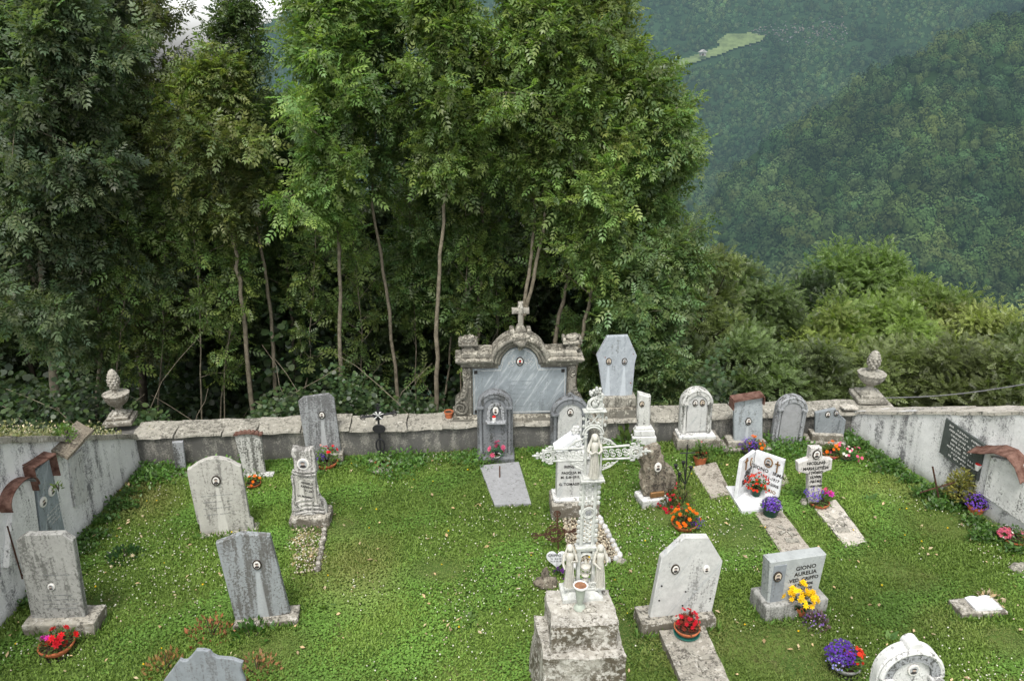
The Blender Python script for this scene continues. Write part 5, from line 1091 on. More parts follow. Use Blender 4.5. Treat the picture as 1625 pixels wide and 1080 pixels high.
potted('terracotta bowl of red petunias before the grey headstone by the left wall', 84, 1046, 54, flowers=[(RED, 7, .042, (.1, -.1, .35), .95, 'red_petunias'), (MAG, 2, .036, (-.5, 0, .3), .4, 'magenta_petunia'), ((.35, .04, .02), 30, .02, (0, 0, .1), .6, 'dark_red_leaves')], fol=(150, 1.1, .75), saucer='darkpot', folcol=(.08, .12, .03))
potted('small terracotta pot of orange marigolds at the foot of the white tablet', 400, 776, 25, 'bowl', flowers=[(ORG, 9, .026, (0, -.1, .2), .95, 'orange_marigolds')], fol=(70, 1.0, .9))
potted('wide terracotta bowl of red and purple flowers before the tall dark headstone', 516, 747, 38, flowers=[(RED, 14, .024, (.25, 0, .6), .75, 'red_geraniums'), (PUR, 130, .010, (-.6, 0, .25), .6, 'purple_lobelia')], fol=(190, 1.05, 1.2), folcol=(.10, .19, .03))
potted('teal glazed vase of faded pink flowers beside the tall dark headstone', 512, 718, 12, 'pot', 'teal', z=.10, flowers=[((.55, .28, .24), 10, .02, (0, 0, 1.0), 2.0, 'faded_pink_flowers')], fol=(40, 1.8, 2.6), folcol=(.04, .14, .11), cat='vase', name='flower_vase')
potted('small nearly empty terracotta bowl before the black iron cross', 606, 745, 26, flowers=[], fol=(45, .7, .6), leafs=.03)
potted('empty terracotta pot standing on the back wall left of the large monument', 712, 664, 15, 'pot', fol=(0, 1, 1), z=.44)
potted('white plastic bowl of pink silk flowers at the foot of the dark arched shrine', 788, 714, 15, 'bowl', 'whitepot', at=SHR, flowers=[(PINK, 9, .042, (.1, -.2, .9), 1.15, 'pink_silk_flowers')], fol=(50, 1.5, 1.9), folcol=(.04, .14, .05))
potted('large terracotta bowl of orange marigolds and trailing lobelia on open lawn', 1088, 846, 42, flowers=[(ORG, 34, .026, (-.05, -.05, .35), .98, 'orange_marigolds'), (PUR, 60, .009, (1.0, -.2, .0), .45, 'purple_lobelia')], fol=(190, 1.15, 1.15))
potted('terracotta pot with a leafy green plant beneath the pillared white headstone', 1112, 740, 23, 'pot', flowers=[((.4, .06, .05), 3, .02, (0, 0, .5), .9, 'red_buds')], fol=(110, 1.1, 2.2), folcol=(.10, .16, .04), leafs=.05)
potted('bowl of purple lobelia and orange marigolds behind the open book headstone', 1196, 727, 34, 'bowl', 'darkpot', flowers=[(PUR, 150, .010, (-.35, 0, .3), .9, 'purple_lobelia'), (ORG, 10, .028, (.35, 0, .6), .8, 'orange_marigolds')], fol=(120, 1.0, 1.1))
potted('terracotta bowl of orange marigolds in front of the dark pointed headstone', 1322, 730, 30, flowers=[(ORG, 9, .028, (0, 0, .3), .95, 'orange_marigolds')], fol=(120, 1.0, .95), folcol=(.10, .15, .03))
potted('green plastic pot of red begonias standing inside the open book headstone', 1201, 788, 18, 'pot', 'greenpot', z=.06, flowers=[((.55, .03, .012), 70, .017, (0, -.1, .5), 1.6, 'red_begonias')], fol=(110, 1.4, 1.9))
potted('dark green pot brimming with purple lobelia in front of the open book headstone', 1224, 825, 27, 'pot', 'greenpot', flowers=[(PUR, 260, .011, (0, -.1, .2), 1.0, 'purple_lobelia'), ((.22, .13, .45), 70, .010, (0, -.1, .25), 1.0, 'pale_lobelia')], fol=(150, 1.1, 1.2), saucer='greenpot')
potted('terracotta bowl of purple lobelia and a magenta petunia at the foot of the granite cross', 1302, 810, 33, flowers=[((.12, .06, .36), 150, .011, (-.6, 0, .7), .85, 'purple_lobelia'), (MAG, 2, .05, (.85, -.1, .7), .3, 'magenta_petunia'), ((.5, .05, .15), 8, .02, (.55, 0, .9), .5, 'pink_begonias')], fol=(150, 1.1, 1.2), saucer='darkpot')
potted('terracotta bowl of red begonias with a green saucer on the mossy slab', 1092, 1014, 42, flowers=[((.5, .015, .03), 32, .02, (0, 0, .5), .95, 'red_begonias'), ((.16, .03, .02), 50, .022, (0, 0, .2), .8, 'dark_red_leaves')], fol=(50, .9, 1.1), saucer='teal', z=.09, folcol=(.12, .06, .03))
potted('tilted terracotta pot of yellow chrysanthemums before the GIONO AURELIA stone', 1268, 980, 32, 'pot', flowers=[(YEL, 36, .034, (-.2, -.5, .9), 1.25, 'yellow_chrysanthemums'), (YEL, 14, .034, (.9, -.4, .7), .7, 'yellow_chrysanthemums')], fol=(70, 1.2, 1.5), folcol=(.03, .07, .02), leafs=.05)
potted('grey stone bowl of purple lobelia and red begonias on the front lawn', 1345, 1074, 50, 'bowl', 'greypot', flowers=[((.09, .03, .30), 330, .011, (-.35, 0, .55), .95, 'purple_lobelia'), ((.28, .26, .58), 60, .010, (-.7, -.3, .25), .6, 'pale_lobelia'), ((.6, .04, .02), 34, .02, (.5, 0, .4), .65, 'red_begonias')], fol=(190, 1.0, 1.1), saucer='darkpot')
potted('terracotta pot of purple lobelia at the foot of the black wall plaque', 1546, 819, 26, 'pot', at=G(1546, 817), flowers=[(PUR, 210, .011, (0, 0, .3), 1.25, 'purple_lobelia')], fol=(110, 1.2, 1.2), folcol=(.06, .08, .05))
potted('dark pot holding a tall yellow variegated shrub against the right wall', 1519, 803, 24, 'pot', 'darkpot', at=G(1517, 803), fol=(420, 1.7, 4.2), folcol=(.26, .25, .07), leafs=.045)
potted('terracotta bowl of pink geraniums at the right edge below the white tablet', 1608, 862, 36, at=G(1607, 862), flowers=[((.6, .13, .2), 60, .018, (-.9, 0, .35), .6, 'pink_geraniums'), (WHT, 20, .014, (-.8, 0, .3), .6, 'white_blooms'), ((.6, .2, .3), 6, .02, (.8, 0, .4), .4, 'pink_buds')], fol=(110, 1.0, 1.1), folcol=(.08, .16, .04))
potted('white ceramic vase in front of the white tablet on the right wall', 1598, 832, 16, 'pot', 'whitepot', at=G(1598, 846), fol=(0, 1, 1), cat='vase', name='flower_vase')
potted('small terracotta bowl of white and pink blooms beside the dark pointed headstone', 1344, 733, 20, 'bowl', 'darkpot', flowers=[(PINK, 16, .024, (0, 0, .3), 1.6, 'pink_blooms'), (WHT, 6, .02, (.3, 0, .4), 1.3, 'white_blooms')], fol=(80, 1.7, 1.1), folcol=(.05, .15, .04))
# candle lantern on a stick
p = G(1538, 808); t = thing('grave_lantern', 'white grave light with a red lid on a thin stick beside the variegated shrub', 'candle', tuple(p)); hz_ = Frame(None, None, pts=(p - np.array([.1, 0, 0]), p + np.array([.1, 0, 0]))).L(1541, 747)[1]
MB().tube([(0, 0, 0), (0, .02, hz_)], .006, 5).build('stick', M['blackiron'], t); MB().lathe([(.022, 0), (.036, .06), (.036, .075)], 14, (0, .02, hz_)).build('cup', M['whitepot'], t); MB().lathe([(.034, .075), (.03, .088), (.01, .092)], 14, (0, .02, hz_)).build('lid', M['red'], t)
clump('rose_bush', 'low dark rose clump with small cream blooms on the left lawn', 198, 888, .17, .14, 170, (.03, .075, .02), .05, [((.7, .6, .42), 6, .024, 'cream_roses')])
clump('flower_clump', 'red flowering plant in front of the rock headstone', 1062, 806, .14, .2, 150, (.09, .10, .03), .045, [((.42, .01, .03), 40, .022, 'red_flowers')], 'flowers')
clump('silk_flowers', 'pink and red silk flowers tucked behind the rock headstone', 1068, 774, .08, .2, 40, (.05, .09, .03), .04, [((.6, .06, .1), 8, .032, 'pink_silk_flowers')], 'flowers')
clump('variegated_shrub', 'small variegated shrub beside the slender black iron cross', 1082, 800, .14, .26, 230, (.16, .18, .07), .04)
clump('lavender_clump', 'withered purple flower bunch to the right of the yellow chrysanthemums', 1294, 992, .12, .14, 190, (.14, .09, .10), .035, [((.16, .08, .30), 80, .009, 'purple_flowers')], 'flowers')
clump('purple_flowers', 'few dark purple pansies in front of the white heart plaque', 890, 915, .08, .11, 60, (.05, .09, .03), .035, [((.10, .02, .16), 12, .02, 'pansies')], 'flowers')
clump('fern', 'feathery bright green tuft hanging from the top of the left wall', 104, 697, .12, .17, 220, (.13, .22, .05), .04, cat='plant', z=1.15)
clump('wall_plant', 'bright leafy sprig growing from the left wall beside the blue grey plaque', 92, 776, .05, .07, 30, (.16, .24, .05), .04, cat='plant', z=.9)
clump('withered_plant', 'dry curled tendrils behind the block with the white book', 1568, 955, .12, .12, 70, (.42, .34, .22), .05, cat='plant', mt='dry')
clump('weed_tuft', 'tall spiky weeds growing at the wall base below the blue headstone on the wall', 992, 706, .16, .3, 150, (.11, .17, .05), .11, cat='plant', up=1.2)
clump('weed_tuft', 'reddish brown dying weeds around the base of the tall leaning headstone', 335, 1010, .22, .2, 120, (.28, .12, .06), .045, cat='plant', mt='dry', up=.8)
clump('weed_tuft', 'dry reddish weeds to the right of the scalloped headstone', 408, 1068, .2, .16, 130, (.26, .14, .07), .045, cat='plant', mt='dry', up=.8)
clump('weed_tuft', 'dry reddish weeds to the left of the scalloped headstone', 262, 1062, .18, .14, 130, (.24, .15, .06), .045, cat='plant', mt='dry', up=.8)
clump('weed_tuft', 'leafy weeds before the tall leaning grey headstone', 400, 1012, .2, .12, 120, (.05, .12, .02), .06, cat='plant', up=.6)
for i, (px, py, lb) in enumerate([(740, 985, 'broad leaved dock plant in the middle of the clover lawn'), (1380, 795, 'pale broad leaved plant on the lawn right of the granite cross'), (1256, 788, 'single pale broad leaf plant just right of the open book headstone'), (1410, 1020, 'pale leafy plant left of the bottom right rounded headstone'), (515, 965, 'leafy weed with yellow flowers right of the tall leaning headstone')]):
    p = G(px, py); t = thing('broadleaf_weed', lb, 'plant', tuple(p), 0, 'broad leaved weeds in the lawn'); n = 12; d = rdir(n); d[:, 2] = np.abs(d[:, 2]) * .35 + .1
    V, Fc, C = scatter(*LEAFQ, np.zeros((n, 3)), frames(d, rdir(n) * .3 + np.array([0, 0, 1])), RNG.uniform(.10, .17, n), shade((.13, .22, .06), n, .3)); soup('leaf_rosette', V, Fc, C, M['leaf'], t)
# cable across the valley
A = PY(1392, 631, 10.3); B = PY(1640, 607, 9.0); c = [A + (B - A) * s_ + np.array([0, 0, -.06 * math.sin(PI * s_)]) for s_ in np.linspace(0, 2.2, 16)]
o = MB().tube([(p[0] - A[0], p[1] - A[1], p[2] - A[2]) for p in c], .008, 5).build('cable', M['tingrey']); o.location = tuple(A); tag(o, 'thin grey cable strung from the right urn past the wall', 'cable')
# ------------------------------------------------------------------ lawn growth
def lawn_pts(n, x0=-5.6, x1=7.2, y0=3.6, y1=10.3):
    P = RNG.uniform((x0, y0), (x1, y1), (n, 2)); yb = wally(P[:, 0]); tl = (P[:, 1] - CL[1]) / dl[1]; xl = CL[0] + dl[0] * tl; tr = (P[:, 1] - CR[1]) / dr[1]; xr = CR[0] + dr[0] * tr
    return P[(P[:, 1] < yb - .01) & (P[:, 0] > xl + .01) & (P[:, 0] < xr - .01)]
_sl = []
def blocked(P):
    k = np.zeros(len(P), bool)
    for q in SLABS:
        c = q.mean(0); s_ = np.ones(len(P), bool)
        for i in range(4):
            a, b = q[i], q[(i + 1) % 4]; sg = np.sign((b[0] - a[0]) * (c[1] - a[1]) - (b[1] - a[1]) * (c[0] - a[0]))
            s_ &= ((b[0] - a[0]) * (P[:, 1] - a[1]) - (b[1] - a[1]) * (P[:, 0] - a[0])) * sg > .0
        k |= s_
    return k
SLABS = [np.array([G(*p)[:2] for p in q]) for q in ([(783, 801), (846, 800), (824, 731), (760, 737)], [(1090, 1110), (1175, 1110), (1122, 1000), (1046, 1005)], [(1240, 882), (1292, 878), (1240, 806), (1197, 813)], [(1342, 866), (1376, 858), (1326, 792), (1290, 802)], [(1129, 790), (1161, 783), (1136, 733), (1097, 740)], [(1030, 772), (1056, 768), (1034, 712), (1012, 716)], [(905, 905), (985, 892), (950, 826), (895, 828)], [(1152, 776), (1177, 816), (1243, 810), (1212, 770)])]
def nz2(P, f, s=0.0): return np.array([noise.noise(Vector((x * f, y * f, s))) for x, y in P])
SRT = (-3, 12)
def field(P, f, seed):       # cheap smooth random field, evaluated for many points
    r = np.random.default_rng(seed); s = np.zeros(len(P))
    for i in range(9):
        a = r.uniform(0, 2 * PI); k = f * r.uniform(.5, 1.6); s += np.sin((P[:, 0] * math.cos(a) + P[:, 1] * math.sin(a)) * k + r.uniform(0, 6.3))
    return s / 3.0
P = lawn_pts(640000); P = P[~blocked(P)]
den = field(P, 2.2, 3) * .5 + field(P, 7, 5) * .35
P = P[RNG.uniform(-2.2, 1.2, len(P)) < den + .55]; n = len(P)
f1 = field(P, 1.4, 8); f2 = field(P, 5.0, 9)
pos = np.concatenate([P, np.full((n, 1), .0)], 1); pos[:, 2] = .006 + RNG.uniform(0, .012, n)
d = rdir(n); d[:, 2] = np.abs(d[:, 2]) + .25
clo = (f2 + f1 * .6 + RNG.normal(0, .5, n)) > .7           # clover leaves lie flatter and wider
d[clo, 2] *= .22; pos[clo, 2] += .022
sc = np.stack([np.where(clo, RNG.uniform(.015, .028, n), RNG.uniform(.022, .05, n)), np.where(clo, .022, .011), np.full(n, .03)], 1); sc[:, 1] *= RNG.uniform(.8, 1.3, n)
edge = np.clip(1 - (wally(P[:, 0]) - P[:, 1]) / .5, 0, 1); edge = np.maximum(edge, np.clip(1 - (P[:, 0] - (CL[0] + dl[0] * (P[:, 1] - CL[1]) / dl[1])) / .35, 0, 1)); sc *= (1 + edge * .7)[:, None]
col = np.where(clo[:, None], np.array([[.140, .255, .050]]), np.array([[.175, .266, .056]])) * (1 + .24 * f1[:, None]) * RNG.uniform(.74, 1.24, (n, 1))
yel = np.clip(field(P, 2.6, 21) - .75, 0, 1)[:, None]; col = col * (1 - yel * .6) + np.array([[.27, .24, .10]]) * yel * .6
bare = np.zeros(n)
for (bx, by, br) in ((1150, 845, .45), (1505, 830, .55), (1255, 1045, .5), (520, 835, .35), (700, 905, .3), (1060, 815, .4), (1420, 905, .35), (980, 1000, .3), (420, 1030, .4), (1580, 1010, .3), (150, 960, .3)):
    q = G(bx, by); bare = np.maximum(bare, np.clip(1.15 - np.hypot(P[:, 0] - q[0], (P[:, 1] - q[1]) * 1.3) / br + .3 * f2, 0, 1))
sc *= (1 - .55 * bare)[:, None]; col = col * (1 - .5 * bare[:, None]) + np.array([[.17, .13, .07]]) * .5 * bare[:, None]
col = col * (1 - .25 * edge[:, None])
tq = np.array([(0, -.5, 0), (.55, -.5, .1), (1, 0, 0), (.55, .5, .1), (0, .5, 0)]); tq = np.array([(0, 0, 0), (.5, -.5, .15), (1, 0, -.05), (.5, .5, .15)])
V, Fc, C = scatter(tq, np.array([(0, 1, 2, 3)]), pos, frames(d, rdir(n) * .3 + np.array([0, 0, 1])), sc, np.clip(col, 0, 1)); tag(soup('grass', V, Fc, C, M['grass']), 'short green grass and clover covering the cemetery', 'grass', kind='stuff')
# longer tufts left uncut round the stones
LP_, LD_ = [], []
for g_ in GR:
    m_ = int(130 * g_.w / .4); xx = RNG.uniform(-g_.w / 2 - .06, g_.w / 2 + .06, m_); yy = -np.abs(RNG.normal(0, .03, m_)); side_ = RNG.uniform(0, 1, m_) < .35; xx[side_] = np.sign(xx[side_]) * (g_.w / 2 + np.abs(RNG.normal(0, .03, side_.sum()))); yy[side_] = RNG.uniform(-.02, .3, side_.sum())
    LP_.append(g_.O[None] + g_.u[None] * xx[:, None] + g_.n[None] * yy[:, None])
LP_ = np.concatenate(LP_); LP_[:, 2] = .005; m_ = len(LP_); dd = rdir(m_); dd[:, 2] = np.abs(dd[:, 2]) + .9
V, Fc, C = scatter(LEAFQ[0] * np.array([1, .35, 1]), LEAFQ[1], LP_, frames(dd, rdir(m_)), RNG.uniform(.04, .11, m_), shade((.12, .21, .045), m_, .4)); tag(soup('long_grass', V, Fc, C, M['grass']), 'longer uncut grass tufts round the feet of the headstones', 'grass', kind='stuff')
# clover blossoms
P = lawn_pts(34000); P = P[~blocked(P)]; g = field(P, 1.6, 14) + field(P, 5, 15) * .7; P = P[RNG.uniform(-.2, 3.3, len(P)) < g]; n = len(P)
oct_v = np.array([(1, 0, 0), (0, 1, 0), (-1, 0, 0), (0, -1, 0), (0, 0, .8), (0, 0, -.6)]); oct_f = np.array([(0, 1, 4), (1, 2, 4), (2, 3, 4), (3, 0, 4), (1, 0, 5), (2, 1, 5), (3, 2, 5), (0, 3, 5)])
pos = np.concatenate([P, RNG.uniform(.04, .07, (n, 1))], 1); kk = RNG.choice(3, n, p=[.72, .22, .06]); cc = np.array([(.74, .72, .62), (.62, .50, .40), (.38, .28, .16)])[kk] * RNG.uniform(.7, 1.1, (n, 1))
V, Fc, C = scatter(oct_v, oct_f, pos, frames(rdir(n), rdir(n)), RNG.uniform(.005, .011, n), cc); tag(soup('clover_blossoms', V, Fc, C, M['petal']), 'tiny white clover blossoms scattered through the grass', 'clover', kind='stuff')
P = lawn_pts(150); n = len(P); V, Fc, C = scatter(oct_v, oct_f, np.concatenate([P, np.full((n, 1), .06)], 1), frames(rdir(n), rdir(n)), RNG.uniform(.008, .014, n), shade((.75, .5, .02), n, .2)); tag(soup('yellow_lawn_flowers', V, Fc, C, M['petal']), 'tiny yellow flowers dotted through the grass', 'flowers', kind='stuff')
P = lawn_pts(750); P = P[~blocked(P)]; n = len(P); d = rdir(n); d[:, 2] *= .25
V, Fc, C = scatter(*LEAFQ, np.concatenate([P, np.full((n, 1), .045)], 1), frames(d, rdir(n) * .5 + np.array([0, 0, 1])), RNG.uniform(.02, .07, n), shade((.45, .34, .20), n, .4, .1)); tag(soup('fallen_leaves', V, Fc, C, M['dry']), 'dry fallen leaves and bits of straw on the grass', 'leaves', kind='stuff')
# leafy weeds at the foot of the walls
def strip(name, label, A, B, w, n, ls, col, h, up=.3, z=None, mt='leaf', zf=None, cat='weeds'):
    A = np.array(A, float); B = np.array(B, float); s = RNG.uniform(0, 1, n); g = np.clip(.5 + .5 * np.sin(s * 23) + .6 * np.sin(s * 57 + 1) + RNG.normal(0, .4, n), .05, 1.6); P = A[None] + (B - A)[None] * s[:, None]
    nn = np.array([-(B - A)[1], (B - A)[0], 0]); nn /= np.linalg.norm(nn); P = P + nn[None] * (RNG.uniform(0, 1, n) * w * g)[:, None]; P[:, 2] += RNG.uniform(0.01, 1, n) * h * g
    d = rdir(n); d[:, 2] = np.abs(d[:, 2]) * .5 + up; V, Fc, C = scatter(*LEAFQ, P, frames(d, rdir(n) * .5 + np.array([0, -.3, 1])), RNG.uniform(.6, 1.4, n) * ls, shade(col, n, .45)); return tag(soup(name, V, Fc, C, M[mt]), label, cat, kind='stuff')
c1, c2 = G(228, 745), G(1345, 694)
strip('wall_foot_weeds', 'leafy green weeds along the foot of the back wall', c1 + [0, 0, 0], c2, -.42, 15000, .048, (.085, .18, .032), .10)
strip('wall_foot_weeds', 'leafy green weeds along the foot of the left wall', G(226, 746), G(30, 968), .25, 4200, .045, (.06, .13, .025), .09)
strip('wall_foot_weeds', 'leafy green weeds along the foot of the right wall', G(1350, 694), G(1625, 878), -.28, 6500, .05, (.07, .145, .028), .11)
a = FLW.O + FLW.u * (FLW.w / 2 - .2) + np.array([0, 0, .53]); b = FLW.O - FLW.u * (FLW.w / 2 + 1.0) + np.array([0, 0, 2.0 + .47 + .03])
strip('wall_top_weeds', 'pale dry flowering weeds growing along the top of the left wall', b + FLW.n * .05, a + FLW.n * .05, .35, 3600, .035, (.20, .21, .09), .13, .5)
strip('wall_top_weeds', 'tiny creamy flowers among the weeds on the left wall top', b + FLW.n * .05, a + FLW.n * .05, .32, 900, .022, (.55, .47, .34), .16, .5, mt='petal')
p = G(238, 672, .48); clump('stonecrop', 'pale flowering stonecrop spilling over the left corner of the back wall', 246, 690, .13, .12, 240, (.30, .31, .20), .026, [((.55, .5, .42), 60, .010, 'pale_blossoms')], 'plant', z=.36)
# ------------------------------------------------------------------ trees
def compound(pairs=4, L1=.36, W=.13, droop=.10):
    v = []; f = []
    def leaflet(bx, by, ang, l, w):
        o = len(v); c, s = math.cos(ang), math.sin(ang); z = -droop * bx
        for (u, t, h) in ((0, 0, 0), (.45, -w / l * .9, .05), (1, 0, -.22), (.45, w / l * .9, .05)): v.append((bx + (u * c - t * s) * l, by + (u * s + t * c) * l, z + h * l - .02 * u)); 
        f.append((o, o + 1, o + 2, o + 3))
    for i in range(pairs):
        bx = .22 + .66 * i / max(1, pairs - 1); l = L1 * (1 - .12 * abs(i - pairs * .4))
        for s_ in (-1, 1): leaflet(bx, 0, s_ * R(58 - 5 * i), l, W)
    leaflet(.88, 0, 0, L1 * 1.05, W); return np.array(v), np.array(f)
ASH = compound(4, .34, .072, .22); ASH3 = compound(4, .36, .09, .18); HAZ = compound(1, .6, .32)
def grow(px_pts, Y, r0, r1, crown, dens=1.0, leafL=.26, tmpl=ASH, base=(.045, .10, .022), blen=.9, nb=34, name='ash_tree', label='', group=None, t0=.25, bark='bark', trunks=None, hue=.45, top=.15, cat='tree', seed=0, spread=1.0):
    """a slender tree: traced stem, rising side branches, sprays of compound leaves at the twigs"""
    rr = np.random.default_rng(seed + 100); stems = []
    for (pp, rs) in ([(px_pts, r0)] + (trunks or [])):
        pts = [PY(x, y, Y) for x, y in pp]; pts = [p + np.array([0, .25 * i * (rr.uniform(-.4, 1) if i else 0), 0]) * .3 for i, p in enumerate(pts)]
        Q = []
        for i in range(len(pts) - 1):
            for s in np.linspace(0, 1, 6)[:-1]: Q.append(pts[i] * (1 - s) + pts[i + 1] * s)
        Q.append(pts[-1]); Q = np.array(Q); Q2 = Q.copy()
        for _ in range(3): Q2[1:-1] = (Q2[:-2] + Q2[1:-1] * 2 + Q2[2:]) / 4
        Q2[1:-1] += rr.normal(0, .012, Q2[1:-1].shape); stems.append((Q2, rs))
    b0 = stems[0][0][0]; gz = ground_z(b0[0], b0[1]) - .1; root = np.array([b0[0], b0[1], gz]); t = thing(name, label, cat, tuple(root), 0, group)
    mb = MB(); mbb = MB(); LP = []; LD = []
    for si, (Q, rs) in enumerate(stems):
        if si == 0: Q = np.concatenate([[root + (Q[0] - root) * 0.0], [(root + Q[0]) / 2 + rr.normal(0, .02, 3)], Q])
        m = len(Q); rad = [rs + (r1 - rs) * (i / (m - 1)) ** .8 for i in range(m)]; rad = [q * (1 + .06 * math.sin(i * 2.3)) for i, q in enumerate(rad)]
        mb.tube([q - root for q in Q], [x_ * .85 for x_ in rad], 7)
        nbs = int(nb * (1 if si == 0 else .6))
        for b in range(nbs):
            s = (t0 - .05 * (t0 > .2)) + (1 - t0 + .05 * (t0 > .2)) * ((b + rr.uniform(0, 1)) / nbs) ** .75; f = s * (m - 1); i = min(int(f), m - 2); P0 = Q[i] + (Q[i + 1] - Q[i]) * (f - i)
            a = b * 2.4 + rr.uniform(-.5, .5); prof = math.sin(PI * min(1, (.18 + .82 * max(0, s - t0) / (1 - t0)) ** .8)) * .75 + .25 if s < .78 else max(.12, .75 - 2.6 * (s - .78))
            L_ = blen * (prof + top) * rr.uniform(.45, 1.3); out = np.array([math.cos(a) * spread, math.sin(a) * spread, rr.uniform(.35, 1.1)]); out /= np.linalg.norm(out)
            bp = [P0]; dcur = out.copy(); ns = 6
            for k in range(ns): dcur = dcur + rr.normal(0, .13, 3) + np.array([0, 0, -.05 if k > 3 else .06]); dcur /= np.linalg.norm(dcur); bp.append(bp[-1] + dcur * L_ / ns)
            mbb.tube([q - root for q in bp], [max(.003, rad[i] * .32 * (1 - k / 7.5) + .002) for k in range(ns + 1)], 4)
            subs = [(bp, 2)]
            for q in range(int(3 * dens + .5)):
                k = rr.integers(1, ns); dd = dcur + rr.normal(0, .75, 3); dd /= np.linalg.norm(dd); l2 = L_ * rr.uniform(.25, .5); tw = [bp[k], bp[k] + dd * l2 * .5, bp[k] + dd * l2 + np.array([0, 0, -.03])]; mbb.tube([x - root for x in tw], [.005, .004, .002], 3); subs.append((tw, 0))
            for tw, st in subs:
                for k in range(st, len(tw)):
                    kx = int((6.0 + (7.5 if k == len(tw) - 1 else 0)) * dens * rr.uniform(.7, 1.4) + .5)
                    dirn = tw[k] - tw[k - 1] if k else out
                    dirn = dirn / (np.linalg.norm(dirn) + 1e-9)
                    for _ in range(kx): dv = dirn * rr.uniform(.1, 1) + rr.normal(0, .75, 3); dv[2] -= .35; LP.append(tw[k] + rr.normal(0, .075, 3)); LD.append(dv)
    mb.build('trunk', M[bark], t, 60); mbb.build('branches', M[bark], t, 60); LP = np.array(LP) - root; LD = np.array(LD); n = len(LP)
    base = np.array(base) * np.array([2.75, 2.25, 2.5]); fz = field(LP[:, [0, 2]] + 5, 2.5, seed + 1); col = base[None] * (1 + .22 * fz[:, None]) * rr.uniform(1 - hue, 1 + hue, (n, 1)); hu = rr.uniform(-.12, .2, (n, 1)); col = col * np.concatenate([1 + hu, np.ones((n, 1)), 1 - hu * .5], 1)
    V, Fc, C = scatter(tmpl[0], tmpl[1], LP, frames(LD, rr.normal(size=(n, 3)) * .5 + np.array([0, -.2, 1])), rr.uniform(.55, 1.35, n) * leafL * .80, np.clip(col, 0, 1)); soup('crown', V, Fc, C, M['leaf'], t); return t, n
NL_ = 0
def T(*a, **k):
    global NL_
    t, n = grow(*a, **k); NL_ += n; return t
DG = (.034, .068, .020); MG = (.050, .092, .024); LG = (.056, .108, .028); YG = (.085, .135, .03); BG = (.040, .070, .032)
T([(98, 668), (82, 600), (66, 500), (30, 400), (10, 300), (0, 150), (-10, -20)], 10.4, .085, .03, 1, dens=1.5, leafL=.27, base=BG, blen=1.05, nb=46, label='ash tree with forked leaning trunk just outside the left wall', t0=.30, trunks=[([(66, 500), (61, 440), (62, 380), (70, 280), (90, 120), (95, -40)], .045)], seed=1)
T([(235, 690), (225, 600), (210, 450), (180, 300), (160, 150), (150, -20), (150, -160)], 13.2, .10, .03, 1, dens=1.9, leafL=.28, base=(.042, .062, .022), blen=1.35, nb=56, label='broad dark tree with yellowish seed clusters filling the upper left', t0=.2, name='broadleaf_tree', bark='barkdark', seed=2)
T([(404, 668), (385, 480), (372, 390), (350, 280), (338, 170), (335, 130)], 11.8, .055, .012, 1, dens=1.3, base=(.055, .088, .026), blen=.85, nb=40, label='slender ash with a fine dense crown, left of the sky gap', t0=.48, seed=3)
T([(440, 668), (430, 520), (412, 400), (392, 250), (380, 110), (374, 0)], 12.3, .05, .010, 1, dens=.7, base=DG, blen=.55, nb=38, label='thin dark ash whose sparse tip rises into the sky gap', t0=.55, seed=4, leafL=.22)
T([(546, 665), (540, 560), (535, 400), (530, 240), (526, 100), (522, -45)], 11.3, .052, .012, 1, dens=1.3, leafL=.27, base=LG, blen=.78, nb=44, label='bright fresh green ash with a pale straight trunk, left of centre', t0=.50, seed=5)
T([(634, 660), (612, 450), (590, 330), (596, 180), (610, 60), (625, -30)], 11.9, .042, .012, 1, dens=.95, base=DG, blen=.75, nb=38, label='thin leaning ash with a long bare pale stem, left of the monument', t0=.5, seed=6)
T([(692, 660), (694, 500), (700, 380), (712, 250), (705, 90), (690, -20)], 11.3, .052, .012, 1, dens=1.25, base=MG, blen=.74, nb=40, label='ash with a straight trunk rising just left of the large monument', t0=.58, seed=7)
T([(752, 640), (760, 480), (770, 380), (760, 250), (745, 120), (735, 60)], 12.6, .045, .012, 1, dens=1.1, base=DG, blen=.9, nb=34, label='dark ash half hidden behind the left end of the monument', t0=.55, seed=8)
T([(822, 640), (832, 470), (846, 390), (858, 250), (840, 110), (838, -60)], 11.6, .05, .012, 1, dens=1.25, base=MG, blen=.80, nb=42, label='tall ash standing behind the monument cross', t0=.52, trunks=[([(832, 500), (858, 400), (880, 250), (893, 90), (890, -30)], .04)], seed=9)
T([(868, 640), (885, 520), (905, 420), (935, 260), (945, 110), (940, -50)], 12.0, .055, .012, 1, dens=1.2, base=(.062, .10, .028), blen=.78, nb=40, label='ash leaning right behind the right side of the monument', t0=.52, seed=10)
T([(905, 640), (925, 520), (945, 440), (975, 320), (1000, 200), (1012, 110)], 11.6, .05, .012, 1, dens=1.2, base=(.062, .115, .03), blen=.9, nb=42, label='light green ash at the right edge of the tree group, leaning outwards', t0=.38, seed=11)
T([(960, 660), (985, 560), (1010, 450), (1030, 340), (1040, 250), (1045, 200)], 12.0, .045, .012, 1, dens=1.35, base=(.05, .095, .03), blen=.95, nb=48, label='rightmost leafy ash of the group with foliage down to the wall', t0=.05, seed=12)
T([(1020, 690), (1030, 620), (1035, 520), (1045, 440), (1050, 400)], 11.4, .03, .010, 1, dens=1.3, base=(.045, .085, .03), blen=.8, nb=36, label='low bushy ash behind the tall blue headstone on the wall', t0=.02, seed=13)
T([(470, 668), (466, 560), (456, 420), (450, 260), (446, 185)], 13.6, .05, .014, 1, dens=1.5, base=DG, blen=1.0, nb=40, label='dark ash set back between the two left pale trunks', t0=.45, seed=14)
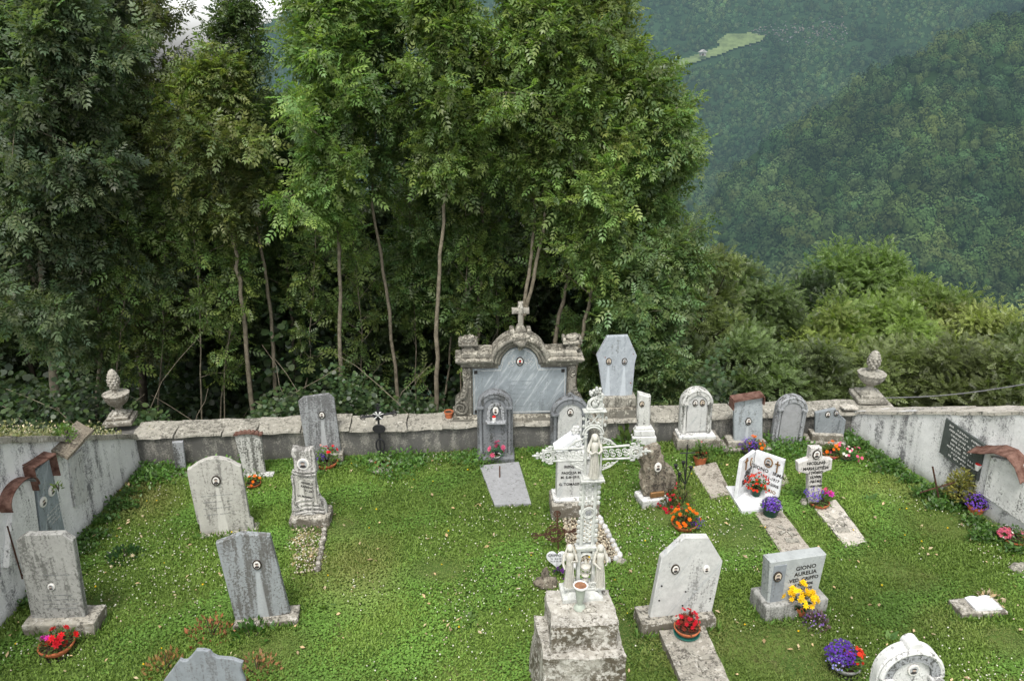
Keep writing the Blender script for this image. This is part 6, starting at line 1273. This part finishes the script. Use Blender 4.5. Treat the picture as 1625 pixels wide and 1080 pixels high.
T([(150, 690), (160, 560), (150, 420), (150, 250), (130, 60), (125, -60)], 11.6, .05, .02, 1, dens=1.4, base=BG, blen=1.15, nb=44, label='bluish green ash with drooping sprays between the forked tree and the urn', t0=.15, seed=15)
# closer sprays hanging low
T([(700, 668), (716, 560), (708, 440), (712, 330)], 12.8, .03, .012, 1, dens=1.4, base=DG, blen=.9, nb=34, label='low shaded ash in the gap behind the left end of the monument', t0=.5, seed=16)
for i, (xb, xt, yt, Y, lb) in enumerate([(320, 300, 300, 11.6, 'thin bare sapling behind the wall above the white tablet'), (350, 372, 380, 12.0, 'thin sapling close to the fine crowned ash'), (480, 500, 330, 12.4, 'thin dark sapling behind the tall dark headstone'), (575, 560, 380, 12.2, 'thin sapling between the two pale stems'), (660, 645, 300, 12.6, 'thin upright sapling left of the empty terracotta pot'), (728, 740, 300, 12.2, 'thin sapling against the left side of the monument'), (792, 775, 330, 12.9, 'thin sapling showing above the monument cornice'), (930, 985, 380, 12.6, 'slanting sapling behind the blue headstone'), (175, 200, 350, 11.2, 'thin sapling rising behind the left urn'), (250, 262, 300, 11.9, 'thin dark sapling right of the left urn')]):
    T([(xb, 662), ((xb + xt) / 2 + 6, (662 + yt) / 2), (xt, yt)], Y, .02, .007, 1, dens=.45, base=MG, blen=.55, nb=16, label=lb, t0=.35, seed=200 + i, name='sapling')
# back rows: dark mass behind
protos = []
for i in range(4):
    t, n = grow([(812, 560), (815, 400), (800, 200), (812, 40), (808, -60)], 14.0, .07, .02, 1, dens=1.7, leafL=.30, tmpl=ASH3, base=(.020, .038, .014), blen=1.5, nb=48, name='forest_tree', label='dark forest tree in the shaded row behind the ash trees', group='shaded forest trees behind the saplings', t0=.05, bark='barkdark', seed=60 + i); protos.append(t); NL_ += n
def children(o): return [c for c in bpy.data.objects if c.parent == o]
CH = {p.name: children(p) for p in protos}
def dup(root, loc, rz, s):
    r = root.copy(); COL.objects.link(r); r.location = loc; r.rotation_euler = (0, 0, rz); r.scale = (s, s, s)
    for ch in CH[root.name]: c = ch.copy(); COL.objects.link(c); c.parent = r
    return r
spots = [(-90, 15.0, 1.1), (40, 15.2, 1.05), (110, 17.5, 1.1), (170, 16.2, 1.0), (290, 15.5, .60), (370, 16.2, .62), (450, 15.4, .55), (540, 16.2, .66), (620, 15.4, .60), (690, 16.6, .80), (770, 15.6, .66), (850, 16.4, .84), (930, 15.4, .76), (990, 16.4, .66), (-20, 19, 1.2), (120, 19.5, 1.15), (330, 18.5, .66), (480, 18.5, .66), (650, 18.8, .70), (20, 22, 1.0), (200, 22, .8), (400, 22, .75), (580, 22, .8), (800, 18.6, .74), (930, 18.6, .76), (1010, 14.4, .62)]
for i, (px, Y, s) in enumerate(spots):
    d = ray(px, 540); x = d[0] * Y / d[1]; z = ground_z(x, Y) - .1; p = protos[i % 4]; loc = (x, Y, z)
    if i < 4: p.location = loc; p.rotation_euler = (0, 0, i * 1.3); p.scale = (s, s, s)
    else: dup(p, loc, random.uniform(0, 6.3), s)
# undergrowth brambles
def under(name, label, n, xr, yr, col, ls, hmax, dens=lambda P: 1, tm=LEAFQ, pos=None):
    P = RNG.uniform((xr[0], 0), (xr[1], 1), (n, 2)); yy = wally(P[:, 0]) + yr[0] + (yr[1] - yr[0]) * P[:, 1]; z0 = np.array([ground_z(a, b) for a, b in zip(P[:, 0], yy)]); Q = np.stack([P[:, 0], yy], 1)
    h = hmax * np.clip(.45 + .4 * field(Q, 1.6, 31) + .25 * field(Q, 5, 32), .08, 1.3); pos = np.stack([P[:, 0], yy, z0 + h * RNG.uniform(.1, 1, n) ** .6], 1); d = rdir(n); d[:, 2] *= .5; d[:, 1] -= .2
    cc = shade(col, n, .5, .15) * (1 + .3 * field(Q, 3, 33))[:, None]; V, Fc, C = scatter(tm[0], tm[1], pos, frames(d, rdir(n) * .6 + np.array([0, -.5, .9])), RNG.uniform(.6, 1.4, n) * ls, np.clip(cc, 0, 1)); return tag(soup(name, V, Fc, C, M['leaf']), label, 'undergrowth', kind='stuff')
ROUND = (np.array([(0, 0, 0), (.35, -.45, .05), (.85, -.3, 0), (1, 0, -.05), (.85, .3, 0), (.35, .45, .05)]), np.array([(0, 1, 2, 3, 4, 5)]))
under('undergrowth', 'tangled dark bramble leaves under the trees behind the wall', 36000, (-7.5, 3.2), (.45, 3.2), (.05, .085, .03), .065, 1.45, tm=ROUND)
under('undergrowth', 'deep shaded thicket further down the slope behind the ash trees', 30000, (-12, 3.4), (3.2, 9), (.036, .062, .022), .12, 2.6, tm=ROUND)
under('undergrowth', 'small leafy shrubs under the trees at the left corner', 9000, (-6.8, -3.4), (.35, 1.1), (.06, .11, .03), .07, .75, tm=ROUND)
mb = MB()
for i in range(48):
    x = random.uniform(-7, 2.0); y = wally(x) + random.uniform(.7, 3.5); z = ground_z(x, y); l = random.uniform(.8, 2.4); a = random.uniform(-1.1, 1.1); b = random.uniform(-.6, .6); P = [(x, y, z)]
    for k in range(6): P.append((P[-1][0] + math.sin(a) * l / 6 + random.uniform(-.06, .06), P[-1][1] + b * l / 12, P[-1][2] + math.cos(a) * l / 6)); a += random.uniform(-.1, .25) * (1 if a > 0 else -1)
    mb.tube(P, [.012 * (1 - k / 8) for k in range(7)], 4)
tag(mb.build('bare_twigs', M['bark']), 'thin bare grey stems and dead twigs among the shaded undergrowth', 'twigs', kind='stuff')
# ------------------------------------------------------------------ broad crowned bushes and trees on the right
def broad(label, px, pyt, Y, wpx, hpx, col, n=5200, leafL=.2, tm=ASH3, seed=0, name='broadleaf_tree', group=None, clumps=42, zoff=0):
    rr = np.random.default_rng(seed + 500); d = ray(px, pyt); top = CAM + d * Y / d[1]; kk = depth(top) / F; rx = wpx * kk / 2; rz = hpx * kk; c = top - np.array([0, 0, rz * .5]); gz = ground_z(c[0], c[1]) - .1; root = np.array([c[0], c[1], gz]); t = thing(name, label, 'tree', tuple(root), 0, group)
    mb = MB(); hgt = c[2] - gz; mb.tube([(0, 0, 0), (.05, 0, hgt * .5), (0, .05, hgt)], [.09 + .02 * rx, .08, .05], 7); mb.build('trunk', M['barkdark'], t, 60); mb = MB(); LP = []; CI = []
    cd_ = rr.normal(size=(clumps, 3)); cd_ /= np.linalg.norm(cd_, axis=1, keepdims=True); cd_[:, 2] = np.where(cd_[:, 2] < -.35, -cd_[:, 2], cd_[:, 2]); cc = cd_ * rr.uniform(.45, .92, (clumps, 1)) * np.array([rx, rx * .9, rz * .55]) + np.array([0, 0, hgt]); cr_ = rr.uniform(.16, .34, clumps) * rx * 1.15
    for i in range(clumps): mb.tube([(0, 0, hgt * .7), tuple(cc[i] * .5 + np.array([0, 0, hgt * .42])), tuple(cc[i])], [.03, .02, .006], 4)
    mb.build('branches', M['barkdark'], t, 60); ci = rr.integers(0, clumps, n); e = rr.normal(size=(n, 3)); e /= np.linalg.norm(e, axis=1, keepdims=True); e[:, 2] = np.where(e[:, 2] < -.2, -e[:, 2] * .6, e[:, 2]); pos = cc[ci] + e * (cr_[ci] * rr.uniform(.35, 1.12, n))[:, None]
    base = np.array(col)[None] * np.array([2.3, 2.05, 2.0]) * rr.uniform(.75, 1.25, (clumps, 1))[ci] * rr.uniform(.6, 1.35, (n, 1)); dv = e + rr.normal(0, .6, (n, 3)); dv[:, 2] -= .1
    V, Fc, C = scatter(tm[0], tm[1], pos, frames(dv, rr.normal(size=(n, 3)) * .4 + np.array([0, -.2, 1])), rr.uniform(.7, 1.3, n) * leafL, np.clip(base, 0, 1)); soup('crown', V, Fc, C, M['leaf'], t); return t
BR = [('drab green bushy tree filling in beside the ash group, above the pillared headstone', 1110, 410, 13.6, 190, 300, (.060, .085, .030), 3600),
 ('mid green bushy tree above the rusty capped headstone', 1205, 425, 15.5, 200, 280, (.055, .088, .032), 3600),
 ('small dark tree in the hollow between the two brighter crowns', 1290, 458, 19.5, 150, 220, (.032, .058, .024), 4200),
 ('rounded tree with the highest crown beyond the right half of the wall', 1375, 402, 20.5, 220, 260, (.052, .088, .026), 6800),
 ('light yellow green tree left of the right urn', 1310, 500, 15.0, 210, 240, (.082, .115, .032), 3600),
 ('light green tree directly behind the right urn', 1395, 470, 15.5, 230, 260, (.075, .12, .030), 5800),
 ('spreading green tree to the right of the urn', 1480, 455, 17.5, 240, 260, (.070, .112, .030), 5800),
 ('yellowish green tree near the right edge, above the wall cable', 1565, 492, 16.0, 240, 240, (.082, .108, .034), 5600),
 ('tree cut by the right edge, with greyish green leaves', 1650, 505, 15.0, 220, 240, (.060, .090, .035), 3600),
 ('low bush right behind the wall beside the broken column', 1085, 545, 11.9, 150, 190, (.055, .085, .032), 3400),
 ('low leafy bush behind the wall above the arched grey headstone', 1200, 545, 12.5, 190, 170, (.052, .082, .032), 4000),
 ('low dull green bush behind the wall just left of the right urn', 1300, 560, 12.6, 170, 150, (.060, .088, .036), 3800),
 ('low bush under the cable behind the right wall', 1440, 560, 12.6, 190, 150, (.066, .092, .036), 4200),
 ('low bush behind the right wall at the edge of the view', 1560, 560, 12.0, 210, 170, (.066, .090, .036), 4200),
 ('bush cut by the right edge behind the right wall', 1670, 570, 11.5, 190, 170, (.060, .088, .034), 3400)]
TN = (1.1, .85, .6, 1.15, 1.25, 1.0, .8, 1.2, .85, .7, 1.05, .75, 1.1, .8, 1.0)
for i, (lb, px, py, Y, w, h, c, n) in enumerate(BR): broad(lb, px, py - (14 if i < 4 else 0), Y, w * .92, h, tuple(q * TN[i] for q in c), int(n * 1.9), .125 + .003 * (Y - 11), seed=i, clumps=46)
# ------------------------------------------------------------------ valley sides
def interp(P, x): return float(np.interp(x, [p[0] for p in P], [p[1] for p in P]))
FARC = [(-900, 330), (-300, 260), (150, 200), (270, 150), (335, 95), (400, 58), (445, 25), (500, -15), (700, -90), (1000, -160), (1700, -230), (2600, -260)]
SPC = [(700, 640), (900, 560), (1000, 500), (1060, 420), (1110, 345), (1150, 285), (1200, 240), (1290, 190), (1400, 115), (1500, 70), (1625, 20), (1800, -50), (2400, -200)]
def fdist(px, s): return (1500 * (1 - s) ** 1.1 + 620) * (1 - .12 * min(1, max(0, px - 812) / 1600)) + 60 * noise.noise(Vector((px * .004, s * 4, 0))) 
def ndist(px, s): return 260 + 390 * (1 - s) + 45 * noise.noise(Vector((px * .006 - s * 1.2, s * 2.5, 5))) + .05 * (px - 1300)
def hill(name, crest, dist, ybot, x0, x1, nx_, ny_, m, label):
    vs = []
    for j in range(ny_ + 1):
        s = j / ny_
        for i in range(nx_ + 1):
            x = x0 + (x1 - x0) * i / nx_; yc = interp(crest, x); y = yc + (ybot - yc) * s; d = ray(x, y); vs.append(tuple(CAM + d * dist(x, s)))
    mb = MB(); w = nx_ + 1
    for i in range(nx_ + 1):            # back side falls away behind the crest
        x = x0 + (x1 - x0) * i / nx_; p = CAM + ray(x, interp(crest, x)) * dist(x, 0); vs.append((p[0] * 1.15, p[1] * 1.25, p[2] - 400))
    mb.v = vs; mb.f = [(j * w + i, j * w + i + 1, (j + 1) * w + i + 1, (j + 1) * w + i) for j in range(ny_) for i in range(nx_)] + [(i, i + 1, (ny_ + 1) * w + i + 1, (ny_ + 1) * w + i) for i in range(nx_)]
    return tag(mb.build(name, m), label, kind='structure')
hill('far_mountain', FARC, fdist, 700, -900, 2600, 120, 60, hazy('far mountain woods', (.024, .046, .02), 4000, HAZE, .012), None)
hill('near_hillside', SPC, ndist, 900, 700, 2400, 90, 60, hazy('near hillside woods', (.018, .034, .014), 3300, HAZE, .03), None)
def crown_tmpl(seed, nq, q):
    r = np.random.default_rng(seed); v = []; f = []
    for i in range(nq):
        d = r.normal(size=3); d /= np.linalg.norm(d)
        if d[2] < -.25: d[2] = -d[2]
        lump = 1 + .26 * math.sin(d[0] * 4 + seed) * math.cos(d[1] * 4 + seed * 2); p = d * np.array([1, 1, 1.15]) * lump * r.uniform(.9, 1.03); nrm = d + r.normal(0, .28, 3); nrm /= np.linalg.norm(nrm); a = np.cross(nrm, r.normal(size=3)); a /= np.linalg.norm(a); b = np.cross(nrm, a); s = q * r.uniform(.6, 1.3); o = len(v); v += [p - a * s, p - b * s * .8, p + a * s, p + b * s * .8]; f.append((o, o + 1, o + 2, o + 3))
    ring = []; o = len(v); rows = 4; cols = 8          # dark inner body
    for j in range(rows + 1):
        ph = -PI / 2 + PI * j / rows
        for i in range(cols): a = 2 * PI * i / cols; v.append(np.array([math.cos(ph) * math.cos(a), math.cos(ph) * math.sin(a), math.sin(ph) * 1.1]) * .8)
    for j in range(rows):
        for i in range(cols): f.append((o + j * cols + i, o + j * cols + (i + 1) % cols, o + (j + 1) * cols + (i + 1) % cols, o + (j + 1) * cols + i))
    return np.array(v), np.array(f)
MEADOW = [(1000, 128), (1075, 100), (1120, 88), (1145, 76), (1150, 62), (1200, 54), (1222, 60), (1165, 84), (1120, 98), (1060, 114), (1010, 140)]
MEAD = [(990, 105), (1010, 103), (1060, 100), (1090, 92), (1118, 82), (1143, 74), (1137, 66), (1152, 55), (1190, 52), (1215, 58), (1205, 66), (1165, 77), (1150, 84), (1110, 96), (1075, 108), (1020, 118), (985, 122)]
def inpoly(x, y, P):
    c = False
    for i in range(len(P)):
        (x1, y1), (x2, y2) = P[i], P[i - 1]
        if (y1 > y) != (y2 > y) and x < (x2 - x1) * (y - y1) / (y2 - y1) + x1: c = not c
    return c
def forest(name, label, crest, dist, ybot, x0, x1, n, rad, m, nq, q, cols, skip=None, smax=1.0, seed=0, floor=.12):
    r = np.random.default_rng(seed); T4 = [crown_tmpl(seed + i, nq, q) for i in range(5)]; Vs = []; Fs = []; Cs = []; off = 0; buf = {i: [] for i in range(5)}; made = 0
    while made < n:
        x = r.uniform(x0, x1); s = r.uniform(0, smax); yc = interp(crest, x); y = yc + (ybot - yc) * s; dd = dist(x, s)
        if r.uniform(0, 1) > (dd / dist(x, 0)) ** 1.3 + floor: continue
        if skip and skip(x, y): continue
        p = CAM + ray(x, y) * dd; g = .5 + .5 * math.sin(x * .013 + y * .02) * math.cos(x * .021 - y * .017 + 1); rr_ = rad * r.uniform(.5, 1.4) * (1 + .4 * noise.noise(Vector((x * .01, y * .01, 2))))
        nzv = noise.noise(Vector((x * .012, y * .018, 7))); cc = np.array(cols[0]) * (1 - g) + np.array(cols[1]) * g; cc = cc * (1 + .75 * nzv) * r.uniform(.6, 1.45) * np.array([r.uniform(.85, 1.25), 1, r.uniform(.8, 1.1)])
        buf[made % 5].append((p, rr_, cc, r.uniform(0, 6.3), r.uniform(.85, 1.5))); made += 1
    for i, L_ in buf.items():
        tv, tf = T4[i]; pos = np.array([b[0] for b in L_]) + np.array([0, 0, 1]) * np.array([b[1] for b in L_])[:, None] * .35; sc = np.array([[b[1], b[1], b[1] * b[4]] for b in L_]); a = np.array([b[3] for b in L_]); rot = np.zeros((len(a), 3, 3)); rot[:, 0, 0] = np.cos(a); rot[:, 0, 1] = -np.sin(a); rot[:, 1, 0] = np.sin(a); rot[:, 1, 1] = np.cos(a); rot[:, 2, 2] = 1
        V, Fc, C = scatter(tv, tf, pos, rot, sc, np.array([b[2] for b in L_])); C = np.clip(C * np.repeat(r.uniform(.88, 1.12, (len(C) // 4 + 1, 1)), 4, 0)[:len(C)], 0, 1); Vs.append(V); Fs.append(Fc + off); Cs.append(C); off += len(V)
    return tag(soup(name, np.concatenate(Vs), np.concatenate(Fs), np.concatenate(Cs), m), label, 'forest', kind='stuff')
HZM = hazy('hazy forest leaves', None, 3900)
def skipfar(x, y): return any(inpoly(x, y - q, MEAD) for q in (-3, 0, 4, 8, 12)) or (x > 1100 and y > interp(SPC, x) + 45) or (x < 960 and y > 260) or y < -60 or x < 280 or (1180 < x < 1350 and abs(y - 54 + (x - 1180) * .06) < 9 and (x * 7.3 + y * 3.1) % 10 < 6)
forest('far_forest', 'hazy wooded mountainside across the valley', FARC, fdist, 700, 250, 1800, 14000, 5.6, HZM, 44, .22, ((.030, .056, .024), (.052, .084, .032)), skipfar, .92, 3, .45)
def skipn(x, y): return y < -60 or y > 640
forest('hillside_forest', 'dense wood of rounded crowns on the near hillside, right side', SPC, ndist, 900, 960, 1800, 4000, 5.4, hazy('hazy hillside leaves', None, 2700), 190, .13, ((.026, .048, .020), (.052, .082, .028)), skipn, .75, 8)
# meadow on the far slope, following it
def far_pt(x, y, lift=0):
    yc = interp(FARC, x); s = (y - yc) / (700 - yc); return CAM + ray(x, y) * (fdist(x, s) - lift)
mb = MB(); n = 46; gxs = np.linspace(975, 1225, 70); gys = np.linspace(46, 130, 34); P = {}
for j, y in enumerate(gys):
    for i, x in enumerate(gxs): P[(i, j)] = len(mb.v); mb.v.append(tuple(far_pt(x, y, 8)))
mb.f = [(P[(i, j)], P[(i + 1, j)], P[(i + 1, j + 1)], P[(i, j + 1)]) for j in range(33) for i in range(69) if inpoly((gxs[i] + gxs[i + 1]) / 2, (gys[j] + gys[j + 1]) / 2, MEAD)]
tag(mb.build('meadow', hazy('bright far meadow', (.13, .165, .065), 3600, HAZE, .035)), kind='structure')
# bare scree above the meadow, as scattered pale rocks
n = 420; xs_ = RNG.uniform(1185, 1345, n); ys_ = 58 + RNG.normal(0, 9, n) - (xs_ - 1180) * .06; k = ys_ > 20; pos = np.array([far_pt(x, y, 4) for x, y in zip(xs_[k], ys_[k])]); n = len(pos)
V, Fc, C = scatter(oct_v, oct_f, pos, frames(rdir(n), rdir(n)), RNG.uniform(1, 3.2, n), shade((.13, .12, .10), n, .4)); tag(soup('scree', V, Fc, C, hazy('pale scree', None, 3600)), 'pale scree and rocks high on the far mountain', 'rocks', kind='stuff')
p = far_pt(1115, 88, 22); t = thing('mountain_hut', 'tiny stone hut with a pale roof on the green meadow far across the valley', 'hut', tuple(p), .3)
MB().box((0, 0, 2), (11, 8, 6)).build('wall', hazy('hut stone', (.30, .28, .25), 3600), t); q = MB(); q.prism([(-8.5, 5.6), (0, 11), (8.5, 5.6)], -5.5, 5.5); q.build('roof', hazy('hut roof', (.42, .40, .38), 3600), t); MB().box((-2, -4.6, 1.2), (2.4, .3, 4)).build('door', M['letter'], t)
print('leaves', NL_, 'faces', sum(len(o.data.polygons) for o in bpy.data.objects if o.type == 'MESH'), 'kb')
